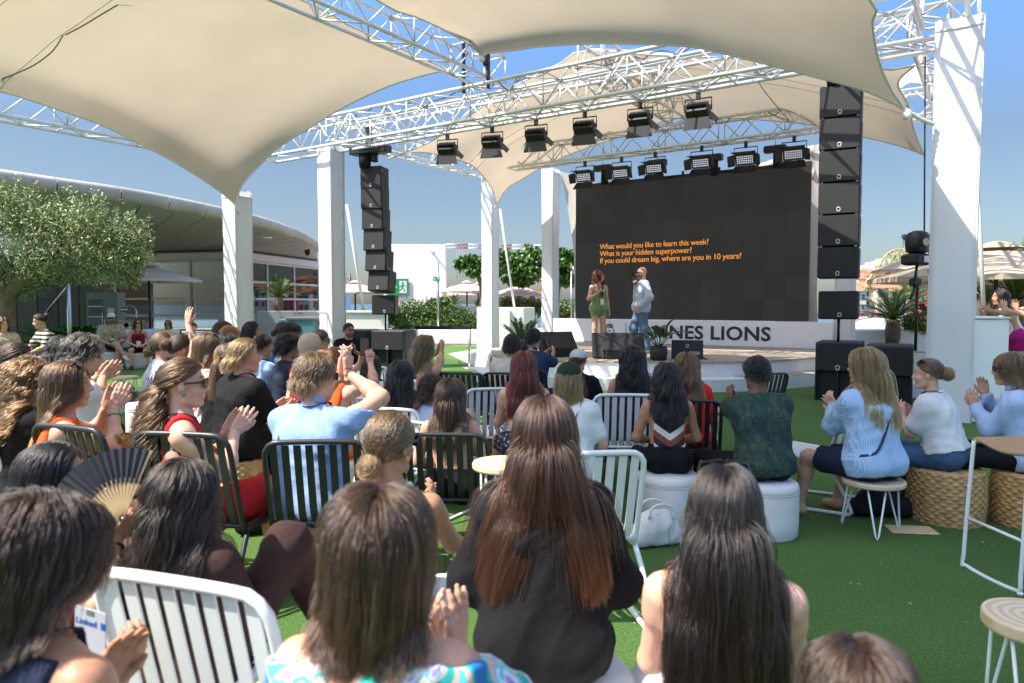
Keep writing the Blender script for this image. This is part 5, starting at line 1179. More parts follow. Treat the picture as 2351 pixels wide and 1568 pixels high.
def grow_hair(hd, Hc, Hr, s, coll, r, parent, fine):
    """hd: style dict; Hc/Hr: head centre and axes (columns right, fwd, up)"""
    kind = hd.get('kind', 'long'); L = hd.get('L', .45); n = int(hd.get('n', 2200)*fine[0]); rad = hd.get('r', .0017)*fine[1]; vol = hd.get('vol', .02); part = hd.get('part', 0.0)
    curl, freq = hd.get('curl', (.004, 8)); front = hd.get('front', .12)
    c0 = np.array([0, -.012, .03]); rr = np.array([.077, .096, .092])
    d = r.normal(size=(n*3, 3)); d /= np.linalg.norm(d, axis=1)[:, None]
    yn = d[:, 1]/(np.hypot(d[:, 0], d[:, 1])+1e-9); thr = -.62+1.12*((yn+1)/2)**1.3+hd.get('line', 0)
    d = d[(d[:, 2] > thr) & (d[:, 2] < hd.get('zmax', 2))][:n]; n = len(d)
    root = (c0+d*rr)
    nrm = d/rr; nrm /= np.linalg.norm(nrm, axis=1)[:, None]
    if kind in ('pony', 'bun', 'clip'): tie = np.array(hd.get('tie', (0, -.125, .02))); f0 = tie-root
    elif kind == 'swept': f0 = np.stack([np.full(n, hd.get('sx', .5))+.3*d[:, 0], -.7*np.ones(n)+.2*d[:, 1], .1*np.ones(n)], 1)
    elif kind == 'short': f0 = np.stack([d[:, 0]*.7+r.normal(0, .35, n), -.45+.3*d[:, 1]+r.normal(0, .35, n), -.25+r.normal(0, .3, n)], 1)
    else:
        bk = np.clip(.5-d[:, 1]*1.1-.25*d[:, 2], 0, 1)             # 0 at the front, 1 at the back of the head
        f0 = np.stack([np.sign(d[:, 0]-part+r.normal(0, .03, n))*.9*(1-bk)+(d[:, 0]*.9+r.normal(0, .18, n))*bk, -.45-.5*bk, -.15-.4*bk], 1)
    K = hd.get('K', 14 if kind in ('short', 'swept') else 22); world = lambda p: Hc+(p*s) @ Hr.T; wdir = lambda v: v @ Hr.T
    Ls = L*s*r.uniform(.78, 1.05, n) if kind not in ('pony', 'bun', 'clip') else np.full(n, L*s)
    if hd.get('cut'): Ls = L*s*r.uniform(.93, 1.02, n)
    mg = (.004+vol*r.random(n)**.8)*s
    head_c = [ell(Hc+Hr @ (c0*s), rr*s, Hr.T)] + coll
    P = world(root); path = [P.copy()]; dirv = wdir(f0-(np.sum(f0*nrm, 1)[:, None])*nrm); dirv /= np.linalg.norm(dirv, axis=1)[:, None]+1e-9
    if kind == 'short': dirv = dirv*.85+wdir(nrm)*.35*hd.get('lift', 1)
    if kind in ('pony', 'bun', 'clip'):
        T = world(tie[None])[0]; k1 = 9; per = K-k1
        for i in range(1, k1+1):
            t = i/k1; q = world(root)*(1-t)+T*t; q = push_out(q, head_c[:1], mg*.5*(1-t*.7)+.004); path.append(q)
        P = path[-1]
        if kind == 'pony':
            ang = r.uniform(0, 2*np.pi, n); rd = np.sqrt(r.random(n))*hd.get('tw', .03)*s
            dirv = np.tile(wdir(np.array([[0, -1., .25]])), (n, 1))+r.normal(0, .25, (n, 3)); dirv /= np.linalg.norm(dirv, axis=1)[:, None]
            Lp = L*s*r.uniform(.7, 1.05, n)
            for i in range(per):
                dirv = dirv*.6+np.array([0, 0, -.55])+r.normal(0, .05, (n, 3)); dirv /= np.linalg.norm(dirv, axis=1)[:, None]
                P = P+dirv*(Lp/per)[:, None]; tt = (i+1)/per
                off = (np.cos(ang)[:, None]*wdir(np.array([[1., 0, 0]]))+np.sin(ang)[:, None]*wdir(np.array([[0, 1., 0]])))*rd[:, None]
                P = P+off*(.35*math.sin(math.pi*min(1, tt*.9))/2.2); P = push_out(P, head_c, mg*.4+.006); path.append(P.copy())
        else:
            B = hd.get('ball', .042)*s; cB = T+wdir(np.array([[0, -.8, hd.get('up', .3)]]))[0]*B*.8
            ph = r.uniform(0, 2*np.pi, n); ax = r.normal(size=(n, 3)); ax = ax*.35+wdir(np.array([[0, -1., .2]])); ax /= np.linalg.norm(ax, axis=1)[:, None]
            e1 = np.cross(ax, r.normal(size=(n, 3))); e1 /= np.linalg.norm(e1, axis=1)[:, None]; e2 = np.cross(ax, e1); rb = B*(.55+.5*r.random(n))
            for i in range(per):
                a = ph+i*.55; path.append(cB+(e1*np.cos(a)[:, None]+e2*np.sin(a)[:, None])*rb[:, None]+ax*(B*.5*np.sin(i*.5+ph))[:, None]*.6)
    else:
        lock = r.random(n) < hd.get('locks', .12); back_in = lambda Q, Hc, s: np.clip((Q[:, 2]-(Hc[2]-.2*s))/(.2*s), 0, 1)
        g = np.array([0, 0, -1.]); back = wdir(np.array([[0, -1., 0]]))[0]
        for i in range(1, K):
            t = i/(K-1)
            gr = {'short': .12, 'swept': .18}.get(kind, .5)
            dirv = dirv*.72+g*gr*min(1, .35+t*2)+back*front*max(0, 1-t*2.2)*(1 if kind not in ('short',) else .0)+r.normal(0, .035, (n, 3)); dirv /= np.linalg.norm(dirv, axis=1)[:, None]+1e-9
            Q = P+dirv*(Ls/(K-1))[:, None]; Q = push_out(Q, head_c, mg*(.35+.65*min(1, t*3)))
            if kind != 'none':
                x = (Q-head_c[0][1]) @ head_c[0][2].T; ll = np.linalg.norm(x/np.array(head_c[0][3]), axis=1)+1e-9; D_ = (ll-1)*min(head_c[0][3]); mm = mg*(.35+.65*min(1, t*3)); exs = np.clip(D_-mm, 0, .08)*np.clip((x[:, 2]/s+.03)/.04, 0, 1)*hd.get('hug', .75)
                gg = (x/np.array(head_c[0][3])**2) @ head_c[0][2]; gg /= np.linalg.norm(gg, axis=1)[:, None]+1e-9; Q = Q-gg*exs[:, None]
            if kind == 'long':
                bx = Q[:, 0]-Hc[0]; gw = hd.get('gather', .15)*s*(1-.42*back_in(Q, Hc, s)); ov = np.maximum(np.abs(bx)-gw, 0); low = np.clip((Hc[2]-.02*s-Q[:, 2])/(.10*s), 0, 1); Q[:, 0] -= np.sign(bx)*ov*.35*low
                Q[:, 0] += np.sign(bx)*np.minimum(np.abs(bx)/.06, 1)*hd.get('spread', .0)*low*Ls/(K-1)*1.0
                Q[:, 1] -= (~lock)*np.clip(Q[:, 1]-(Hc[1]-.075*s), 0, .03)*.55*low
            mv = Q-P; ln = np.linalg.norm(mv, axis=1)[:, None]+1e-9; dirv = dirv*.3+mv/ln*.7; P = P+mv/ln*np.minimum(ln, 1.6*(Ls/(K-1))[:, None]); path.append(P.copy())
    A = np.stack(path, 1)                                    # n, K, 3
    ncl = max(8, n//hd.get('clump', 16)); ci = r.integers(0, n, ncl); tip = A[:, -1]; mid = A[:, A.shape[1]//2]
    own = np.empty(n, int)
    for a0 in range(0, n, 1500): own[a0:a0+1500] = ci[np.argmin(((mid[a0:a0+1500, None]-mid[None, ci])**2).sum(-1), 1)]
    tt = np.linspace(0, 1, A.shape[1])[None, :, None]
    if kind not in ('bun', 'clip'): A = A+(A[own]-A)*(hd.get('clumpf', .38)*tt**1.5)
    ph = (own*1.7 % 6.28)[:, None]+r.normal(0, .35, (n, 1)); w = np.linspace(0, 1, A.shape[1])[None, :]
    if curl > 0 and kind not in ('bun', 'clip'):
        e1 = wdir(np.array([[1., .25, 0]])); e2 = wdir(np.array([[0, 1., 0.1]])); amp = curl*np.minimum(1, w*2.2)*r.uniform(.7, 1.3, (n, 1))
        A = A+(amp*np.sin(ph+w*freq*2*np.pi*L))[..., None]*e1+(amp*np.cos(ph+w*freq*2*np.pi*L))[..., None]*e2
    fz = r.normal(0, 1, (n, 1, 3))*(hd.get('frizz', .006))*tt*(r.random((n, 1, 1)) > .7)+np.cumsum(r.normal(0, 1, A.shape), 1)*(hd.get('jit', .0006)); A = A+fz
    return hair_curves('hair', A, rad, hair_mat(hd.get('c', 'dark')), parent)
def frame_mb(fn, name, m, parent, local=True):
    b = MB(); fn(b); return b.build(name, m, parent, local)
_pid = [0]
def person(label, x, yt, Y, az, daz=0, tilt=0, sex='f', s=None, skin='light', lean=6, hair=None, top=None, bottom=None, arms='lap', legs='sit', vox=None, group='people in the audience', stand=False,
           seat_at=None, shoes=None, extras=(), roll=0, px_foot=None, twist=0, nohands=False, kneeout=.10, beard=None, fine=(1, 1), cloth_fold=.0055, fixed=False, seat_t=.38):
    _pid[0] += (0 if fixed else 1); r = np.random.default_rng(100+_pid[0]); f = sex == 'f'
    s = s or (.96 if f else 1.03); vox = vox or min(.02, max(.0085, .0028*Y)); top = top or {}; bottom = bottom or {}
    ht = at(x, yt, Y)
    if stand and px_foot: s = (ht.z-stand)/1.70
    sp = np.array([0, math.sin(R(lean)), math.cos(R(lean))]); up = np.array([0, 0, 1.]); fw = np.array([0, 1., 0]); rt = np.array([1., 0, 0])
    hz = .91 if stand else .10; hip = np.array([0, 0, hz*s]); waist = hip+sp*.15*s; chest = hip+_n(sp+fw*-.02)*.33*s; sh = hip+sp*.465*s; nb = hip+sp*.505*s
    nd = _n(sp*.4+up*.6+fw*.18); hcn = nb+nd*.155*s
    Hr = rotz(-R(daz)) @ roty(R(roll)) @ rotx(R(tilt)); topz = hcn+Hr @ (np.array([0, -.012, .125])*s)
    if not stand and not fixed:
        H0 = topz[2]/s; s = float(np.clip((ht.z-seat_t)/H0, .84, 1.05))
        return person(label, x, yt, Y, az, daz, tilt, sex, s, skin, lean, hair, top, bottom, arms, legs, vox, group, stand, seat_at, shoes, extras, roll, px_foot, twist, nohands, kneeout, beard, fine, cloth_fold, True)
    seat = 0 if stand else ht.z-topz[2]
    if stand: seat = stand+0.0 if not isinstance(stand, bool) else ht.z-topz[2]
    sh0 = np.array([0, 0, seat]); hip, waist, chest, sh, nb, hcn, topz = [q+sh0 for q in (hip, waist, chest, sh, nb, hcn, topz)]
    Rb = rotz(-R(az)); loc = np.array([ht.x, ht.y, 0])-Rb @ np.array([topz[0], topz[1], 0]); loc[2] = 0
    w2l = lambda p: Rb.T @ (np.array(p)-loc)
    shw = (.158 if f else .188)*s; tw = rotz(-R(twist))
    SL, SR = sh-rt*shw-up*.042*s, sh+rt*shw-up*.042*s
    k = .85 if f else 1.0
    T = []                                                    # torso prims as (a, b, ra, rb)
    for sx in (-1, 1):
        hx = rt*sx
        T += [(hip+hx*.075*s-fw*.01*s, waist+hx*(.052 if f else .066)*s, .108*s, (.082 if f else .094)*s), (waist+hx*(.052 if f else .066)*s, chest+hx*(.062 if f else .085)*s, (.082 if f else .094)*s, (.088 if f else .106)*s),
              (chest+hx*(.062 if f else .085)*s, sh+hx*(.07 if f else .095)*s-up*.05*s, (.088 if f else .106)*s, .07*s),
              (nb-up*.012*s, sh+hx*shw*.93-up*.047*s, .047*s, .047*s*(1 if f else 1.12)), (hip+hx*.08*s-fw*.035*s, hip+hx*.09*s+fw*.05*s, .105*s, .1*s)]
        if f: T.append((chest+hx*.06*s+fw*.075*s+up*.0*s, chest+hx*.055*s+fw*.055*s, .052*s, .055*s))
    # legs
    LG = []; feet = []
    for sx in (-1, 1):
        hj = hip+rt*sx*.088*s-up*.01*s
        if stand:
            ft = np.array([sx*.10*s, .0, seat+.07*s]); kn = (hj+ft)/2+fw*.02*s
            if legs == 'stride': ft = np.array([sx*.11*s, (.16 if sx > 0 else -.10)*s, seat+.07*s]); kn = (hj+ft)/2+fw*.04*s
            fd = _n([sx*.25, 1, 0])
        else:
            kz = min(max(seat+.075*s, .36*s), .50*s); kn = hj+np.array([sx*kneeout*s, .40*s, kz-hj[2]])
            hr = math.sqrt(max(.0004, (.41*s)**2-(kz-.075)**2)); ft = kn+np.array([0, min(hr, .3)*.6, 0]); ft[2] = .075
            fd = _n([sx*.15, 1, 0])
            if legs == 'cross' and sx > 0: kn = hj+np.array([-.10*s, .40*s, seat+.19*s-hj[2]]); ft = kn+np.array([-.16*s, .22*s, -.30*s]); fd = _n([-.4, .8, -.45])
            if legs == 'cross' and sx < 0: kn = hj+np.array([.02*s, .40*s, kz-hj[2]]); ft = np.array([kn[0], kn[1]+.02, .075])
            if legs == 'kneeup' and sx > 0: kn = hj+np.array([.15*s, .27*s, .42*s]); ft = kn+np.array([.03, .20*s, -.36*s]); fd = _n([.3, 1, -.2])
            if legs == 'tuck': ft = kn+np.array([0, -.12, 0]); ft[2] = .075
        LG.append((hj, kn, ft)); feet.append((ft, fd))
    # arms
    AR = []; HD = []
    presets = {'clap': ((.035, .28, -.16), (.05, .55, .8), .05), 'clap_high': ((.04, .27, .02), (.02, .35, .95), .05), 'clap_low': ((.035, .30, -.26), (.0, .9, .4), .04), 'clasp': ((.03, .27, -.06), (.3, .5, .75), .0)}
    for sx in (-1, 1):
        S = SL if sx < 0 else SR; a = arms[0 if sx < 0 else 1] if isinstance(arms, (tuple, list)) else arms
        curl, fist = .2, False; pole = np.array([sx*.7, -.35, -.8])
        if isinstance(a, dict):
            W = w2l(a['w']) if 'w' in a else sh+np.array(a['l'])*s; D = np.array(a.get('d', (0, .6, .8)), float); Nn = np.array(a.get('n', (-sx, 0, 0)), float); curl = a.get('curl', .2); fist = a.get('fist', False)
            if 'pole' in a: pole = np.array(a['pole'], float)
        elif a in presets:
            (wx, wy, wz), D, gap = presets[a]; j = r.normal(0, .012, 3); W = sh+np.array([sx*(wx+gap*r.random()), wy+.03*sx*r.random(), wz])*s+j*s; D = np.array([-sx*D[0]-sx*.1*r.random(), D[1], D[2]+.25*sx*r.normal(0, .3)]); Nn = np.array([-sx, .0, .1])
            curl = r.uniform(.05, .25)
        elif a == 'lap':
            W = np.array([sx*.10*s, .25*s, seat+.20*s]); D = np.array([-sx*.55, .8, -.15]); Nn = np.array([0, 0, -1.]); curl = .35
        elif a == 'down':
            W = S+np.array([sx*.07, .04, -.50])*s; D = np.array([0, .1, -1.]); Nn = np.array([-sx, 0, 0]); curl = .35; pole = np.array([sx*.4, -1, 0.])
        elif a == 'side':
            W = S+np.array([sx*.05, .12, -.40])*s; D = np.array([-sx*.3, .8, -.5]); Nn = np.array([-sx, 0, -.5]); curl = .4
        E, W = limb(S, W, .275*s, .245*s, pole); AR.append((S, E, W)); HD.append((W, D, Nn, sx, curl, fist))
    ua, ub, fa_, fb = ((.046, .037, .036, .0235) if f else (.055, .044, .043, .027))
    body = [cone(*t) for t in T]
    for S, E, W in AR: body += [cone(S, E, ua*s, ub*s), cone(E, E+(W-E)*.3, fa_*s, (fa_+.001)*s), cone(E+(W-E)*.3, W, (fa_+.001)*s, fb*s), cone(S, S+(E-S)*.25, (ua+.006)*s, (ua+.002)*s)]
    for hj, kn, ft in LG: body += [cone(hj, kn, .088*s, .056*s), cone(kn, kn+(ft-kn)*.3, .053*s, .053*s), cone(kn+(ft-kn)*.3, ft, .053*s, .034*s)]
    for ft, fd in feet: body += [cone(ft-fd*.03*s-up*.02*s, ft+fd*.14*s-up*.045*s, .036*s, .024*s), cone(ft-up*.03*s, ft+fd*.1*s-up*.05*s+rt*.015*s, .03*s, .022*s)]
    Hm = lambda *p: hcn+Hr @ (np.array(p)*s)
    nk = .050 if f else .060
    body += [cone(nb-up*.02*s, Hm(0, -.025, -.05), (nk+.004)*s, nk*s)]
    Fg, lo = field(body, vox, .03*s); V0, Q0 = nets(Fg, lo, vox); V0 = folds(V0, Q0, .0012, r)
    hv = min(vox, max(.0045, vox*.55)); sk = 1 if f else 1.03
    head = [ell(Hm(0, -.012, .03), np.array([.074, .094, .089])*s, Hr.T), ell(Hm(0, .024, -.043), np.array([.056*sk, .064, .076])*s, Hr.T), cone(Hm(-.012, .066, -.1), Hm(.012, .066, -.1), .017*s*sk, .017*s*sk),
            cone(Hm(-.046, .0, -.075), Hm(-.022, .05, -.098), .02*s, .018*s), cone(Hm(.046, .0, -.075), Hm(.022, .05, -.098), .02*s, .018*s), cone(Hm(-.03, .074, .027), Hm(.03, .074, .027), .013*s, .013*s),
            cone(Hm(-.036, .060, -.028), Hm(-.03, .066, -.034), .022*s, .02*s), cone(Hm(.036, .060, -.028), Hm(.03, .066, -.034), .022*s, .02*s), cone(Hm(0, -.025, -.02), nb+nd*.02*s, nk*s, nk*s)]
    Fh, lo = field(head, hv, .022*s, cuts=((nb+nd*.015*s, -nd),)); k2 = .008*s
    det = [cone(Hm(0, .086, .016), Hm(0, .104, -.024), .007*s, .0115*s), cone(Hm(-.012, .092, -.03), Hm(.012, .092, -.03), .0085*s, .0085*s), cone(Hm(-.019, .080, -.058), Hm(.019, .080, -.058), .0065*s, .0065*s), cone(Hm(-.016, .080, -.068), Hm(.016, .080, -.068), .0075*s, .0075*s)]
    head2 = head+det; Fh, lo = field(head2, hv, .014*s, cuts=((nb+nd*.015*s, -nd),)); V1, Q1 = nets(Fh, lo, hv)
    VV, QQ = [V0, V1], [Q0, Q1+len(V0)]; nvert = len(V0)+len(V1)
    def addpart(prims, h, kk):
        nonlocal nvert
        F_, l_ = field(prims, h, kk); a, b = nets(F_, l_, h); VV.append(a); QQ.append(b+nvert); nvert += len(a)
    for sx in (-1, 1): addpart([ell(Hm(sx*.077, -.008, -.002), np.array([.009, .020, .031])*s, Hr.T @ rotz(-sx*.3))], max(.0045, hv*.9), .005)
    if not nohands:
        hh = min(.0075, max(.0036, vox*.42))
        for W, D, Nn, sx, curl, fist in HD: addpart(hand_prims(W, D, Nn, sx, s*(.93 if f else 1.03), curl, r.uniform(.03, .14), fist), hh, .007)
    Vb, Qb = np.vstack(VV), np.vstack(QQ)
    me = np_mesh('person', Vb, Qb, [skin_mat()])
    # local colours: skin, lips, brows, scalp under the hair, stubble
    col = np.tile(np.array(SKINS[skin]), (len(Vb), 1)); hl = ((Vb-hcn) @ Hr)/s
    def blend(m, c, w=1.0): col[m] = col[m]*(1-w)+np.array(c)*w
    m = (np.abs(hl[:, 0]) < .024) & (hl[:, 1] > .07) & (hl[:, 2] < -.052) & (hl[:, 2] > -.077); blend(m, np.array(SKINS[skin])*[1.0, .55, .55], .75)
    if hair or beard:
        hcx = HAIRC[(hair or {}).get('c', beard or 'dark')][0]
        m = (np.abs(np.abs(hl[:, 0])-.033) < .02) & (hl[:, 1] > .07) & (np.abs(hl[:, 2]-.034-.004*(np.abs(np.abs(hl[:, 0])-.033) < .01)) < .006); blend(m, hcx, .75)
    if hair and hair.get('kind') != 'none':
        d = hl-np.array([0, -.012, .03]); dl = d/np.array([.077, .096, .092]); dn = dl/(np.linalg.norm(dl, axis=1)[:, None]+1e-9); yn = dn[:, 1]/(np.hypot(dn[:, 0], dn[:, 1])+1e-9)
        m = (np.linalg.norm(d, axis=1) < .14) & (dn[:, 2] > -.60+1.12*((yn+1)/2)**1.3+hair.get('line', 0)) & (np.abs(hl[:, 0]) < .075); blend(m, np.array(hcx)*1.2, .9)
    if beard:
        m = (hl[:, 2] < -.035) & (hl[:, 2] > -.13) & (hl[:, 1] > -.01) & (np.linalg.norm(hl, axis=1) < .16) & ~((np.abs(hl[:, 0]) < .02) & (hl[:, 2] > -.075) & (hl[:, 2] < -.055)); blend(m, HAIRC[beard][0], .7)
    ca = me.color_attributes.new('tint', 'FLOAT_COLOR', 'POINT'); ca.data.foreach_set('color', np.hstack([col, np.ones((len(col), 1))]).astype(np.float32).ravel())
    o = bpy.data.objects.new('person', me); COL.objects.link(o); o.location = loc; o.rotation_euler = (0, 0, -R(az)); props(o, label, 'person', group)
    o['seat_z'] = float(seat)
    def eyes(b):
        for sx in (-1, 1):
            b.mi = 0; M = Matrix(Hr.tolist()); b.lathe([(.0009, -.0105*s), (.0075*s, -.0075*s), (.0105*s, 0), (.0075*s, .0075*s), (.0009, .0105*s)], Hm(sx*.031, .0705, .006), 10)
            b.mi = 1; b.lathe([(.0001, .0110*s), (.0058*s, .0098*s)], Hm(sx*.031, .0705, .006), 10, M=M @ Matrix.Rotation(R(-90), 3, 'X'))
    if Y < 30 and az+daz != 0: frame_mb(eyes, 'eyes', [EYEW, EYEI], o)
    # ------------------------------------------------ clothes: same limbs a little fuller, cut at hems
    gar = []
    e = .011*s
    def garment(name, prims, m, cuts=(), fold=cloth_fold, kk=.035):
        F_, l_ = field(prims, vox, kk, cuts); a, b = nets(F_, l_, vox)
        if len(a) < 10: return None
        a = folds(a, b, fold*1.25, r, 9, (12, 42), True); g = link(name, np_mesh(name, a, b, m), o); gar.extend(prims); return g
    if top:
        kd = top['kind']; m = top['m']; lo_ = top.get('loose', .005 if kd in ('tee', 'shirt') else .002); ex = e+lo_*s; P = []; cuts = []
        kd_ = kd; neck = top.get('neck', .0); hem = top.get('hem', -.09 if kd_ in ('tee', 'shirt') else -.06)
        sl = {'long': 1.0, 'short': .55, 'roll': 1.35, 'none': 0}[top.get('sleeve', {'tee': 'short', 'shirt': 'long', 'tank': 'none', 'strap': 'none'}[kd])]
        for a, b, ra, rb in T: P.append(cone(a, b, ra+ex, rb+ex))
        if kd in ('tee', 'shirt'): P += [cone(hip-fw*.015*s, sh-up*.1*s, (.115 if f else .125)*s+ex*.6, (.10 if f else .12)*s), cone(hip-rt*.07*s, chest-rt*.05*s, .105*s+ex, .098*s+ex), cone(hip+rt*.07*s, chest+rt*.05*s, .105*s+ex, .098*s+ex)]
        if kd in ('tank', 'strap'):
            ht_ = .385 if kd == 'strap' else .50; P = [q for q in P]
            if kd == 'strap': cuts.append((hip+sp*(top.get('high', .36))*s, _n(sp+fw*-top.get('slope', .25))))
            for sx in (-1, 1): cuts.append((sh+rt*sx*(shw-.03*s if kd == 'tank' else shw+.01*s), rt*sx))
            if kd == 'tank': cuts.append((nb+up*(-.005-neck)*s, _n(up*.9+fw*.35)))
        else:
            for S, E, W in AR:
                la = top.get('sw', .0)*s
                if sl <= .6: P.append(cone(S, S+(E-S)*(sl*1.25), ua*s+ex+.004, ub*s+ex+.012+la)); 
                else:
                    P.append(cone(S, E, ua*s+ex+.004, ub*s+ex+.008)); t2 = .45 if sl > 1.2 else .96; P.append(cone(E, E+(W-E)*t2, ub*s+ex+.008, (fa_-.002 if sl > 1.2 else fb+.006)*s+ex))
            cuts.append((nb+up*(.012-neck)*s, _n(up*.92+fw*.3)))
        if hem > -.2: cuts.append((hip+sp*hem*s, -sp))
        garment(top.get('n', 'shirt'), P, m, cuts, cloth_fold*(1.5 if kd in ('tee', 'shirt') else .8), .055 if kd in ('tee', 'shirt') else .035)
        if kd == 'strap' and top.get('straps', True):
            for sx in (-1, 1):
                tr_ = top.get('strapw', .008); xx = top.get('sx', .075)*s
                pts = [hip+sp*.33*s+rt*sx*xx*1.0-fw*.085*s, sh+rt*sx*xx-fw*.062*s-up*.02*s, sh+rt*sx*xx+up*.038*s, sh+rt*sx*xx*.95+fw*.06*s-up*.02*s, chest+rt*sx*xx*.9+fw*.115*s]
                pts = push_out(np.array([tuple(q) for q in resample(pts, 18)]), body, .003); frame_mb(lambda b: b.tube(pts, tr_, 6), 'shoulder_strap', top.get('sm', m), o)
        if top.get('collar'):
            ring = []
            for q in range(13): a = R(-150+q*25); ring.append(nb+up*(.018+.012*math.cos(a+math.pi))*s+np.array([math.sin(a)*.068, math.cos(a)*.066, -.012*math.cos(a)])*s)
            frame_mb(lambda b: b.grid([[Vector(q) for q in ring], [Vector(q+up*.032*s-np.array([q[0], q[1]-nb[1], 0])*.12) for q in ring]], True), 'collar', m, o)
    if bottom:
        kd = bottom['kind']; m = bottom['m']; P = []; cuts = []
        for a, b, ra, rb in T[:1]+T[6 if f else 5:7 if f else 6]: P.append(cone(a, a+(b-a)*.55, ra+e, rb+e*1.4))
        for sx in (-1, 1): P.append(cone(hip+rt*sx*.08*s-fw*.035*s, hip+rt*sx*.09*s+fw*.05*s, .105*s+e, .1*s+e))
        for (hj, kn, ft) in LG:
            if kd == 'trousers': P += [cone(hj, kn, .088*s+e, .062*s+e+bottom.get('wide', 0)), cone(kn, kn+(ft-kn)*.90, .062*s+e+bottom.get('wide', 0), .046*s+e+bottom.get('wide', 0))]
            elif kd == 'shorts': P.append(cone(hj, hj+(kn-hj)*bottom.get('len', .7), .092*s+e, .080*s+e))
            elif kd == 'skirt': P += [cone(hj, hj+(kn-hj)*bottom.get('len', .85), .10*s+e, .085*s+e), cone(hip+fw*.05, hip+(LG[0][1]+LG[1][1]-2*hip)*.5*bottom.get('len', .85), .10*s, .085*s)]
        if kd in ('shorts', 'skirt'): cuts.append((hip+(LG[0][1]-hip)*bottom.get('len', .75), _n(LG[0][1]-LG[0][0]))) if not stand else cuts.append((np.array([0, 0, hip[2]-bottom.get('len', .3)*s]), -up))
        garment(bottom.get('n', kd if kd != 'skirt' else 'skirt'), P, m, cuts)
    if shoes is not None:
        for ft, fd in feet:
            P = [cone(ft-fd*.045*s-up*.022*s, ft+fd*.15*s-up*.042*s, .043*s, .033*s), cone(ft-up*.01*s, ft-fd*.02*s, .044*s, .045*s)]
            F_, l_ = field(P, min(vox, .012), .03, cuts=((ft-up*(.072)*s, -up), (ft+up*.028*s, up))); a, b = nets(F_, l_, min(vox, .012)); link('shoe', np_mesh('shoe', a, b, shoes), o)
    # ------------------------------------------------ hair
    if hair and hair.get('kind') != 'none':
        coll = [q for q in body if q[0] == 'c']; coll = [cone(a, b, ra+e*(1.3 if top else .4), rb+e*(1.3 if top else .4)) for a, b, ra, rb in T]+[body[-1]]+head[1:5]+[cone(S, E, ua*s+e, ub*s+e) for S, E, W in AR]
        for hdk in (hair if isinstance(hair, list) else [hair]): grow_hair(hdk, hcn, Hr, s, coll, r, o, fine)
    ctx = dict(o=o, hcn=hcn, Hr=Hr, Hm=Hm, s=s, sh=sh, nb=nb, chest=chest, hip=hip, sp=sp, fw=fw, up=up, rt=rt, HD=HD, AR=AR, LG=LG, body=body+gar, seat=seat, loc=loc, Rb=Rb, shw=shw, feet=feet, head=head)
    for ex_ in extras: ex_(ctx)
    return ctx
# ------------------------------------------------ worn things
def glasses(pos='face', m=None, big=1.0, name='sunglasses'):
    def fn(c):
        m_ = m or GLASSDARK; oz = .006 if pos == 'face' else .112; oy = .098 if pos == 'face' else .052; rx = 0 if pos == 'face' else R(52)
        def g(b):
            M = Matrix(c['Hr'].tolist()) @ Matrix.Rotation(rx, 3, 'X')
            for sx in (-1, 1):
                b.box(c['Hm'](sx*.034, oy, oz), (.052*big, .006, .040*big), M @ Matrix.Rotation(-sx*.18, 3, 'Z'), .012)
                a = c['Hm'](sx*.062, oy-.006, oz+.008); e = c['Hm'](sx*.083, oy-.095, oz+.004 if pos == 'face' else oz-.052); b.bar(a, e, .004, .009)
            b.bar(c['Hm'](-.012, oy+.003, oz+.008), c['Hm'](.012, oy+.003, oz+.008), .004, .006)
        frame_mb(g, name, m_, c['o'])
    return fn
LANY = mat('lanyard navy', (.012, .018, .04), .7)
def lanyard(c, badge_=True):
    s = c['s']; pts = []
    for sx in (1,): 
        P = [c['chest']+c['fw']*.14*s-c['up']*.10*s, c['sh']+c['rt']*.05*s+c['fw']*.07*s, c['nb']+c['rt']*.07*s+c['up']*.0, c['nb']-c['fw']*.075*s+c['up']*.012*s, c['nb']-c['rt']*.07*s, c['sh']-c['rt']*.05*s+c['fw']*.07*s, c['chest']+c['fw']*.14*s-c['up']*.10*s]
        pts = push_out(np.array([tuple(q) for q in resample(P, 34)]), c['body'], .004)
    def g(b):
        for i in range(len(pts)-1): b.bar(pts[i], pts[i+1]+(pts[i+1]-pts[i])*.05, .004, .017, pts[i]-c['nb'])
    frame_mb(g, 'lanyard', LANY, c['o'])
    if badge_: frame_mb(lambda b: b.box(c['chest']+c['fw']*.16*s-c['up']*.2*s, (.09, .004, .13)), 'badge', WHITE, c['o'])
def lany_back(c): lanyard(c, False)
def crossband(m=LANY, w=.02, flip=1):
    def fn(c):
        s = c['s']; P = [c['sh']+c['rt']*flip*.10*s+c['up']*.03*s+c['fw']*.05*s, c['sh']+c['rt']*flip*.10*s+c['up']*.045*s, c['sh']+c['rt']*flip*.06*s-c['fw']*.12*s-c['up']*.06*s, c['chest']-c['fw']*.14*s-c['up']*.05*s, c['hip']-c['rt']*flip*.13*s-c['fw']*.14*s+c['sp']*.1*s, c['hip']-c['rt']*flip*.2*s+c['up']*.05*s]
        pts = push_out(np.array([tuple(q) for q in resample(P, 26)]), c['body'], .006)
        frame_mb(lambda b: [b.bar(pts[i], pts[i+1], .004, w, pts[i]-c['chest']) for i in range(len(pts)-1)], 'shoulder_band', m, c['o'])
    return fn
def earrings(m=None, rr=.011):
    def fn(c): 
        for sx in (-1, 1): frame_mb(lambda b: b.lathe([(.001, -rr), (rr, 0), (.001, rr)], c['Hm'](sx*.082, .0, -.045), 8), 'earring', m or mat('gold', (.6, .4, .12), .3, .9), c['o'])
    return fn
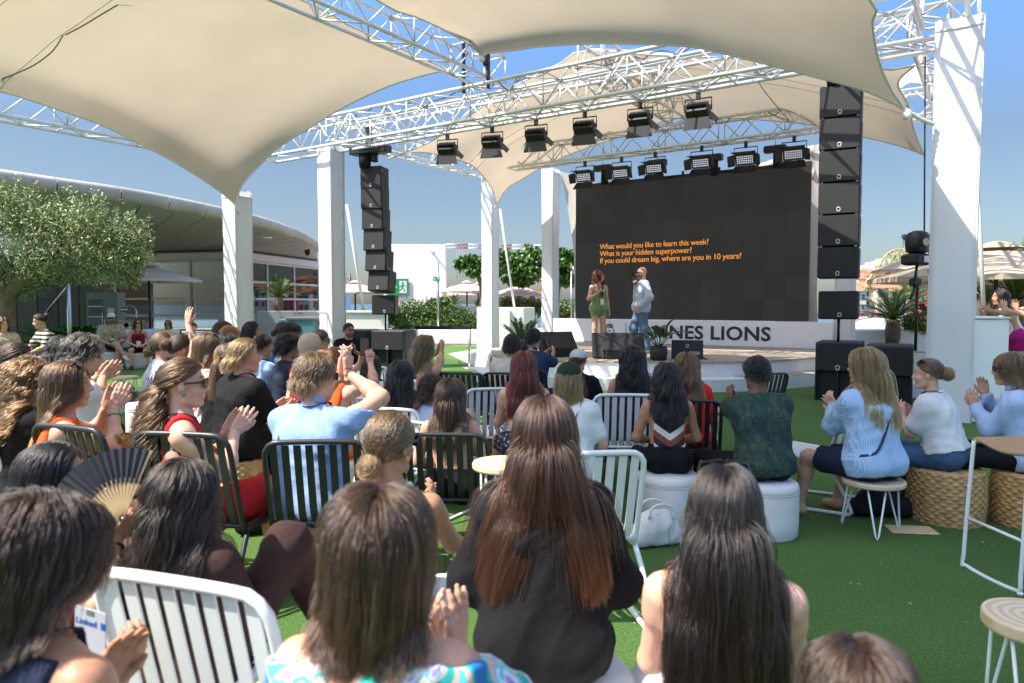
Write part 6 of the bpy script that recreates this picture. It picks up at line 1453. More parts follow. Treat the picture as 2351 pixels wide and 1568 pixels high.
def cap(m, back=False, brim=True):
    def fn(c):
        s = c['s']; M = Matrix(c['Hr'].tolist()); sg = -1 if back else 1
        def dome(b):
            prof = [(.092-.0*i, .035) for i in range(1)]+[(.094*math.cos(R(a)), .045+.083*math.sin(R(a))) for a in range(0, 91, 10)]; prof[-1] = (.002, prof[-1][1])
            S_ = Matrix.Diagonal((.97, 1.17, 1)); b.lathe([(q[0]*s, q[1]*s) for q in prof], c['Hm'](0, -.012, -.005), 22, M=M @ S_)
        frame_mb(dome, 'cap', m, c['o'])
        def br(b):
            rows = []
            for i in range(5):
                t = i/4; rows.append([Vector(c['Hm'](.078*math.sin(R(a))*(1+.0*t), sg*(.075+(.02+.065*t)*math.cos(R(a))-(.03 if abs(a) > 70 else 0)), .040-.012*t-.012*abs(math.sin(R(a)))**2)) for a in range(-80, 81, 16)])
            b.grid(rows); b.grid([[v+Vector((0, 0, .004)) for v in r_] for r_ in rows])
        if brim: frame_mb(br, 'cap_brim', m, c['o'])
        if back is None or not back: frame_mb(lambda b: b.bar(c['Hm'](-.035, -.118, .032), c['Hm'](.035, -.118, .032), .006, .016), 'cap_strap', mat('cap strap', (.015, .02, .015), .6), c['o'])
        frame_mb(lambda b: b.lathe([(.008, 0), (.006, .006)], c['Hm'](0, -.012, .122), 8), 'cap_button', m, c['o'])
    return fn
def bracelet(side, m, off=.03, r_=.03):
    def fn(c):
        S, E, W = c['AR'][0 if side < 0 else 1]; d = _n(E-W); q = W+d*off; x = _n(np.cross(d, [0.3, .2, 1])); y = np.cross(d, x); frame_mb(lambda b: b.tube([q+(x*math.cos(a)+y*math.sin(a))*r_*c['s'] for a in np.linspace(0, 2*math.pi, 15)[:-1]], .004, 6, True), 'bracelet', m, c['o'])
    return fn
def scarf_hijab(m):
    def fn(c):
        s = c['s']; P = [ell(c['Hm'](0, -.016, .028), np.array([.086, .108, .102])*s, c['Hr'].T), cone(c['Hm'](0, -.03, -.02), c['nb'], .082*s, .078*s), cone(c['nb'], c['sh']-c['up']*.03*s, .085*s, .10*s), cone(c['sh']-c['rt']*.09*s-c['fw']*.03*s, c['hip']-c['rt']*.12*s-c['fw']*.11*s, .06*s, .05*s)]
        F_, l_ = field(P, .012, .04, cuts=((c['Hm'](0, .058, 0), c['Hr'] @ np.array([0, 1., -.25])),)); a, b = nets(F_, l_, .012); a = folds(a, b, .005, rng); link('headscarf', np_mesh('headscarf', a, b, m), c['o'])
    return fn
# ================================================================ seats and small things
SLATM = {'w': CHAIRW, 'd': CHAIRD}; _chair = {}
def chair_meshes(k):
    if k in _chair: return _chair[k]
    m = SLATM[k]; out = {}; w = .25; ZS = .40
    bt = Vector((0, -.36, .84)); 
    def side(x): return [Vector((x, -.215, ZS-.02)), Vector((x, -.25, ZS+.06)), Vector((x, -.335, .76))]
    b = MB(); L, Rr = side(-w), side(w)
    loop = L+[Vector((-w+.02, -.35, .815)), Vector((-w+.07, -.357, .84)), Vector((w-.07, -.357, .84)), Vector((w-.02, -.35, .815))]+Rr[::-1]
    b.tube(resample(loop, 40), .014, 8); out['back_frame'] = [b.mesh('back_frame', m)]
    b = MB(); b.tube(resample([Vector((-w, -.215, ZS-.02)), Vector((-w, .2, ZS+.015)), Vector((-w+.05, .255, ZS+.02)), Vector((w-.05, .255, ZS+.02)), Vector((w, .2, ZS+.015)), Vector((w, -.215, ZS-.02))], 34), .014, 8)
    b.tube([(-w, -.235, ZS+.01), (w, -.235, ZS+.01)], .011, 8); out['seat_frame'] = [b.mesh('seat_frame', m)]
    sl = []
    for i in range(8):
        x = -w+.045+(2*w-.09)*i/7; b = MB(); prof = resample([Vector((x, -.352, .825)), Vector((x, -.30, .62)), Vector((x, -.255, ZS+.06)), Vector((x, -.215, ZS+.012)), Vector((x, -.12, ZS+.002)), Vector((x, .1, ZS+.018)), Vector((x, .25, ZS+.024))], 16); h = .0185
        rows = []
        for j, p in enumerate(prof):
            t = (prof[min(j+1, 15)]-prof[max(j-1, 0)]).normalized(); n = Vector((0, t.z, -t.y))*.003
            rows.append([p+Vector((-h, 0, 0))-n, p+Vector((h, 0, 0))-n, p+Vector((h, 0, 0))+n, p+Vector((-h, 0, 0))+n])
        b.grid(rows, False, True); sl.append(b.mesh('slat', m))
    out['slat'] = sl; lg = []
    for sx in (-1, 1):
        b = MB(); x = sx*(w+.004)
        b.tube(resample([Vector((x, -.2, ZS-.015)), Vector((x+sx*.015, -.30, .25)), Vector((x+sx*.02, -.40, .05)), Vector((x+sx*.02, -.395, .016)), Vector((x+sx*.02, -.3, .014)), Vector((x+sx*.02, .12, .014)), Vector((x+sx*.02, .2, .02)), Vector((x+sx*.015, .215, .06)), Vector((x, .2, ZS+.0))], 36), .0135, 8); lg.append(b.mesh('leg', m))
    out['leg'] = lg; _chair[k] = out; return out
def chair(label, x, y, az, k, zs=1.0, grp=None):
    r = thing('slat_chair', label, 'chair', (x, y, 0), -R(az), grp or {'w': 'white slatted lounge chairs', 'd': 'dark slatted lounge chairs'}[k]); r.scale = (1, 1, zs)
    for nm, ms in chair_meshes(k).items():
        for me in ms: o = link(nm, me, r)
    return r
def sit_chair(c, az, k, label, back=.10, zs=None):
    p = c['loc']+c['Rb'] @ np.array([0, back, 0]); return chair(label, p[0], p[1], az, k, zs or max(.85, min(1.1, c['seat']/.40)))
CANVAS = mat('pouf canvas', (.70, .68, .63), .85, var=.08, vscale=4, bump=.3, bscale=14)
def pouf(label, x, y, r_=.22, h=.42, m=None):
    o = thing('pouf', label, 'pouf', (x, y, 0), random.uniform(0, 6), 'white canvas poufs')
    b = MB(); b.lathe([(r_*.93, 0), (r_*.98, .015), (r_, .1), (r_*1.005, h*.5), (r_*.995, h*.82), (r_*.99, h-.06)], (0, 0, 0), 32); b.build('side_cover', m or CANVAS, o, True)
    b = MB(); b.lathe([(r_*.985, h-.062), (r_*1.0, h-.04), (r_*.97, h-.012), (r_*.9, h), (r_*.4, h+.008), (.001, h+.01)], (0, 0, 0), 32); b.build('top_cushion', m or CANVAS, o, True)
    b = MB(); b.tube([(r_*1.0*math.cos(a), r_*1.0*math.sin(a), h-.06) for a in np.linspace(0, 2*math.pi, 41)[:-1]], .004, 5, True); b.build('piping', m or CANVAS, o, True); return o
RUSH = mat('woven rush', (.52, .31, .12), .7, var=.35, vscale=22)
def basket(label, x, y, r_=.24, h=.40):
    o = thing('woven_pouf', label, 'pouf', (x, y, 0), random.uniform(0, 6), 'woven rush poufs')
    nr, nc = 15, 44; rows = []
    for i in range(nr*4+1):
        z = h*i/(nr*4); row = []; t = i/(nr*4); pr = r_*(1+.05*math.sin(math.pi*t))-(.03*max(0, t-.9)*10)**2*3
        band = i//4; fz = abs(math.sin(math.pi*(i % 4)/4))
        for k in range(nc*3):
            a = 2*math.pi*k/(nc*3); ph = math.cos(a*nc/2+math.pi*(band % 2)); row.append(((pr+.011*fz*(.35+.65*ph))*math.cos(a), (pr+.011*fz*(.35+.65*ph))*math.sin(a), z))
        rows.append(row)
    b = MB(); b.grid(rows, True, True); b.build('woven_side', RUSH, o, True)
    b = MB(); tp = []
    for i in range(12):
        rr = r_*(.97-i*.085); b.tube([((rr)*math.cos(a), (rr)*math.sin(a), h-.004+.006*math.sin(a*20+i)) for a in np.linspace(0, 2*math.pi, 33)[:-1]], .012, 5, True)
    b.build('woven_top', RUSH, o, True)['kind'] = 'stuff'; return o
ROUNDW = mat('round table wood', (.60, .46, .29), .5); 
def rings():
    N, L, b = nodes(ROUNDW); tc = N.new('ShaderNodeTexCoord'); w = N.new('ShaderNodeTexWave'); w.wave_type = 'RINGS'; w.rings_direction = 'Z'; w.inputs['Scale'].default_value = 9; w.inputs['Distortion'].default_value = 2.5; w.inputs['Detail'].default_value = 3
    r = ramp(ROUNDW.node_tree, [(.2, (.54, .40, .24)), (.8, (.68, .54, .36))]); L.new(tc.outputs['Object'], w.inputs[0]); L.new(w.outputs['Fac'], r.inputs[0]); L.new(r.outputs[0], b.inputs['Base Color'])
rings()
def stool(label, x, y, h=.45, r_=.2, th=.035, rot=.4, nl=3, grp='wooden stools on hairpin legs', name='hairpin_stool', cat='stool'):
    o = thing(name, label, cat, (x, y, 0), rot, grp)
    b = MB(); b.lathe([(.001, h-th), (r_*.97, h-th), (r_, h-th+.008), (r_, h-.008), (r_*.975, h), (.001, h)], (0, 0, 0), 36, False); b.build('seat' if cat == 'stool' else 'tabletop', ROUNDW, o, True)
    for k in range(nl):
        a = 2*math.pi*k/nl; ca, sa_ = math.cos(a), math.sin(a); t = Vector((-sa_, ca, 0)); p = Vector((ca, sa_, 0)); b = MB()
        b.tube([p*r_*.72+t*.055+Vector((0, 0, h-th)), p*r_*1.02+t*.010+Vector((0, 0, .03)), p*r_*1.03+Vector((0, 0, .008)), p*r_*1.02-t*.010+Vector((0, 0, .03)), p*r_*.72-t*.055+Vector((0, 0, h-th))], .0065, 7); b.build('leg', CHAIRW, o, True)
    return o
def soft_bag(label, x, y, size, m, rz=0, name='bag', cat='bag', lean=0):
    r = np.random.default_rng(int(abs(x*1000+y*77))); w, d, h = size
    P = [cone((-w*.32, 0, h*.25), (w*.32, 0, h*.22), h*.25, h*.24), cone((-w*.2, .01, h*.55), (w*.22, -.01, h*.5), h*.27, h*.24), cone((-w*.05, 0, h*.7), (w*.1, 0, h*.75), h*.2, h*.18)]
    P = [('c', q[1]*[1, 1, 1], q[2], q[3], q[4]) for q in P]; F_, l_ = field(P, .014, .06, cuts=((np.zeros(3)+[0, 0, .004], (0, 0, -1)),)); a, b_ = nets(F_, l_, .014); a[:, 1] *= d/(h*.9); a = folds(a, b_, .012, r, 8, (10, 34), True); a[:, 2] = np.maximum(a[:, 2], .003)
    o = thing(name, label, cat, (x, y, 0), rz); link('bag_body', np_mesh('bag_body', a, b_, m), o)
    for sy in (-.25, .25): b = MB(); b.tube(resample([Vector((-w*.2, d*sy, h*.75)), Vector((-w*.15, d*sy, h*1.02)), Vector((w*.05, d*sy, h*1.08)), Vector((w*.22, d*sy, h*.95)), Vector((w*.22, d*sy, h*.7))], 14), .009, 5); b.build('strap', m, o, True)
    return o
BBAG = fabric_mat('black bag', (.012, .012, .014))
# empty chairs
for lab, x, y, az, k, Y in (('empty dark slat chair near the stage turned away', 1078, 905, 12, 'd', 7.6), ('empty white slat chair beside the man in leaf print shirt', 1838, 1052, -58, 'w', 5.6), ('dark slat chair standing askew in front of the leaf print shirt', 1708, 930, -28, 'd', 7.5),
                         ('white slat chair left of the red haired woman', 1128, 1015, -8, 'w', 6.3), ('white slat chair behind the woman with long black waves', 1428, 1015, 4, 'w', 5.9), ('white slat chair right of the blonde clapping woman', 968, 930, 25, 'w', 6.9),
                         ('white slat chair showing its top near the left subwoofer', 884, 900, 20, 'w', 8.4), ('white sled chair cut by the left picture edge', 12, 1040, 40, 'w', 5.0), ('white slat chair behind the woman with golden curls', 95, 1060, 35, 'w', 4.35)):
    p = at(x, y, Y); chair(lab, p.x, p.y, az, k)
def chair_at(label, x, yt, Y, az, k):
    p = at(x, yt, Y); a = R(az); return chair(label, p.x+.357*math.sin(a), p.y+.357*math.cos(a), az, k, p.z/.852)
chair_at('big white slat chair in front, its back towards us', 402, 1326, 1.62, 19, 'w')
chair_at('dark slat chair under the blue shirt man', 722, 1010, 3.52, -3, 'd'); chair_at('dark slat chair under the red dress ponytail woman', 412, 992, 3.42, 10, 'd'); chair_at('dark slat chair under the woman in orange top', 150, 976, 3.55, 22, 'd')
chair_at('white slat chair right of the very long brown hair', 1362, 1036, 3.25, -10, 'w')
# side tables, stools, poufs without people
p = at(1156, 1060, 3.75); stool('round wooden side table behind the very long brown hair', p.x, p.y, p.z, .165, .035, .2, 3, 'round side tables', 'side_table', 'table')
p = at(285, 864, 10.2); stool('small round table alone on sunlit turf', p.x, p.y, p.z, .19, .035, .8, 3, 'round side tables', 'side_table', 'table')
p = at(1622, 936, 6.0); stool('small round table beside the woman in red dress', p.x, p.y, p.z, .13, .03, .1, 3, 'round side tables', 'side_table', 'table')
p = at(2378, 1414, 2.5); stool('round wooden side table at the lower right edge with white hairpin legs', p.x, p.y, p.z, .165, .05, 1.9, 3, 'round side tables', 'side_table', 'table')
p = at(322, 925, 6.1); pouf('low white pouf behind the red dress ponytail woman', p.x, p.y, .11*1.05, max(.3, p.z))
# bar stool at the right edge
bs = thing('bar_stool', 'tall white tube stool with woven rope seat at the right edge', 'stool', (0, 0, 0)); q = {}
A = gnd(2212, 1300); Bq = gnd(2342, 1365); 
TL, TR = at(2236, 1012, A.y), at(2362, 1052, Bq.y); back_off = Vector((.40, .05, 0))
for P0, P1, nm in ((TL, TR, 'front'),):
    for off in (Vector((0, 0, 0)), back_off):
        a0 = Vector((A.x, A.y, .012))+off*1.1; b0 = Vector((Bq.x, Bq.y, .012))+off*1.1; z_ = Vector((0, 0, 0))
        b = MB(); b.tube(resample([P0+off, a0+Vector((0, 0, .09)), a0+(b0-a0)*.06, b0+(a0-b0)*.06, b0+Vector((0, 0, .09)), P1+off], 50), .0115, 8); b.build('leg_frame', CHAIRW, bs)
        m0, m1 = (P0+off).lerp(a0, .62), (P1+off).lerp(b0, .62); b = MB(); b.tube([m0, m1], .009, 8); b.build('foot_rail', CHAIRW, bs)
ROPEB = mat('tan seat rope', (.42, .27, .14), .75, bump=.4, bscale=90)
for i in range(16):
    f = (i+.5)/16; a = TL.lerp(TL+back_off, f); c = TR.lerp(TR+back_off, f); b = MB(); b.tube(resample([a+Vector((0, 0, -.014)), a+Vector((-.014, -.004, 0)), a+Vector((0, 0, .014)), (a+c)/2+Vector((0, 0, -.012)), c+Vector((0, 0, .014)), c+Vector((.014, 0, 0)), c+Vector((0, 0, -.014))], 18), .0115, 6); b.build('seat_rope', ROPEB, bs)
for P0, off in ((TL, back_off), (TR, back_off)): b = MB(); b.tube([P0, P0+off], .0115, 8); b.build('seat_rail', CHAIRW, bs)
b = MB(); 
for P_ in (A, Bq): b.lathe([(.014, 0), (.017, .004), (.014, .012)], (P_.x, P_.y, 0), 10)
b.build('foot_cap', WHITE, bs)['kind'] = 'stuff'
# bags and boards on the turf
g_ = gnd(600, 1225); soft_bag('limp black tote bag beside the blue shirt man chair', g_.x, g_.y, (.34, .2, .26), BBAG, .4)
g_ = gnd(1425, 1010); t_ = thing('tote_bag', 'upright black tote bag with white print under a white chair', 'bag', (g_.x, g_.y+.2, 0)); b = MB(); b.box((0, 0, .19), (.34, .1, .36), None, .03); b.build('bag_body', BBAG, t_, True)
b = MB()
for seg_ in ([(-.08, .27), (-.01, .27)], [(-.045, .27), (-.075, .20)], [(-.045, .25), (-.015, .2)], [(.005, .28), (.005, .19)], [(.005, .235), (.02, .235)], [(.04, .275), (.1, .275)], [(.07, .275), (.045, .215)], [(.07, .26), (.1, .215)], [(.12, .28), (.12, .19)], [(-.06, .165), (-.06, .135)], [(-.06, .135), (.01, .135)], [(.04, .165), (.1, .165)], [(.04, .165), (.04, .135)], [(.1, .165), (.1, .135)], [(.04, .135), (.1, .135)]):
    b.bar((seg_[0][0], -.053, seg_[0][1]), (seg_[1][0], -.053, seg_[1][1]), .009, .004, (0, 1, 0))
for z_ in (.10, .085): b.box((0, -.053, z_), (.16, .004, .004))
b.build('lettering', WHITE, t_, True)
g_ = gnd(1505, 1252); tb_ = soft_bag('slumped cream canvas tote holding a bottle and dark cloth', g_.x, g_.y, (.40, .26, .26), CANVAS, .3, 'canvas_tote')
p = at(1478, 1190, 4.55); b = MB(); b.box(p, (.2, .12, .07), Matrix.Rotation(.3, 3, 'Z'), .03); props(b.build('dark_pouch', BBAG), 'dark pouch sticking out of the cream tote', 'pouch')
p = at(1506, 1208, 4.5); bt = thing('water_bottle', 'small clear water bottle with blue cap in the cream tote', 'bottle', p); b = MB(); b.lathe([(.028, -.1), (.03, -.08), (.03, .02), (.014, .05), (.013, .06)], (0, 0, 0), 14); b.build('bottle_body', mat('bottle plastic', (.55, .6, .66), .1), bt, True); b = MB(); b.lathe([(.015, .058), (.015, .08), (.001, .082)], (0, 0, 0), 12); b.build('cap', mat('blue cap', (.15, .4, .65), .5), bt, True)
g_ = gnd(2040, 1195); soft_bag('flat black backpack on the turf behind the hairpin stool', g_.x, g_.y+.1, (.52, .3, .24), BBAG, -.1)
g_ = gnd(2092, 1219); b = MB(); b.obox((g_.x, g_.y, .008), (.30, .17, .012), R(-8), .004); props(b.build('wooden_board', mat('light board', (.62, .42, .24), .6, var=.12, vscale=12)), 'pale wooden board lying on the turf', 'board')
g_ = gnd(240, 842); b = MB(); bp_ = soft_bag('black backpack leaning by the white poufs', g_.x, g_.y-.1, (.4, .25, .5), BBAG, .2, 'backpack')
p = at(1130, 905, 5.9); soft_bag('dark bag on the turf left of the basket pouf', p.x, p.y, (.35, .25, .3), BBAG, .8)
p = gnd(1150, 985); soft_bag('grey patterned bag under the white chair', p.x, p.y, (.3, .2, .25), pattern('camo', 'floral', [(.05, .045, .04), (.12, .1, .08), (.2, .18, .15)], 20), .2)
# plants on the stage
def pot_plant(label, x, yb, Y, dark, h, n, z0=SD):
    p = at(x, yb, Y); r = thing('pot_plant', label, 'plant', (p.x, p.y, z0)); b = MB(); b.lathe([(.11, 0), (.15, .02), (.165, .15), (.15, .26), (.135, .26), (.13, .22), (.001, .21)], (0, 0, 0), 20); b.build('pot', mat('pot %s' % dark, (.02, .02, .022) if dark else (.25, .25, .25), .5), r, True)
    return r
LEAFM = {'c': mat('dark calathea', (.02, .07, .025), .4), 'p': mat('purple underside', (.07, .018, .03), .45), 'z': mat('glossy green', (.035, .13, .02), .3)}
def big_leaf(r, base, d, L, w, mk, mid=True):
    d = Vector(d).normalized(); s_ = d.cross(Vector((0, 0, 1))).normalized(); up_ = s_.cross(d); rows = []
    for i in range(7):
        t = i/6; ww = w*math.sin(math.pi*min(1, t*.93+.04)); c = Vector(base)+d*L*t+Vector((0, 0, -.35*L*t*t)); rows.append([c-s_*ww+up_*ww*.25, c, c+s_*ww+up_*ww*.25])
    b = MB(); b.grid(rows); 
    b.mi = 1
    if mid: b.tube([r_[1]+up_*.004 for r_ in rows], .006, 4)
    b.build('leaf', [LEAFM[mk], mat('pale midrib', (.30, .36, .20), .5)], r, True)
pp = pot_plant('dark striped leaf plant in black pot at the stage front', 1512, 828, 13.3, True, .5, 12)
for k in range(15):
    a = k*2.4; e = random.uniform(.35, 1.2); L_ = random.uniform(.28, .42); d = Vector((math.cos(a)*math.cos(e), math.sin(a)*math.cos(e), math.sin(e))); b0 = Vector((.03*math.cos(a), .03*math.sin(a), .24)); b1 = b0+Vector((d.x, d.y, d.z+.5))*random.uniform(.1, .25)
    MB().tube([b0, b1], .007, 5).build('stem', LEAFM['z'], pp, True); big_leaf(pp, b1, d, L_, .075, 'p' if k % 3 == 2 else 'c')
zp = pot_plant('feathery green pot plant behind the dark haired men', 1200, 800, 14.6, True, .5, 12)
for k in range(13):
    a = k*2.4; e = random.uniform(.5, 1.35); L_ = random.uniform(.5, .8); d = Vector((math.cos(a)*math.cos(e), math.sin(a)*math.cos(e), math.sin(e)))
    pts = [Vector((0, 0, .22))+d*L_*t+Vector((0, 0, -.22*L_*t*t)) for t in np.linspace(0, 1, 10)]; b = MB(); b.tube(pts, .008, 5); s_ = d.cross(Vector((0, 0, 1))).normalized()
    for i in range(2, 10):
        for sg in (-1, 1):
            c = pts[i]; t = (pts[i]-pts[i-1]).normalized(); e_ = c+(s_*sg*.8+t*.6)*.13; n_ = t.cross(s_*sg)*.0; b.add([c, c+(e_-c)*.5+t*.03, e_, c+(e_-c)*.5-t*.03], [(0, 1, 2, 3)])
    b.build('frond', LEAFM['z'], zp, True)
# specks of petals on the turf
b = MB()
for _ in range(60):
    x, y = random.uniform(1300, 2340), random.uniform(1080, 1560); g_ = gnd(x, y); a = random.uniform(0, 6); s_ = random.uniform(.004, .011); u_ = Vector((math.cos(a), math.sin(a), .2))*s_; v_ = Vector((-math.sin(a), math.cos(a), .1))*s_*.5; c = g_+Vector((0, 0, .008)); b.add([c-u_, c-v_, c+u_, c+v_], [(0, 1, 2, 3)])
props(b.build('fallen_petals', mat('dry petals', (.6, .55, .42), .8)), kind='stuff', label='pale dry petals scattered on the turf')
# ================================================================ the people
FM = fabric_mat
RED = FM('red', (.55, .02, .025)); ORG = FM('orange red', (.78, .10, .015)); WHT = FM('white', (.72, .71, .69)); CRM = FM('cream', (.62, .56, .46)); BLK = FM('black', (.0055, .0055, .0065)); NAV = FM('navy', (.015, .022, .045)); BRN = FM('brown', (.042, .020, .017))
LBL = FM('light blue', (.25, .37, .58)); DEN = FM('denim', (.055, .11, .20)); LIL = FM('lilac', (.55, .44, .66)); MAR = FM('maroon', (.22, .015, .025)); BEI = FM('beige', (.52, .40, .28)); KHA = FM('pale trousers', (.50, .43, .34)); GRN = FM('sage green', (.20, .31, .14)); PNK = FM('pale pink', (.62, .48, .42))
SBL = pattern('fine blue stripe', 'stripe', [(.30, .46, .68), (.42, .58, .77)], 30); SBW = pattern('navy white stripe', 'stripe', [(.05, .08, .16), (.7, .7, .68)], 13); SBK = pattern('black cream stripe', 'stripe', [(.012, .012, .014), (.62, .58, .48)], 4.2, rot=(0, R(90), 0))
CHEV = pattern('chevron knit', 'chevron', [(.70, .64, .56), (.04, .010, .016), (.20, .05, .035), (.70, .64, .56), (.04, .010, .016)], 4.3); LEAFP = pattern('leaf print', 'leaf', [(.008, .030, .036), (.035, .068, .024), (.062, .095, .036)], 28)
FLOB = pattern('bold tropical print', 'floral', [(.015, .16, .42), (.02, .40, .34), (.70, .42, .34), (.10, .50, .60), (.62, .66, .72), (.38, .26, .55), (.02, .20, .50)], 11); FLOR = pattern('small red flowers', 'spots', [(.72, .64, .52), (.50, .03, .03), (.28, .12, .30)], 20); DAISY = pattern('daisy skirt', 'spots', [(.012, .014, .028), (.62, .60, .50), (.30, .36, .52)], 30); CAMO = pattern('sand camo', 'floral', [(.42, .35, .24), (.30, .26, .18), (.50, .43, .31), (.36, .28, .2)], 9); YEL = pattern('yellow print', 'floral', [(.62, .56, .42), (.55, .42, .12), (.65, .6, .5)], 9)
def hand(x, y, Y, d=(0, .3, .95), n=None, curl=.2, fist=False, pole=None):
    q = dict(w=at(x, y, Y), d=d, curl=curl, fist=fist)
    if n is not None: q['n'] = n
    if pole is not None: q['pole'] = pole
    return q
C = {}
# ---- nearest row
C['p4'] = person('brown haired person whose head top alone shows at the bottom edge', 1975, 1476, 1.12, 8, hair=dict(kind='long', c='brown', L=.28, n=6000, vol=.022, curl=(.004, 6)), top=dict(kind='tee', m=BLK), bottom=dict(kind='trousers', m=BLK), fine=(1.2, .62), vox=.012)
C['p1'] = person('woman with messy short brown hair clapping at the lower left corner', 92, 1146, 1.36, 24, 12, hair=dict(kind='long', c='dark', L=.20, n=9000, vol=.034, curl=(.007, 5), front=.02, hug=.5, frizz=.004), skin='tan', top=dict(kind='tank', m=NAV, neck=.03), bottom=dict(kind='trousers', m=NAV),
    arms=(hand(228, 1578, 1.5, (.25, .45, .85), (.9, 0, .3), .15), hand(262, 1572, 1.52, (.10, .55, .85), (-.9, .1, .2), .3)), extras=(lany_back,), fine=(1.2, .6))
C['p2'] = person('woman with brown bob in a bright tropical print dress seen from behind', 868, 1130, 1.36, 4, 0, hair=dict(kind='long', c='brown', L=.235, n=9500, vol=.034, curl=(.004, 4), front=.02, part=.02, hug=.5, frizz=.006), skin='light', top=dict(kind='tee', m=FLOB, neck=.075, sw=.02), bottom=dict(kind='skirt', m=FLOB),
    arms=(hand(985, 1500, 1.62, (.1, .2, 1), (.9, 0, .1), .1), hand(1048, 1500, 1.55, (.0, .12, 1), (-.8, .5, 0), .08, pole=(.8, -.3, -.6))), fine=(1.2, .6))
C['p3'] = person('woman with long straight dark hair, bare shoulders and lilac top', 1665, 1068, 1.72, 13, 0, hair=dict(kind='long', c='darker', L=.62, n=10000, vol=.017, curl=(.003, 4), part=-.01, clumpf=.55, front=.10), skin='fair', top=dict(kind='strap', m=LIL, high=.20, slope=.0, straps=False), bottom=dict(kind='trousers', m=WHT), arms='clap_low', extras=(glasses('head'),), fine=(1.2, .6))
C['p6'] = person('woman with thick dark hair in brown sweater and trousers, one knee raised', 418, 1058, 2.12, 16, 3, s=.98, lean=-3, hair=dict(kind='long', c='darker', L=.46, n=9000, vol=.032, curl=(.012, 4), front=.03), skin='light', top=dict(kind='shirt', m=BRN), bottom=dict(kind='trousers', m=BRN, wide=.012), arms='lap', legs='kneeup', shoes=mat('green sneaker', (.01, .06, .045), .5), fine=(1.2, .62))
C['p5'] = person('woman with very long shiny brown hair in black sweater on white pouf', 1250, 913, 2.08, 3, 0, seat_t=.50, hair=dict(kind='long', c='chestnut', L=.54, n=15000, vol=.026, hug=.9, curl=(.004, 3), front=.05, cut=1, clumpf=.3, K=26, gather=.34, spread=.10, locks=.03), skin='light', top=dict(kind='shirt', m=BLK, loose=.01), bottom=dict(kind='trousers', m=BLK), arms='lap', extras=(glasses('head'),), fine=(1.2, .62))
C['p7'] = person('dark haired woman in profile holding an open black fan', 118, 1018, 2.2, 40, 30, hair=dict(kind='long', c='black', L=.34, n=7000, vol=.02, curl=(.004, 4), front=.25), skin='olive', top=dict(kind='tank', m=FM('rust', (.45, .07, .03))), bottom=dict(kind='trousers', m=FM('olive cloth', (.10, .085, .02))),
    arms=(hand(268, 1262, 2.3, (.5, .75, .35), (.3, 0, .9), .25), hand(268, 1232, 2.12, (.12, .2, .95), (-.9, .2, 0), .3, True)), extras=(earrings(WHITE), bracelet(1, BLACK, .03), bracelet(1, BADGE, .07), bracelet(1, WHITE, .10)), fine=(1.1, .65))
C['p8'] = person('tanned blonde woman with low bun and bare shoulders', 893, 950, 2.5, 6, 26, hair=dict(kind='bun', c='dblond', L=.2, n=5000, tie=(0, -.105, -.055), ball=.036, up=-.4), skin='tan', top=dict(kind='strap', m=WHT, high=.28, slope=-.05, strapw=.011), bottom=dict(kind='shorts', m=WHT), arms=(hand(965, 1180, 2.85, (.2, .4, .9)), hand(990, 1175, 2.8, (0, .4, .9))), extras=(glasses(), earrings()), fine=(1.1, .7))
# ---- left block
C['p11'] = person('woman in red dress and sunglasses with curly ponytail clapping, legs crossed', 418, 825, 3.6, 64, 8, hair=dict(kind='pony', c='gbrown', L=.34, n=4600, vol=.014, frizz=.02, curl=(.030, 9), tie=(0, -.112, -.01), tw=.055), skin='fair', lean=-4, top=dict(kind='strap', m=RED, strapw=.018, sx=.085, high=.34), bottom=dict(kind='skirt', m=RED, len=.95), arms=(hand(522, 985, 3.75, (.1, .6, .8)), hand(540, 990, 3.65, (-.1, .6, .8))), legs='cross', extras=(glasses(), lany_back, earrings(mat('green stone', (.05, .2, .12), .2))))
C['p12'] = person('woman with brown bob in bright orange sleeveless top clapping', 152, 830, 3.75, 58, 12, hair=dict(kind='long', c='gbrown', L=.25, n=5000, vol=.02, curl=(.003, 4), cut=1, front=.08), skin='fair', top=dict(kind='tank', m=ORG), bottom=dict(kind='shorts', m=PNK, len=.55), arms=(hand(245, 930, 4.0, (.1, .4, .9)), hand(262, 935, 3.9, (-.1, .4, .9))), extras=(glasses('head'), crossband(mat('tan strap', (.5, .3, .08), .6), .014, -1), bracelet(1, mat('green band', (.02, .3, .08), .5), .05)))
C['p10'] = person('man in light blue shirt and sunglasses raising clapping hands', 722, 815, 3.9, 16, 34, sex='m', hair=dict(kind='short', c='lbrown', L=.085, n=6500, vol=.014, curl=(.002, 2), lift=.7), skin='fair', top=dict(kind='shirt', m=LBL, sleeve='roll', collar=True), bottom=dict(kind='trousers', m=NAV), arms=(hand(783, 858, 4.15, (.1, .15, 1)), hand(800, 858, 4.1, (-.1, .1, 1), pole=(.9, -.2, -.6))), extras=(glasses(), lany_back))
C['p13'] = person('woman with long golden brown curls and sunglasses by left edge', 68, 825, 4.15, 46, 16, hair=dict(kind='long', c='gold', L=.42, n=6500, vol=.05, curl=(.022, 9), frizz=.012), skin='light', top=dict(kind='tee', m=BLK), bottom=dict(kind='trousers', m=NAV), arms='clap_low', extras=(glasses(),))
C['p14'] = person('woman with sleek dark ponytail and olive sunglasses at left edge', 36, 790, 5.0, 52, 14, hair=dict(kind='pony', c='dark', L=.36, n=3000, tie=(0, -.12, -.02), curl=(.01, 3)), skin='light', top=dict(kind='shirt', m=WHT), bottom=dict(kind='trousers', m=NAV), arms='clap_low', extras=(glasses('face', mat('olive frame', (.06, .07, .03), .3)),))
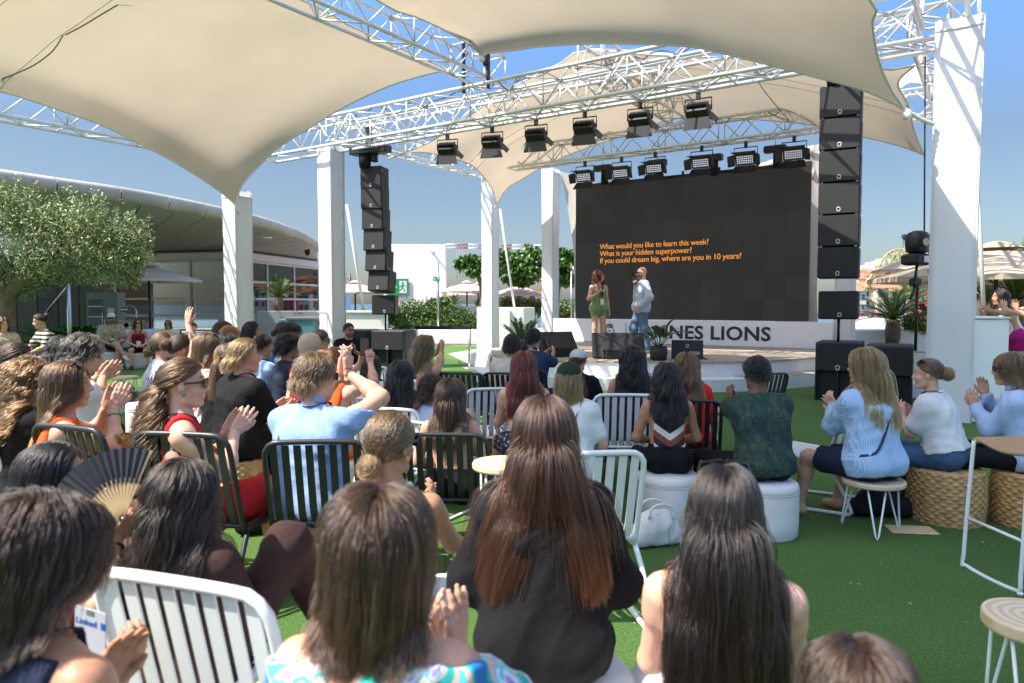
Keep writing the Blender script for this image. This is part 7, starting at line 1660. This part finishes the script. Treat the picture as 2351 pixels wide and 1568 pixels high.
C['p15'] = person('man with wavy greying dark hair in white T-shirt clapping', 188, 775, 5.2, 48, 12, sex='m', hair=dict(kind='short', c='grey', L=.11, n=4500, vol=.03, curl=(.014, 6)), skin='light', top=dict(kind='tee', m=WHT), bottom=dict(kind='trousers', m=BLK), arms=(hand(228, 862, 5.6, (.3, .6, .7)), hand(238, 866, 5.5, (0, .7, .7))), extras=(glasses('face', mat('clear frame', (.3, .25, .2), .2)),))
C['p16'] = person('short black haired person behind the wavy haired man', 142, 776, 6.1, 40, 10, sex='m', hair=dict(kind='short', c='black', L=.10, n=3000, vol=.02), skin='light', top=dict(kind='tee', m=NAV), bottom=dict(kind='trousers', m=BLK), extras=(glasses('head'),))
C['p17'] = person('woman with highlighted low bun in navy striped shirt', 372, 765, 7.0, 52, 20, hair=dict(kind='bun', c='gold', L=.2, n=2600, tie=(0, -.11, -.05), ball=.042, up=-.3), skin='light', top=dict(kind='shirt', m=SBW), bottom=dict(kind='trousers', m=NAV), extras=(earrings(),))
C['p18'] = person('woman with brown bun raising one bare tattooed arm high', 415, 770, 6.3, 36, 15, hair=dict(kind='bun', c='brown', L=.2, n=2600, tie=(0, -.105, .035), ball=.045, up=.4), skin='light', top=dict(kind='tank', m=BLK), bottom=dict(kind='trousers', m=BLK), arms=('lap', hand(432, 744, 6.4, (-.03, .08, 1), (-.3, 1, 0), .05, pole=(.9, .2, -.3))), extras=(bracelet(1, BLACK, .12, .004),))
C['p19'] = person('woman with straight brown bob in red flowered cream dress', 478, 765, 6.1, 50, 18, hair=dict(kind='long', c='lbrown', L=.22, n=2800, cut=1, curl=(.002, 3)), skin='light', top=dict(kind='tank', m=FLOR), bottom=dict(kind='skirt', m=FLOR), arms='clap', extras=(glasses('head'),))
C['p20'] = person('person with long black hair behind the flowered dress', 524, 765, 7.2, 30, 0, hair=dict(kind='long', c='black', L=.34, n=2200), skin='light', top=dict(kind='tank', m=BLK), bottom=dict(kind='trousers', m=BLK))
C['p21'] = person('woman with light brown ponytail and gold butterfly clip', 520, 790, 5.9, 20, 0, hair=dict(kind='pony', c='lbrown', L=.36, n=2800, tie=(0, -.11, .0), curl=(.006, 3)), skin='light', top=dict(kind='tee', m=BLK), bottom=dict(kind='trousers', m=BLK), extras=(lambda c: frame_mb(lambda b: [b.box(c['Hm'](sx*.018, -.135, .01+.012*sz), (.03, .006, .022)) for sx in (-1, 1) for sz in (-1, 1)], 'hair_clip', mat('gold', (.6, .4, .12), .3, .9), c['o']),))
C['p22'] = person('wavy brown haired woman far back before the left column', 514, 738, 9.2, 45, 20, hair=dict(kind='long', c='brown', L=.35, n=2000, curl=(.014, 6), vol=.03), skin='light', top=dict(kind='tee', m=PNK), bottom=dict(kind='trousers', m=NAV))
C['p22b'] = person('orange haired person peeking behind the flowered dress woman', 527, 751, 8.6, 40, 10, hair=dict(kind='short', c='orange', L=.12, n=2000, vol=.02), skin='fair', top=dict(kind='tee', m=WHT), bottom=dict(kind='trousers', m=NAV))
C['p23'] = person('short blond haired person in loose black shirt seen from behind', 560, 782, 5.5, 40, 22, sex='m', hair=dict(kind='swept', c='blond', L=.15, n=4500, vol=.02, sx=.3, curl=(.002, 2)), skin='light', top=dict(kind='tee', m=BLK, loose=.014, sw=.01), bottom=dict(kind='trousers', m=BLK), arms='clap_low', extras=(lany_back,))
C['p24'] = person('dark haired man in blue striped shirt holding a phone', 602, 770, 7.4, 42, 8, sex='m', hair=dict(kind='short', c='dark', L=.05, n=2600, vol=.008), skin='light', top=dict(kind='shirt', m=SBL, collar=True), bottom=dict(kind='trousers', m=KHA), arms='clap_low', extras=(lany_back,))
C['p25'] = person('curly black haired man in navy polo', 662, 770, 7.2, 52, 10, sex='m', hair=dict(kind='short', c='black', L=.10, n=3000, vol=.025, curl=(.014, 9)), skin='tan', top=dict(kind='tee', m=SBK if 0 else NAV), bottom=dict(kind='trousers', m=KHA), arms='clap_low')
C['p26'] = person('curly haired man in white T-shirt clapping near the white column', 668, 745, 9.2, 55, 20, sex='m', hair=dict(kind='short', c='black', L=.12, n=2200, vol=.03, curl=(.014, 9)), skin='tan', top=dict(kind='tee', m=WHT), bottom=dict(kind='trousers', m=NAV), arms='clap_high')
C['p26b'] = person('brown haired woman with a loose bun behind curly haired men', 650, 740, 10.2, 50, 20, hair=dict(kind='bun', c='brown', L=.2, n=1800, tie=(0, -.11, -.03), ball=.04), skin='light', top=dict(kind='tee', m=FM('royal blue', (.03, .12, .4))), bottom=dict(kind='trousers', m=NAV))
C['p27'] = person('woman with sleek long black hair in profile before the left column', 579, 738, 9.2, 62, 18, hair=dict(kind='long', c='black', L=.4, n=2200, curl=(.001, 2), front=.3), skin='olive', top=dict(kind='tank', m=WHT), bottom=dict(kind='trousers', m=WHT), extras=(earrings(),))
C['p28'] = person('woman in beige headscarf and maroon top', 712, 763, 6.7, 32, 10, skin='tan', top=dict(kind='shirt', m=MAR), bottom=dict(kind='trousers', m=KHA), arms='clap_low', extras=(scarf_hijab(BEI), lany_back))
C['p29'] = person('man in sunglasses half hidden behind the beige headscarf', 733, 758, 8.2, 48, 15, sex='m', hair=dict(kind='short', c='dark', L=.05, n=2000, vol=.008), skin='tan', top=dict(kind='tee', m=WHT), bottom=dict(kind='trousers', m=NAV), extras=(glasses(),))
C['p30'] = person('red haired woman in orange red top filming with raised phone', 768, 800, 5.5, 22, 10, hair=dict(kind='bun', c='orange', L=.2, n=2800, tie=(-.03, -.10, .05), ball=.042, up=.5), skin='fair', top=dict(kind='tank', m=ORG), bottom=dict(kind='skirt', m=ORG), arms=(hand(824, 838, 5.85, (.1, .2, 1), (.8, .4, 0), .5), hand(850, 832, 5.8, (-.15, .15, 1), (-.8, .4, 0), .5, pole=(.9, 0, -.6))))
C['p33'] = person('woman with straight dark hair and black bag below the raised phone', 852, 816, 6.6, 12, 0, hair=dict(kind='long', c='dark', L=.36, n=2600), skin='light', top=dict(kind='tee', m=WHT), bottom=dict(kind='trousers', m=BLK), extras=(crossband(mat('black strap', (.01, .01, .01), .6), .03),))
C['p34'] = person('woman with long glossy black hair in pale blue top, one hand up', 920, 828, 5.4, 12, 10, hair=dict(kind='long', c='black', L=.48, n=4200, vol=.03, curl=(.008, 5)), skin='tan', top=dict(kind='tank', m=FM('pale blue', (.50, .58, .70))), bottom=dict(kind='trousers', m=DEN), arms=('lap', hand(962, 890, 5.75, (.1, .2, 1), (-.5, .9, 0), .1, pole=(.7, -.2, -.8))))
C['p35'] = person('woman with long blonde hair and bare shoulder clapping high', 974, 770, 7.3, 28, 15, hair=dict(kind='long', c='dblond', L=.48, n=3600, vol=.03, curl=(.005, 3)), skin='light', top=dict(kind='strap', m=FM('dark brown', (.06, .03, .025)), straps=False, high=.30), bottom=dict(kind='trousers', m=KHA), arms=(hand(1003, 808, 7.75, (.25, .3, .9)), hand(1014, 806, 7.7, (-.05, .3, .95))), extras=(glasses('head'), bracelet(1, mat('gold', (.6, .4, .12), .3, .9), .03)))
C['p36'] = person('short dark haired person in pale denim shirt with beige trousers', 990, 863, 5.35, 38, 0, hair=dict(kind='short', c='dark', L=.12, n=2600, vol=.02), skin='light', top=dict(kind='shirt', m=FM('pale denim', (.42, .50, .62))), bottom=dict(kind='trousers', m=BEI), legs='kneeup')
# ---- middle block
C['p9'] = person('woman with straight mid brown hair and strappy black top on dark chair', 1034, 870, 4.4, 2, 0, hair=dict(kind='long', c='lbrown' if 0 else 'brown', L=.40, n=6000, vol=.03, curl=(.004, 3), front=.05), skin='light', top=dict(kind='strap', m=BLK, high=.12, slope=-.3, strapw=.007, sx=.06), bottom=dict(kind='trousers', m=BLK), arms='lap')
C['p37'] = person('black haired man in cream T-shirt near the stage', 1176, 770, 8.0, 14, 6, sex='m', hair=dict(kind='short', c='black', L=.10, n=3200, vol=.02), skin='light', top=dict(kind='tee', m=CRM), bottom=dict(kind='trousers', m=KHA))
C['p38'] = person('black haired man in navy jacket clapping near the stage', 1224, 755, 8.5, 24, 8, sex='m', hair=dict(kind='short', c='black', L=.06, n=3200, vol=.012), skin='light', top=dict(kind='shirt', m=FM('navy jacket', (.022, .045, .09)), collar=True), bottom=dict(kind='trousers', m=NAV), arms=(hand(1253, 822, 9.0, (.3, .5, .8)), hand(1268, 820, 8.9, (0, .5, .8))))
C['p39'] = person('woman with long dark red hair, white top and daisy skirt', 1203, 808, 5.5, -6, 8, hair=dict(kind='long', c='red', L=.50, n=4800, vol=.03, curl=(.003, 3)), skin='fair', top=dict(kind='tank', m=WHT, hem=.02), bottom=dict(kind='skirt', m=DAISY), arms='clap', extras=(glasses('head'),))
C['p40'] = person('woman in dark green cap with blonde bob and white T-shirt', 1306, 829, 4.75, 6, 4, hair=dict(kind='long', c='blond', L=.20, n=4500, vol=.022, cut=1, curl=(.004, 3), zmax=.22), skin='light', top=dict(kind='tee', m=WHT), bottom=dict(kind='trousers', m=NAV), arms='lap', extras=(cap(FM('green cap', (.018, .035, .014))), crossband(LANY, .022)))
C['p41'] = person('woman in pale grey cap with curly auburn hair and black top', 1328, 800, 6.5, 14, 8, hair=dict(kind='pony', c='auburn', L=.38, n=3600, zmax=.1, tie=(0, -.115, -.02), curl=(.020, 6), tw=.10), skin='light', top=dict(kind='shirt', m=BLK), bottom=dict(kind='trousers', m=BLK), extras=(cap(FM('pale cap', (.56, .54, .50))),))
C['p42'] = person('woman with long wavy black hair before the big stage monitor', 1453, 794, 6.1, 6, 4, hair=dict(kind='long', c='black', L=.46, n=4200, vol=.035, curl=(.014, 5)), skin='tan', top=dict(kind='tank', m=BLK), bottom=dict(kind='trousers', m=DEN))
C['p44'] = person('woman with wavy golden hair in a bright red dress', 1578, 810, 5.85, 12, 6, hair=dict(kind='long', c='gold', L=.46, n=4200, vol=.03, curl=(.012, 4)), skin='light', top=dict(kind='tee', m=FM('bright red', (.68, .02, .012))), bottom=dict(kind='skirt', m=FM('bright red', (.68, .02, .012))), arms='lap')
C['p43'] = person('woman with wavy black hair in chevron striped top on white pouf', 1532, 835, 5.05, 2, 3, hair=dict(kind='long', c='black', L=.40, n=5000, vol=.035, curl=(.012, 4)), skin='tan', top=dict(kind='tank', m=CHEV, hem=.10, neck=.02), bottom=dict(kind='trousers', m=BLK), arms='lap')
# ---- right block
C['p45'] = person('man in dark leaf print shirt seated on white pouf', 1738, 821, 4.9, -12, 2, sex='m', lean=12, hair=dict(kind='short', c='black', L=.05, n=5200, vol=.012, line=.12), skin='brown', top=dict(kind='tee', m=LEAFP, loose=.012, sw=.016), bottom=dict(kind='trousers', m=BLK), arms=(hand(1676, 925, 5.35, (.1, .4, .9)), hand(1690, 930, 5.35, (-.1, .4, .9))), kneeout=.2)
C['p46'] = person('woman with long blonde hair in blue striped shirt on hairpin stool', 1988, 800, 4.9, -22, -18, lean=8, hair=dict(kind='long', c='gold' if 0 else 'blond', L=.50, n=5500, vol=.035, curl=(.004, 3), clumpf=.6), skin='fair', top=dict(kind='shirt', m=SBL, loose=.012), bottom=dict(kind='skirt', m=NAV, len=.8), arms=(hand(1915, 935, 5.2, (.1, .6, .7), (.9, 0, .1)), 'clap'), extras=(glasses(), crossband(LANY, .018, 1)), shoes=None)
C['p47'] = person('woman with clipped up blonde hair, white top and jeans clapping', 2134, 826, 5.2, -42, -14, lean=14, hair=dict(kind='bun', c='dblond', L=.2, n=4200, tie=(0, -.115, .01), ball=.045, up=.1), skin='fair', top=dict(kind='tee', m=WHT, hem=.03, sw=.012, loose=.01), bottom=dict(kind='trousers', m=DEN), arms=(hand(2072, 955, 5.35, (.1, .3, .95)), hand(2088, 958, 5.4, (-.1, .3, .95))), extras=(glasses('head'), earrings(), lany_back, lambda c: frame_mb(lambda b: [b.box(c['Hm'](.02+.012*k, -.15, .0+.01*k), (.012, .05, .075), Matrix.Rotation(.3, 3, 'X'), .005) for k in range(2)], 'hair_claw', mat('pink claw', (.62, .30, .24), .4), c['o'])))
C['p48'] = person('person with brown bob, sunglasses and blue shirt clapping at the right edge', 2322, 811, 5.1, -52, -14, lean=14, hair=dict(kind='long', c='lbrown', L=.21, n=4500, vol=.024, cut=1, curl=(.003, 3)), skin='light', top=dict(kind='shirt', m=FM('sky blue shirt', (.42, .54, .76)), loose=.01, collar=True), bottom=dict(kind='trousers', m=BLK), arms=(hand(2238, 935, 5.3, (.05, .2, 1)), hand(2262, 905, 5.3, (-.1, .2, 1))), extras=(glasses(),))
# ---- people further off
C['p32'] = person('man in black polo and sunglasses clapping in front of subwoofers', 800, 742, 12.2, 155, -20, sex='m', hair=dict(kind='short', c='dark', L=.035, n=2200, vol=.006), skin='light', top=dict(kind='tee', m=BLK, collar=True), bottom=dict(kind='trousers', m=KHA), arms='clap', beard='dark', extras=(glasses(), lanyard), lean=10)
WSNK = mat('white sneaker', (.7, .7, .7), .6)
C['l1'] = person('bearded man in cap, camouflage shirt and black shorts on white pouf', 255, 718, 17.2, 140, 15, sex='m', hair=dict(kind='short', c='dark', L=.04, n=1500, zmax=.2), skin='light', top=dict(kind='tee', m=CAMO, sw=.02, loose=.012), bottom=dict(kind='shorts', m=BLK, len=.8), beard='dark', shoes=WSNK, legs='cross', extras=(cap(FM('pale cap', (.56, .54, .50))), glasses(), lanyard))
C['l2'] = person('long haired woman in dark red top and shorts on white pouf', 316, 731, 17.2, 150, -10, hair=dict(kind='long', c='dark', L=.42, n=1800), skin='light', top=dict(kind='strap', m=MAR, high=.38), bottom=dict(kind='shorts', m=BLK, len=.6), shoes=BLACK, extras=(glasses(), lanyard))
C['l3'] = person('smiling red brown haired woman in yellow print blouse behind the poufs', 386, 735, 18.6, 170, 0, hair=dict(kind='long', c='auburn', L=.25, n=1500), skin='light', top=dict(kind='shirt', m=YEL, sw=.02), bottom=dict(kind='trousers', m=KHA), extras=(glasses(), lanyard))
C['l4'] = person('person in white T-shirt half hidden behind the raised arm', 443, 742, 16.0, 160, -20, sex='m', hair=dict(kind='short', c='dark', L=.05, n=1400), skin='light', top=dict(kind='tee', m=WHT), bottom=dict(kind='trousers', m=NAV))
C['l5'] = person('woman in black and cream striped polo bending towards her bag', 88, 722, 13.2, 215, 20, -12, lean=22, hair=dict(kind='bun', c='dark', L=.2, n=1800, tie=(0, -.10, .06), ball=.04, up=.5), skin='light', top=dict(kind='tee', m=SBK), bottom=dict(kind='skirt', m=BLK), arms=(dict(l=(-.25, .35, -.35), d=(0, .6, -.6)), dict(l=(.2, .35, -.38), d=(0, .6, -.6))))
C['l6'] = person('woman with brown hair cut by the left edge looking down at papers', 8, 728, 13.4, 150, -20, -10, hair=dict(kind='long', c='brown', L=.3, n=1500), skin='light', top=dict(kind='tee', m=CAMO), bottom=dict(kind='shorts', m=MAR), arms='lap')
# ---- on the stage
C['s1'] = person('woman in green playsuit speaking into a microphone on stage', 1375, 620, 15.75, 158, -34, s=1, stand=SD, px_foot=1, hair=dict(kind='long', c='auburn', L=.25, n=3000, vol=.03, curl=(.016, 9), r=.0022), skin='fair', lean=0, top=dict(kind='strap', m=GRN, high=.37, slope=.0, strapw=.014, hem=-.2), bottom=dict(kind='shorts', m=GRN, len=.28), arms=('down', hand(1374, 672, 15.5, (-.5, .3, .6), (-.5, .8, .2), .5, True)) , shoes=mat('beige sandal', (.55, .42, .30), .6), group='speakers on the stage', vox=.011, extras=(lanyard, glasses('head')))
C['s2'] = person('bald man in pale shirt and jeans speaking into a microphone on stage', 1474, 612, 15.3, 262, 8, sex='m', stand=SD, px_foot=1, hair=None, skin='fair', lean=-2, top=dict(kind='shirt', m=FM('pale blue shirt', (.46, .54, .65)), collar=True, loose=.014, hem=-.14), bottom=dict(kind='trousers', m=FM('faded denim', (.10, .17, .27)), wide=.022), arms=('side', hand(1462, 652, 15.2, (-.3, .6, .7), (-.6, .5, .2), .5, True)), legs='stride', beard='brown', shoes=WSNK, group='speakers on the stage', vox=.011, extras=(glasses(),))
# ---- standing at the right counter
C['r1'] = person('brown haired woman leaning on the white counter and clapping', 2297, 664, 10.6, -78, -8, lean=24, stand=True, s=.95, hair=dict(kind='long', c='dark', L=.36, n=3000, curl=(.012, 5), vol=.03), skin='olive', top=dict(kind='tank', m=WHT), bottom=dict(kind='skirt', m=FM('magenta', (.35, .01, .15)), len=.35), arms=(hand(2246, 712, 10.0, (.1, .8, .4)), hand(2252, 716, 10.2, (0, .8, .4))), group='people standing at the counter')
C['r2'] = person('woman in beige dress at the right edge with hands raised to clap', 2384, 640, 9.4, -62, 0, stand=True, s=.98, hair=dict(kind='long', c='brown', L=.3, n=2000), skin='light', top=dict(kind='tank', m=BEI, hem=-.2), bottom=dict(kind='skirt', m=BEI, len=.5), arms=(hand(2306, 712, 9.3, (0, .1, 1)), hand(2312, 716, 9.2, (0, .1, 1), pole=(.3, .2, -.9))), group='people standing at the counter')
C['r3'] = person('dark skinned person behind the big column, clapping hand showing', 2158, 640, 12.6, -75, 0, stand=True, sex='m', s=1.02, hair=dict(kind='short', c='black', L=.03, n=1200), skin='dark', top=dict(kind='tee', m=FM('violet', (.2, .05, .25))), bottom=dict(kind='trousers', m=NAV), arms=(hand(2104, 728, 12.4, (.05, .5, .8)), hand(2108, 728, 12.3, (-.05, .5, .8))), group='people standing at the counter')
for k_, c_ in C.items(): print(k_, 'seat %.2f s %.2f' % (c_['seat'], c_['s']))
# ---------------------------------------------------------------- their seats
def under(k): c = C[k]; p = c['loc']+c['Rb'] @ np.array([0, .0, 0]); return p[0], p[1], max(.2, c['seat']-.015)
for k, az, col, lab in (('p7', 40, 'd', 'dark slat chair under the woman with the fan'), ('p9', 2, 'd', 'dark slat chair under the strappy black top'), 
                        ('p14', 45, 'w', 'white slat chair under the sleek ponytail woman'), ('p17', 50, 'd', 'dark slat chair under the navy striped shirt woman'), ('p38', 20, 'd', 'dark slat chair under the man in navy jacket'), ('p42', 6, 'd', 'dark slat chair under the woman with long black waves'), ('p1', 24, 'w', 'white slat chair under the clapping woman in the lower left corner'), ('p34', 12, 'w', 'white slat chair under the glossy black haired woman'), ('p35', 26, 'w', 'white slat chair under the blonde clapping woman'), ('p15', 45, 'd', 'dark slat chair under the man in white T-shirt'), ('p18', 36, 'd', 'dark slat chair under the woman raising her arm'), ('p33', 12, 'w', 'white slat chair under the woman with black bag'), ('p37', 14, 'd', 'dark slat chair under the man in cream T-shirt'), ('p36', 30, 'w', 'white slat chair under the person in pale denim'), ('p44', 12, 'd', 'dark slat chair under the bright red dress')):
    sit_chair(C[k], az, col, lab, back={'p10': .06, 'p11': .04, 'p12': .04}.get(k, .10), zs={'p10': 1.02, 'p11': 1.12, 'p12': 1.12, 'p9': .95}.get(k))
for k, r_, lab in (('p5', .27, 'big white pouf under the woman with very long brown hair'), ('p3', .25, 'white pouf under the woman in lilac top'), ('p43', .22, 'white pouf under the chevron striped top'), ('p45', .22, 'white pouf under the man in leaf print shirt'), ('l1', .34, 'white pouf under the man in cap'), ('l2', .30, 'white pouf under the woman in dark red top'), ('l3', .3, 'white pouf under the woman in yellow print'), ('l4', .3, 'white pouf under the person in white T-shirt'), ('l5', .32, 'white pouf under the striped polo woman'), ('l6', .32, 'white pouf at the left edge below the seated woman'),
                   ('p4', .25, 'white pouf under the person at the bottom edge'), ('p2', .27, 'white pouf under the tropical print dress'), ('p13', .22, 'white pouf under the golden curls woman'), ('p16', .22, 'white pouf under the short black haired person'), ('p19', .22, 'white pouf under the flowered cream dress'), ('p20', .22, 'white pouf under the long black haired person'), ('p21', .22, 'white pouf under the butterfly clip woman'), ('p22', .22, 'white pouf under the far wavy brown haired woman'), ('p22b', .22, 'white pouf under the orange haired person'), ('p24', .22, 'white pouf under the blue striped shirt man'), ('p25', .22, 'white pouf under the navy polo man'), ('p26', .22, 'white pouf under the curly haired man in white'), ('p26b', .22, 'white pouf under the woman with loose bun'), ('p27', .22, 'white pouf under the sleek black haired woman'), ('p28', .22, 'white pouf under the headscarf woman'), ('p29', .22, 'white pouf under the half hidden man in sunglasses'), ('p30', .22, 'white pouf under the filming woman'), ('p32', .22, 'white pouf under the clapping man in black polo'), ('p8', .2, 'white pouf under the tanned blonde woman'), ('p40', .22, 'white pouf under the green cap woman'), ('p41', .22, 'white pouf under the pale cap woman')):
    x, y, h = under(k); pouf(lab, x, y, r_, h)
for k, r_, lab in (('p39', .2, 'woven basket pouf under the daisy skirt'), ('p47', .235, 'woven basket pouf under the woman in jeans'), ('p48', .235, 'woven basket pouf at the right edge under the blue shirt'), ('p23', .2, 'woven basket pouf under the black shirt')):
    x, y, h = under(k); basket(lab, x, y, r_, h)
x, y, h = under('p46'); stool('wooden hairpin stool under the blue striped shirt woman', x, y, h, .2, .035, .2, 3)
# ---------------------------------------------------------------- held things
def mic(c, i, label, tilt=(0, .25, 1)):
    W, D, Nn, sx, *_ = c['HD'][i]; D = _n(D); p = c['loc']+c['Rb'] @ (W+D*.085*c['s']+_n(Nn)*.03); d = Vector(c['Rb'] @ _n(np.array(tilt)))
    r = thing('microphone', label, 'microphone', p, 0, 'handheld microphones'); b = MB(); b.tube([-d*.12, d*.10], [.013, .018], 10); b.build('handle', BLACK, r, True); b = MB(); b.tube([d*.10, d*.115, d*.15, d*.175, d*.185], [.022, .029, .031, .022, .006], 12); b.build('windscreen', mat('foam black', (.01, .01, .01), .9), r, True)
mic(C['s1'], 1, 'black microphone held by the woman in green playsuit', (.1, .1, 1)); mic(C['s2'], 1, 'black microphone held at the bald speaker mouth', (-.1, .3, 1))
p = at(837, 796, 5.82); r = thing('phone', 'raised black phone filming the stage', 'phone', p, R(10)); b = MB(); b.box((0, 0, 0), (.074, .009, .15), None, .008); b.build('phone_body', BLACK, r, True); b = MB(); b.box((0, -.0052, 0), (.066, .001, .138)); b.build('phone_screen', mat('phone picture', (.10, .08, .07), .15), r, True)
# black folding fan
hd = C['p7']; pv = at(283, 1190, 2.08); r = thing('hand_fan', 'open black folding fan with pale bamboo sticks', 'fan', pv, 0); BAM = mat('bamboo', (.62, .42, .20), .5); FANB = mat('fan cloth', (.022, .022, .028), .6)
a0, a1, nst = R(68), R(232), 26; right = Vector((.96, .22, .05)).normalized(); upv = Vector((-.05, .12, 1)).normalized(); fnv = right.cross(upv)
def fp(a, rad, off=0): return (right*math.cos(a)+upv*math.sin(a))*rad+fnv*off
for k in range(nst):
    a = a0+(a1-a0)*k/(nst-1); b = MB(); w_ = .0042; t = right*-math.sin(a)+upv*math.cos(a); p0, p1 = fp(a, .012), fp(a, .118 if k else .205); b.add([p0-t*.002-fnv*.001, p0+t*.002-fnv*.001, p1+t*w_-fnv*.001, p1-t*w_-fnv*.001, p0-t*.002+fnv*.0008, p0+t*.002+fnv*.0008, p1+t*w_+fnv*.0008, p1-t*w_+fnv*.0008], [(0, 1, 2, 3), (7, 6, 5, 4), (2, 6, 7, 3), (0, 3, 7, 4), (1, 5, 6, 2)]); b.build('stick', BAM, r, True)
b = MB(); rows = [[fp(a0+(a1-a0)*k/(2*nst), rad, .004*(k % 2)) for k in range(2*nst+1)] for rad in (.105, .205)]; b.grid(rows, False); b.build('pleated_leaf', FANB, r, True)
b = MB(); b.lathe([(.006, -.004), (.006, .004)], (0, 0, 0), 8); b.build('rivet', STEEL, r, True)
# name pass hanging in the lower left
p = at(208, 1400, 1.62); r = thing('badge_pouch', 'clear badge pouch with blue Linked lettering by the lower left woman', 'badge', p, R(-14)); r.rotation_euler = (R(6), R(8), R(-14))
b = MB(); b.box((0, 0, -.065), (.088, .003, .135), None, .0014); b.build('pouch', mat('pouch plastic', (.50, .52, .60), .3), r, True); b = MB(); b.box((0, 0, -.006), (.02, .006, .012)); b.build('clip', STEEL, r, True)
BLU = mat('print blue', (.01, .10, .42), .5)
def txt_local(parent, body, size, m, loc):
    c = bpy.data.curves.new('lettering', 'FONT'); c.body = body; c.size = size; c.offset = .0004; c.extrude = .0002; o = bpy.data.objects.new('lettering', c); COL.objects.link(o); bpy.context.view_layer.update()
    me = bpy.data.meshes.new_from_object(o.evaluated_get(bpy.context.evaluated_depsgraph_get())); bpy.data.objects.remove(o); me.transform(Matrix.Translation(loc) @ Matrix.Rotation(R(90), 4, 'X')); me.materials.clear(); me.materials.append(m); return link('lettering', me, parent)
txt_local(r, 'Linked', .022, BLU, (-.04, -.0022, -.04)); b = MB(); b.box((.037, -.002, -.033), (.013, .0012, .017)); b.build('logo_square', BLU, r, True); b = MB(); b.box((0, -.002, -.125), (.084, .0012, .012)); b.build('blue_band', BLU, r, True)
b = MB(); q = [hip_ for hip_ in (at(255, 1005, 3.85), at(285, 1000, 3.85), at(300, 1020, 3.8), at(270, 1030, 3.8))]; c_ = sum(q, Vector())/4; r = thing('belt_bag', 'small tan leather bag at the orange top woman hip', 'bag', c_, R(-40)); b.box((0, 0, 0), (.12, .06, .09), None, .02); b.build('bag_body', mat('tan leather', (.36, .18, .05), .5), r, True); b = MB(); b.box((0, -.033, .02), (.11, .01, .05), None, .004); b.build('flap', mat('tan leather', (.36, .18, .05), .5), r, True)
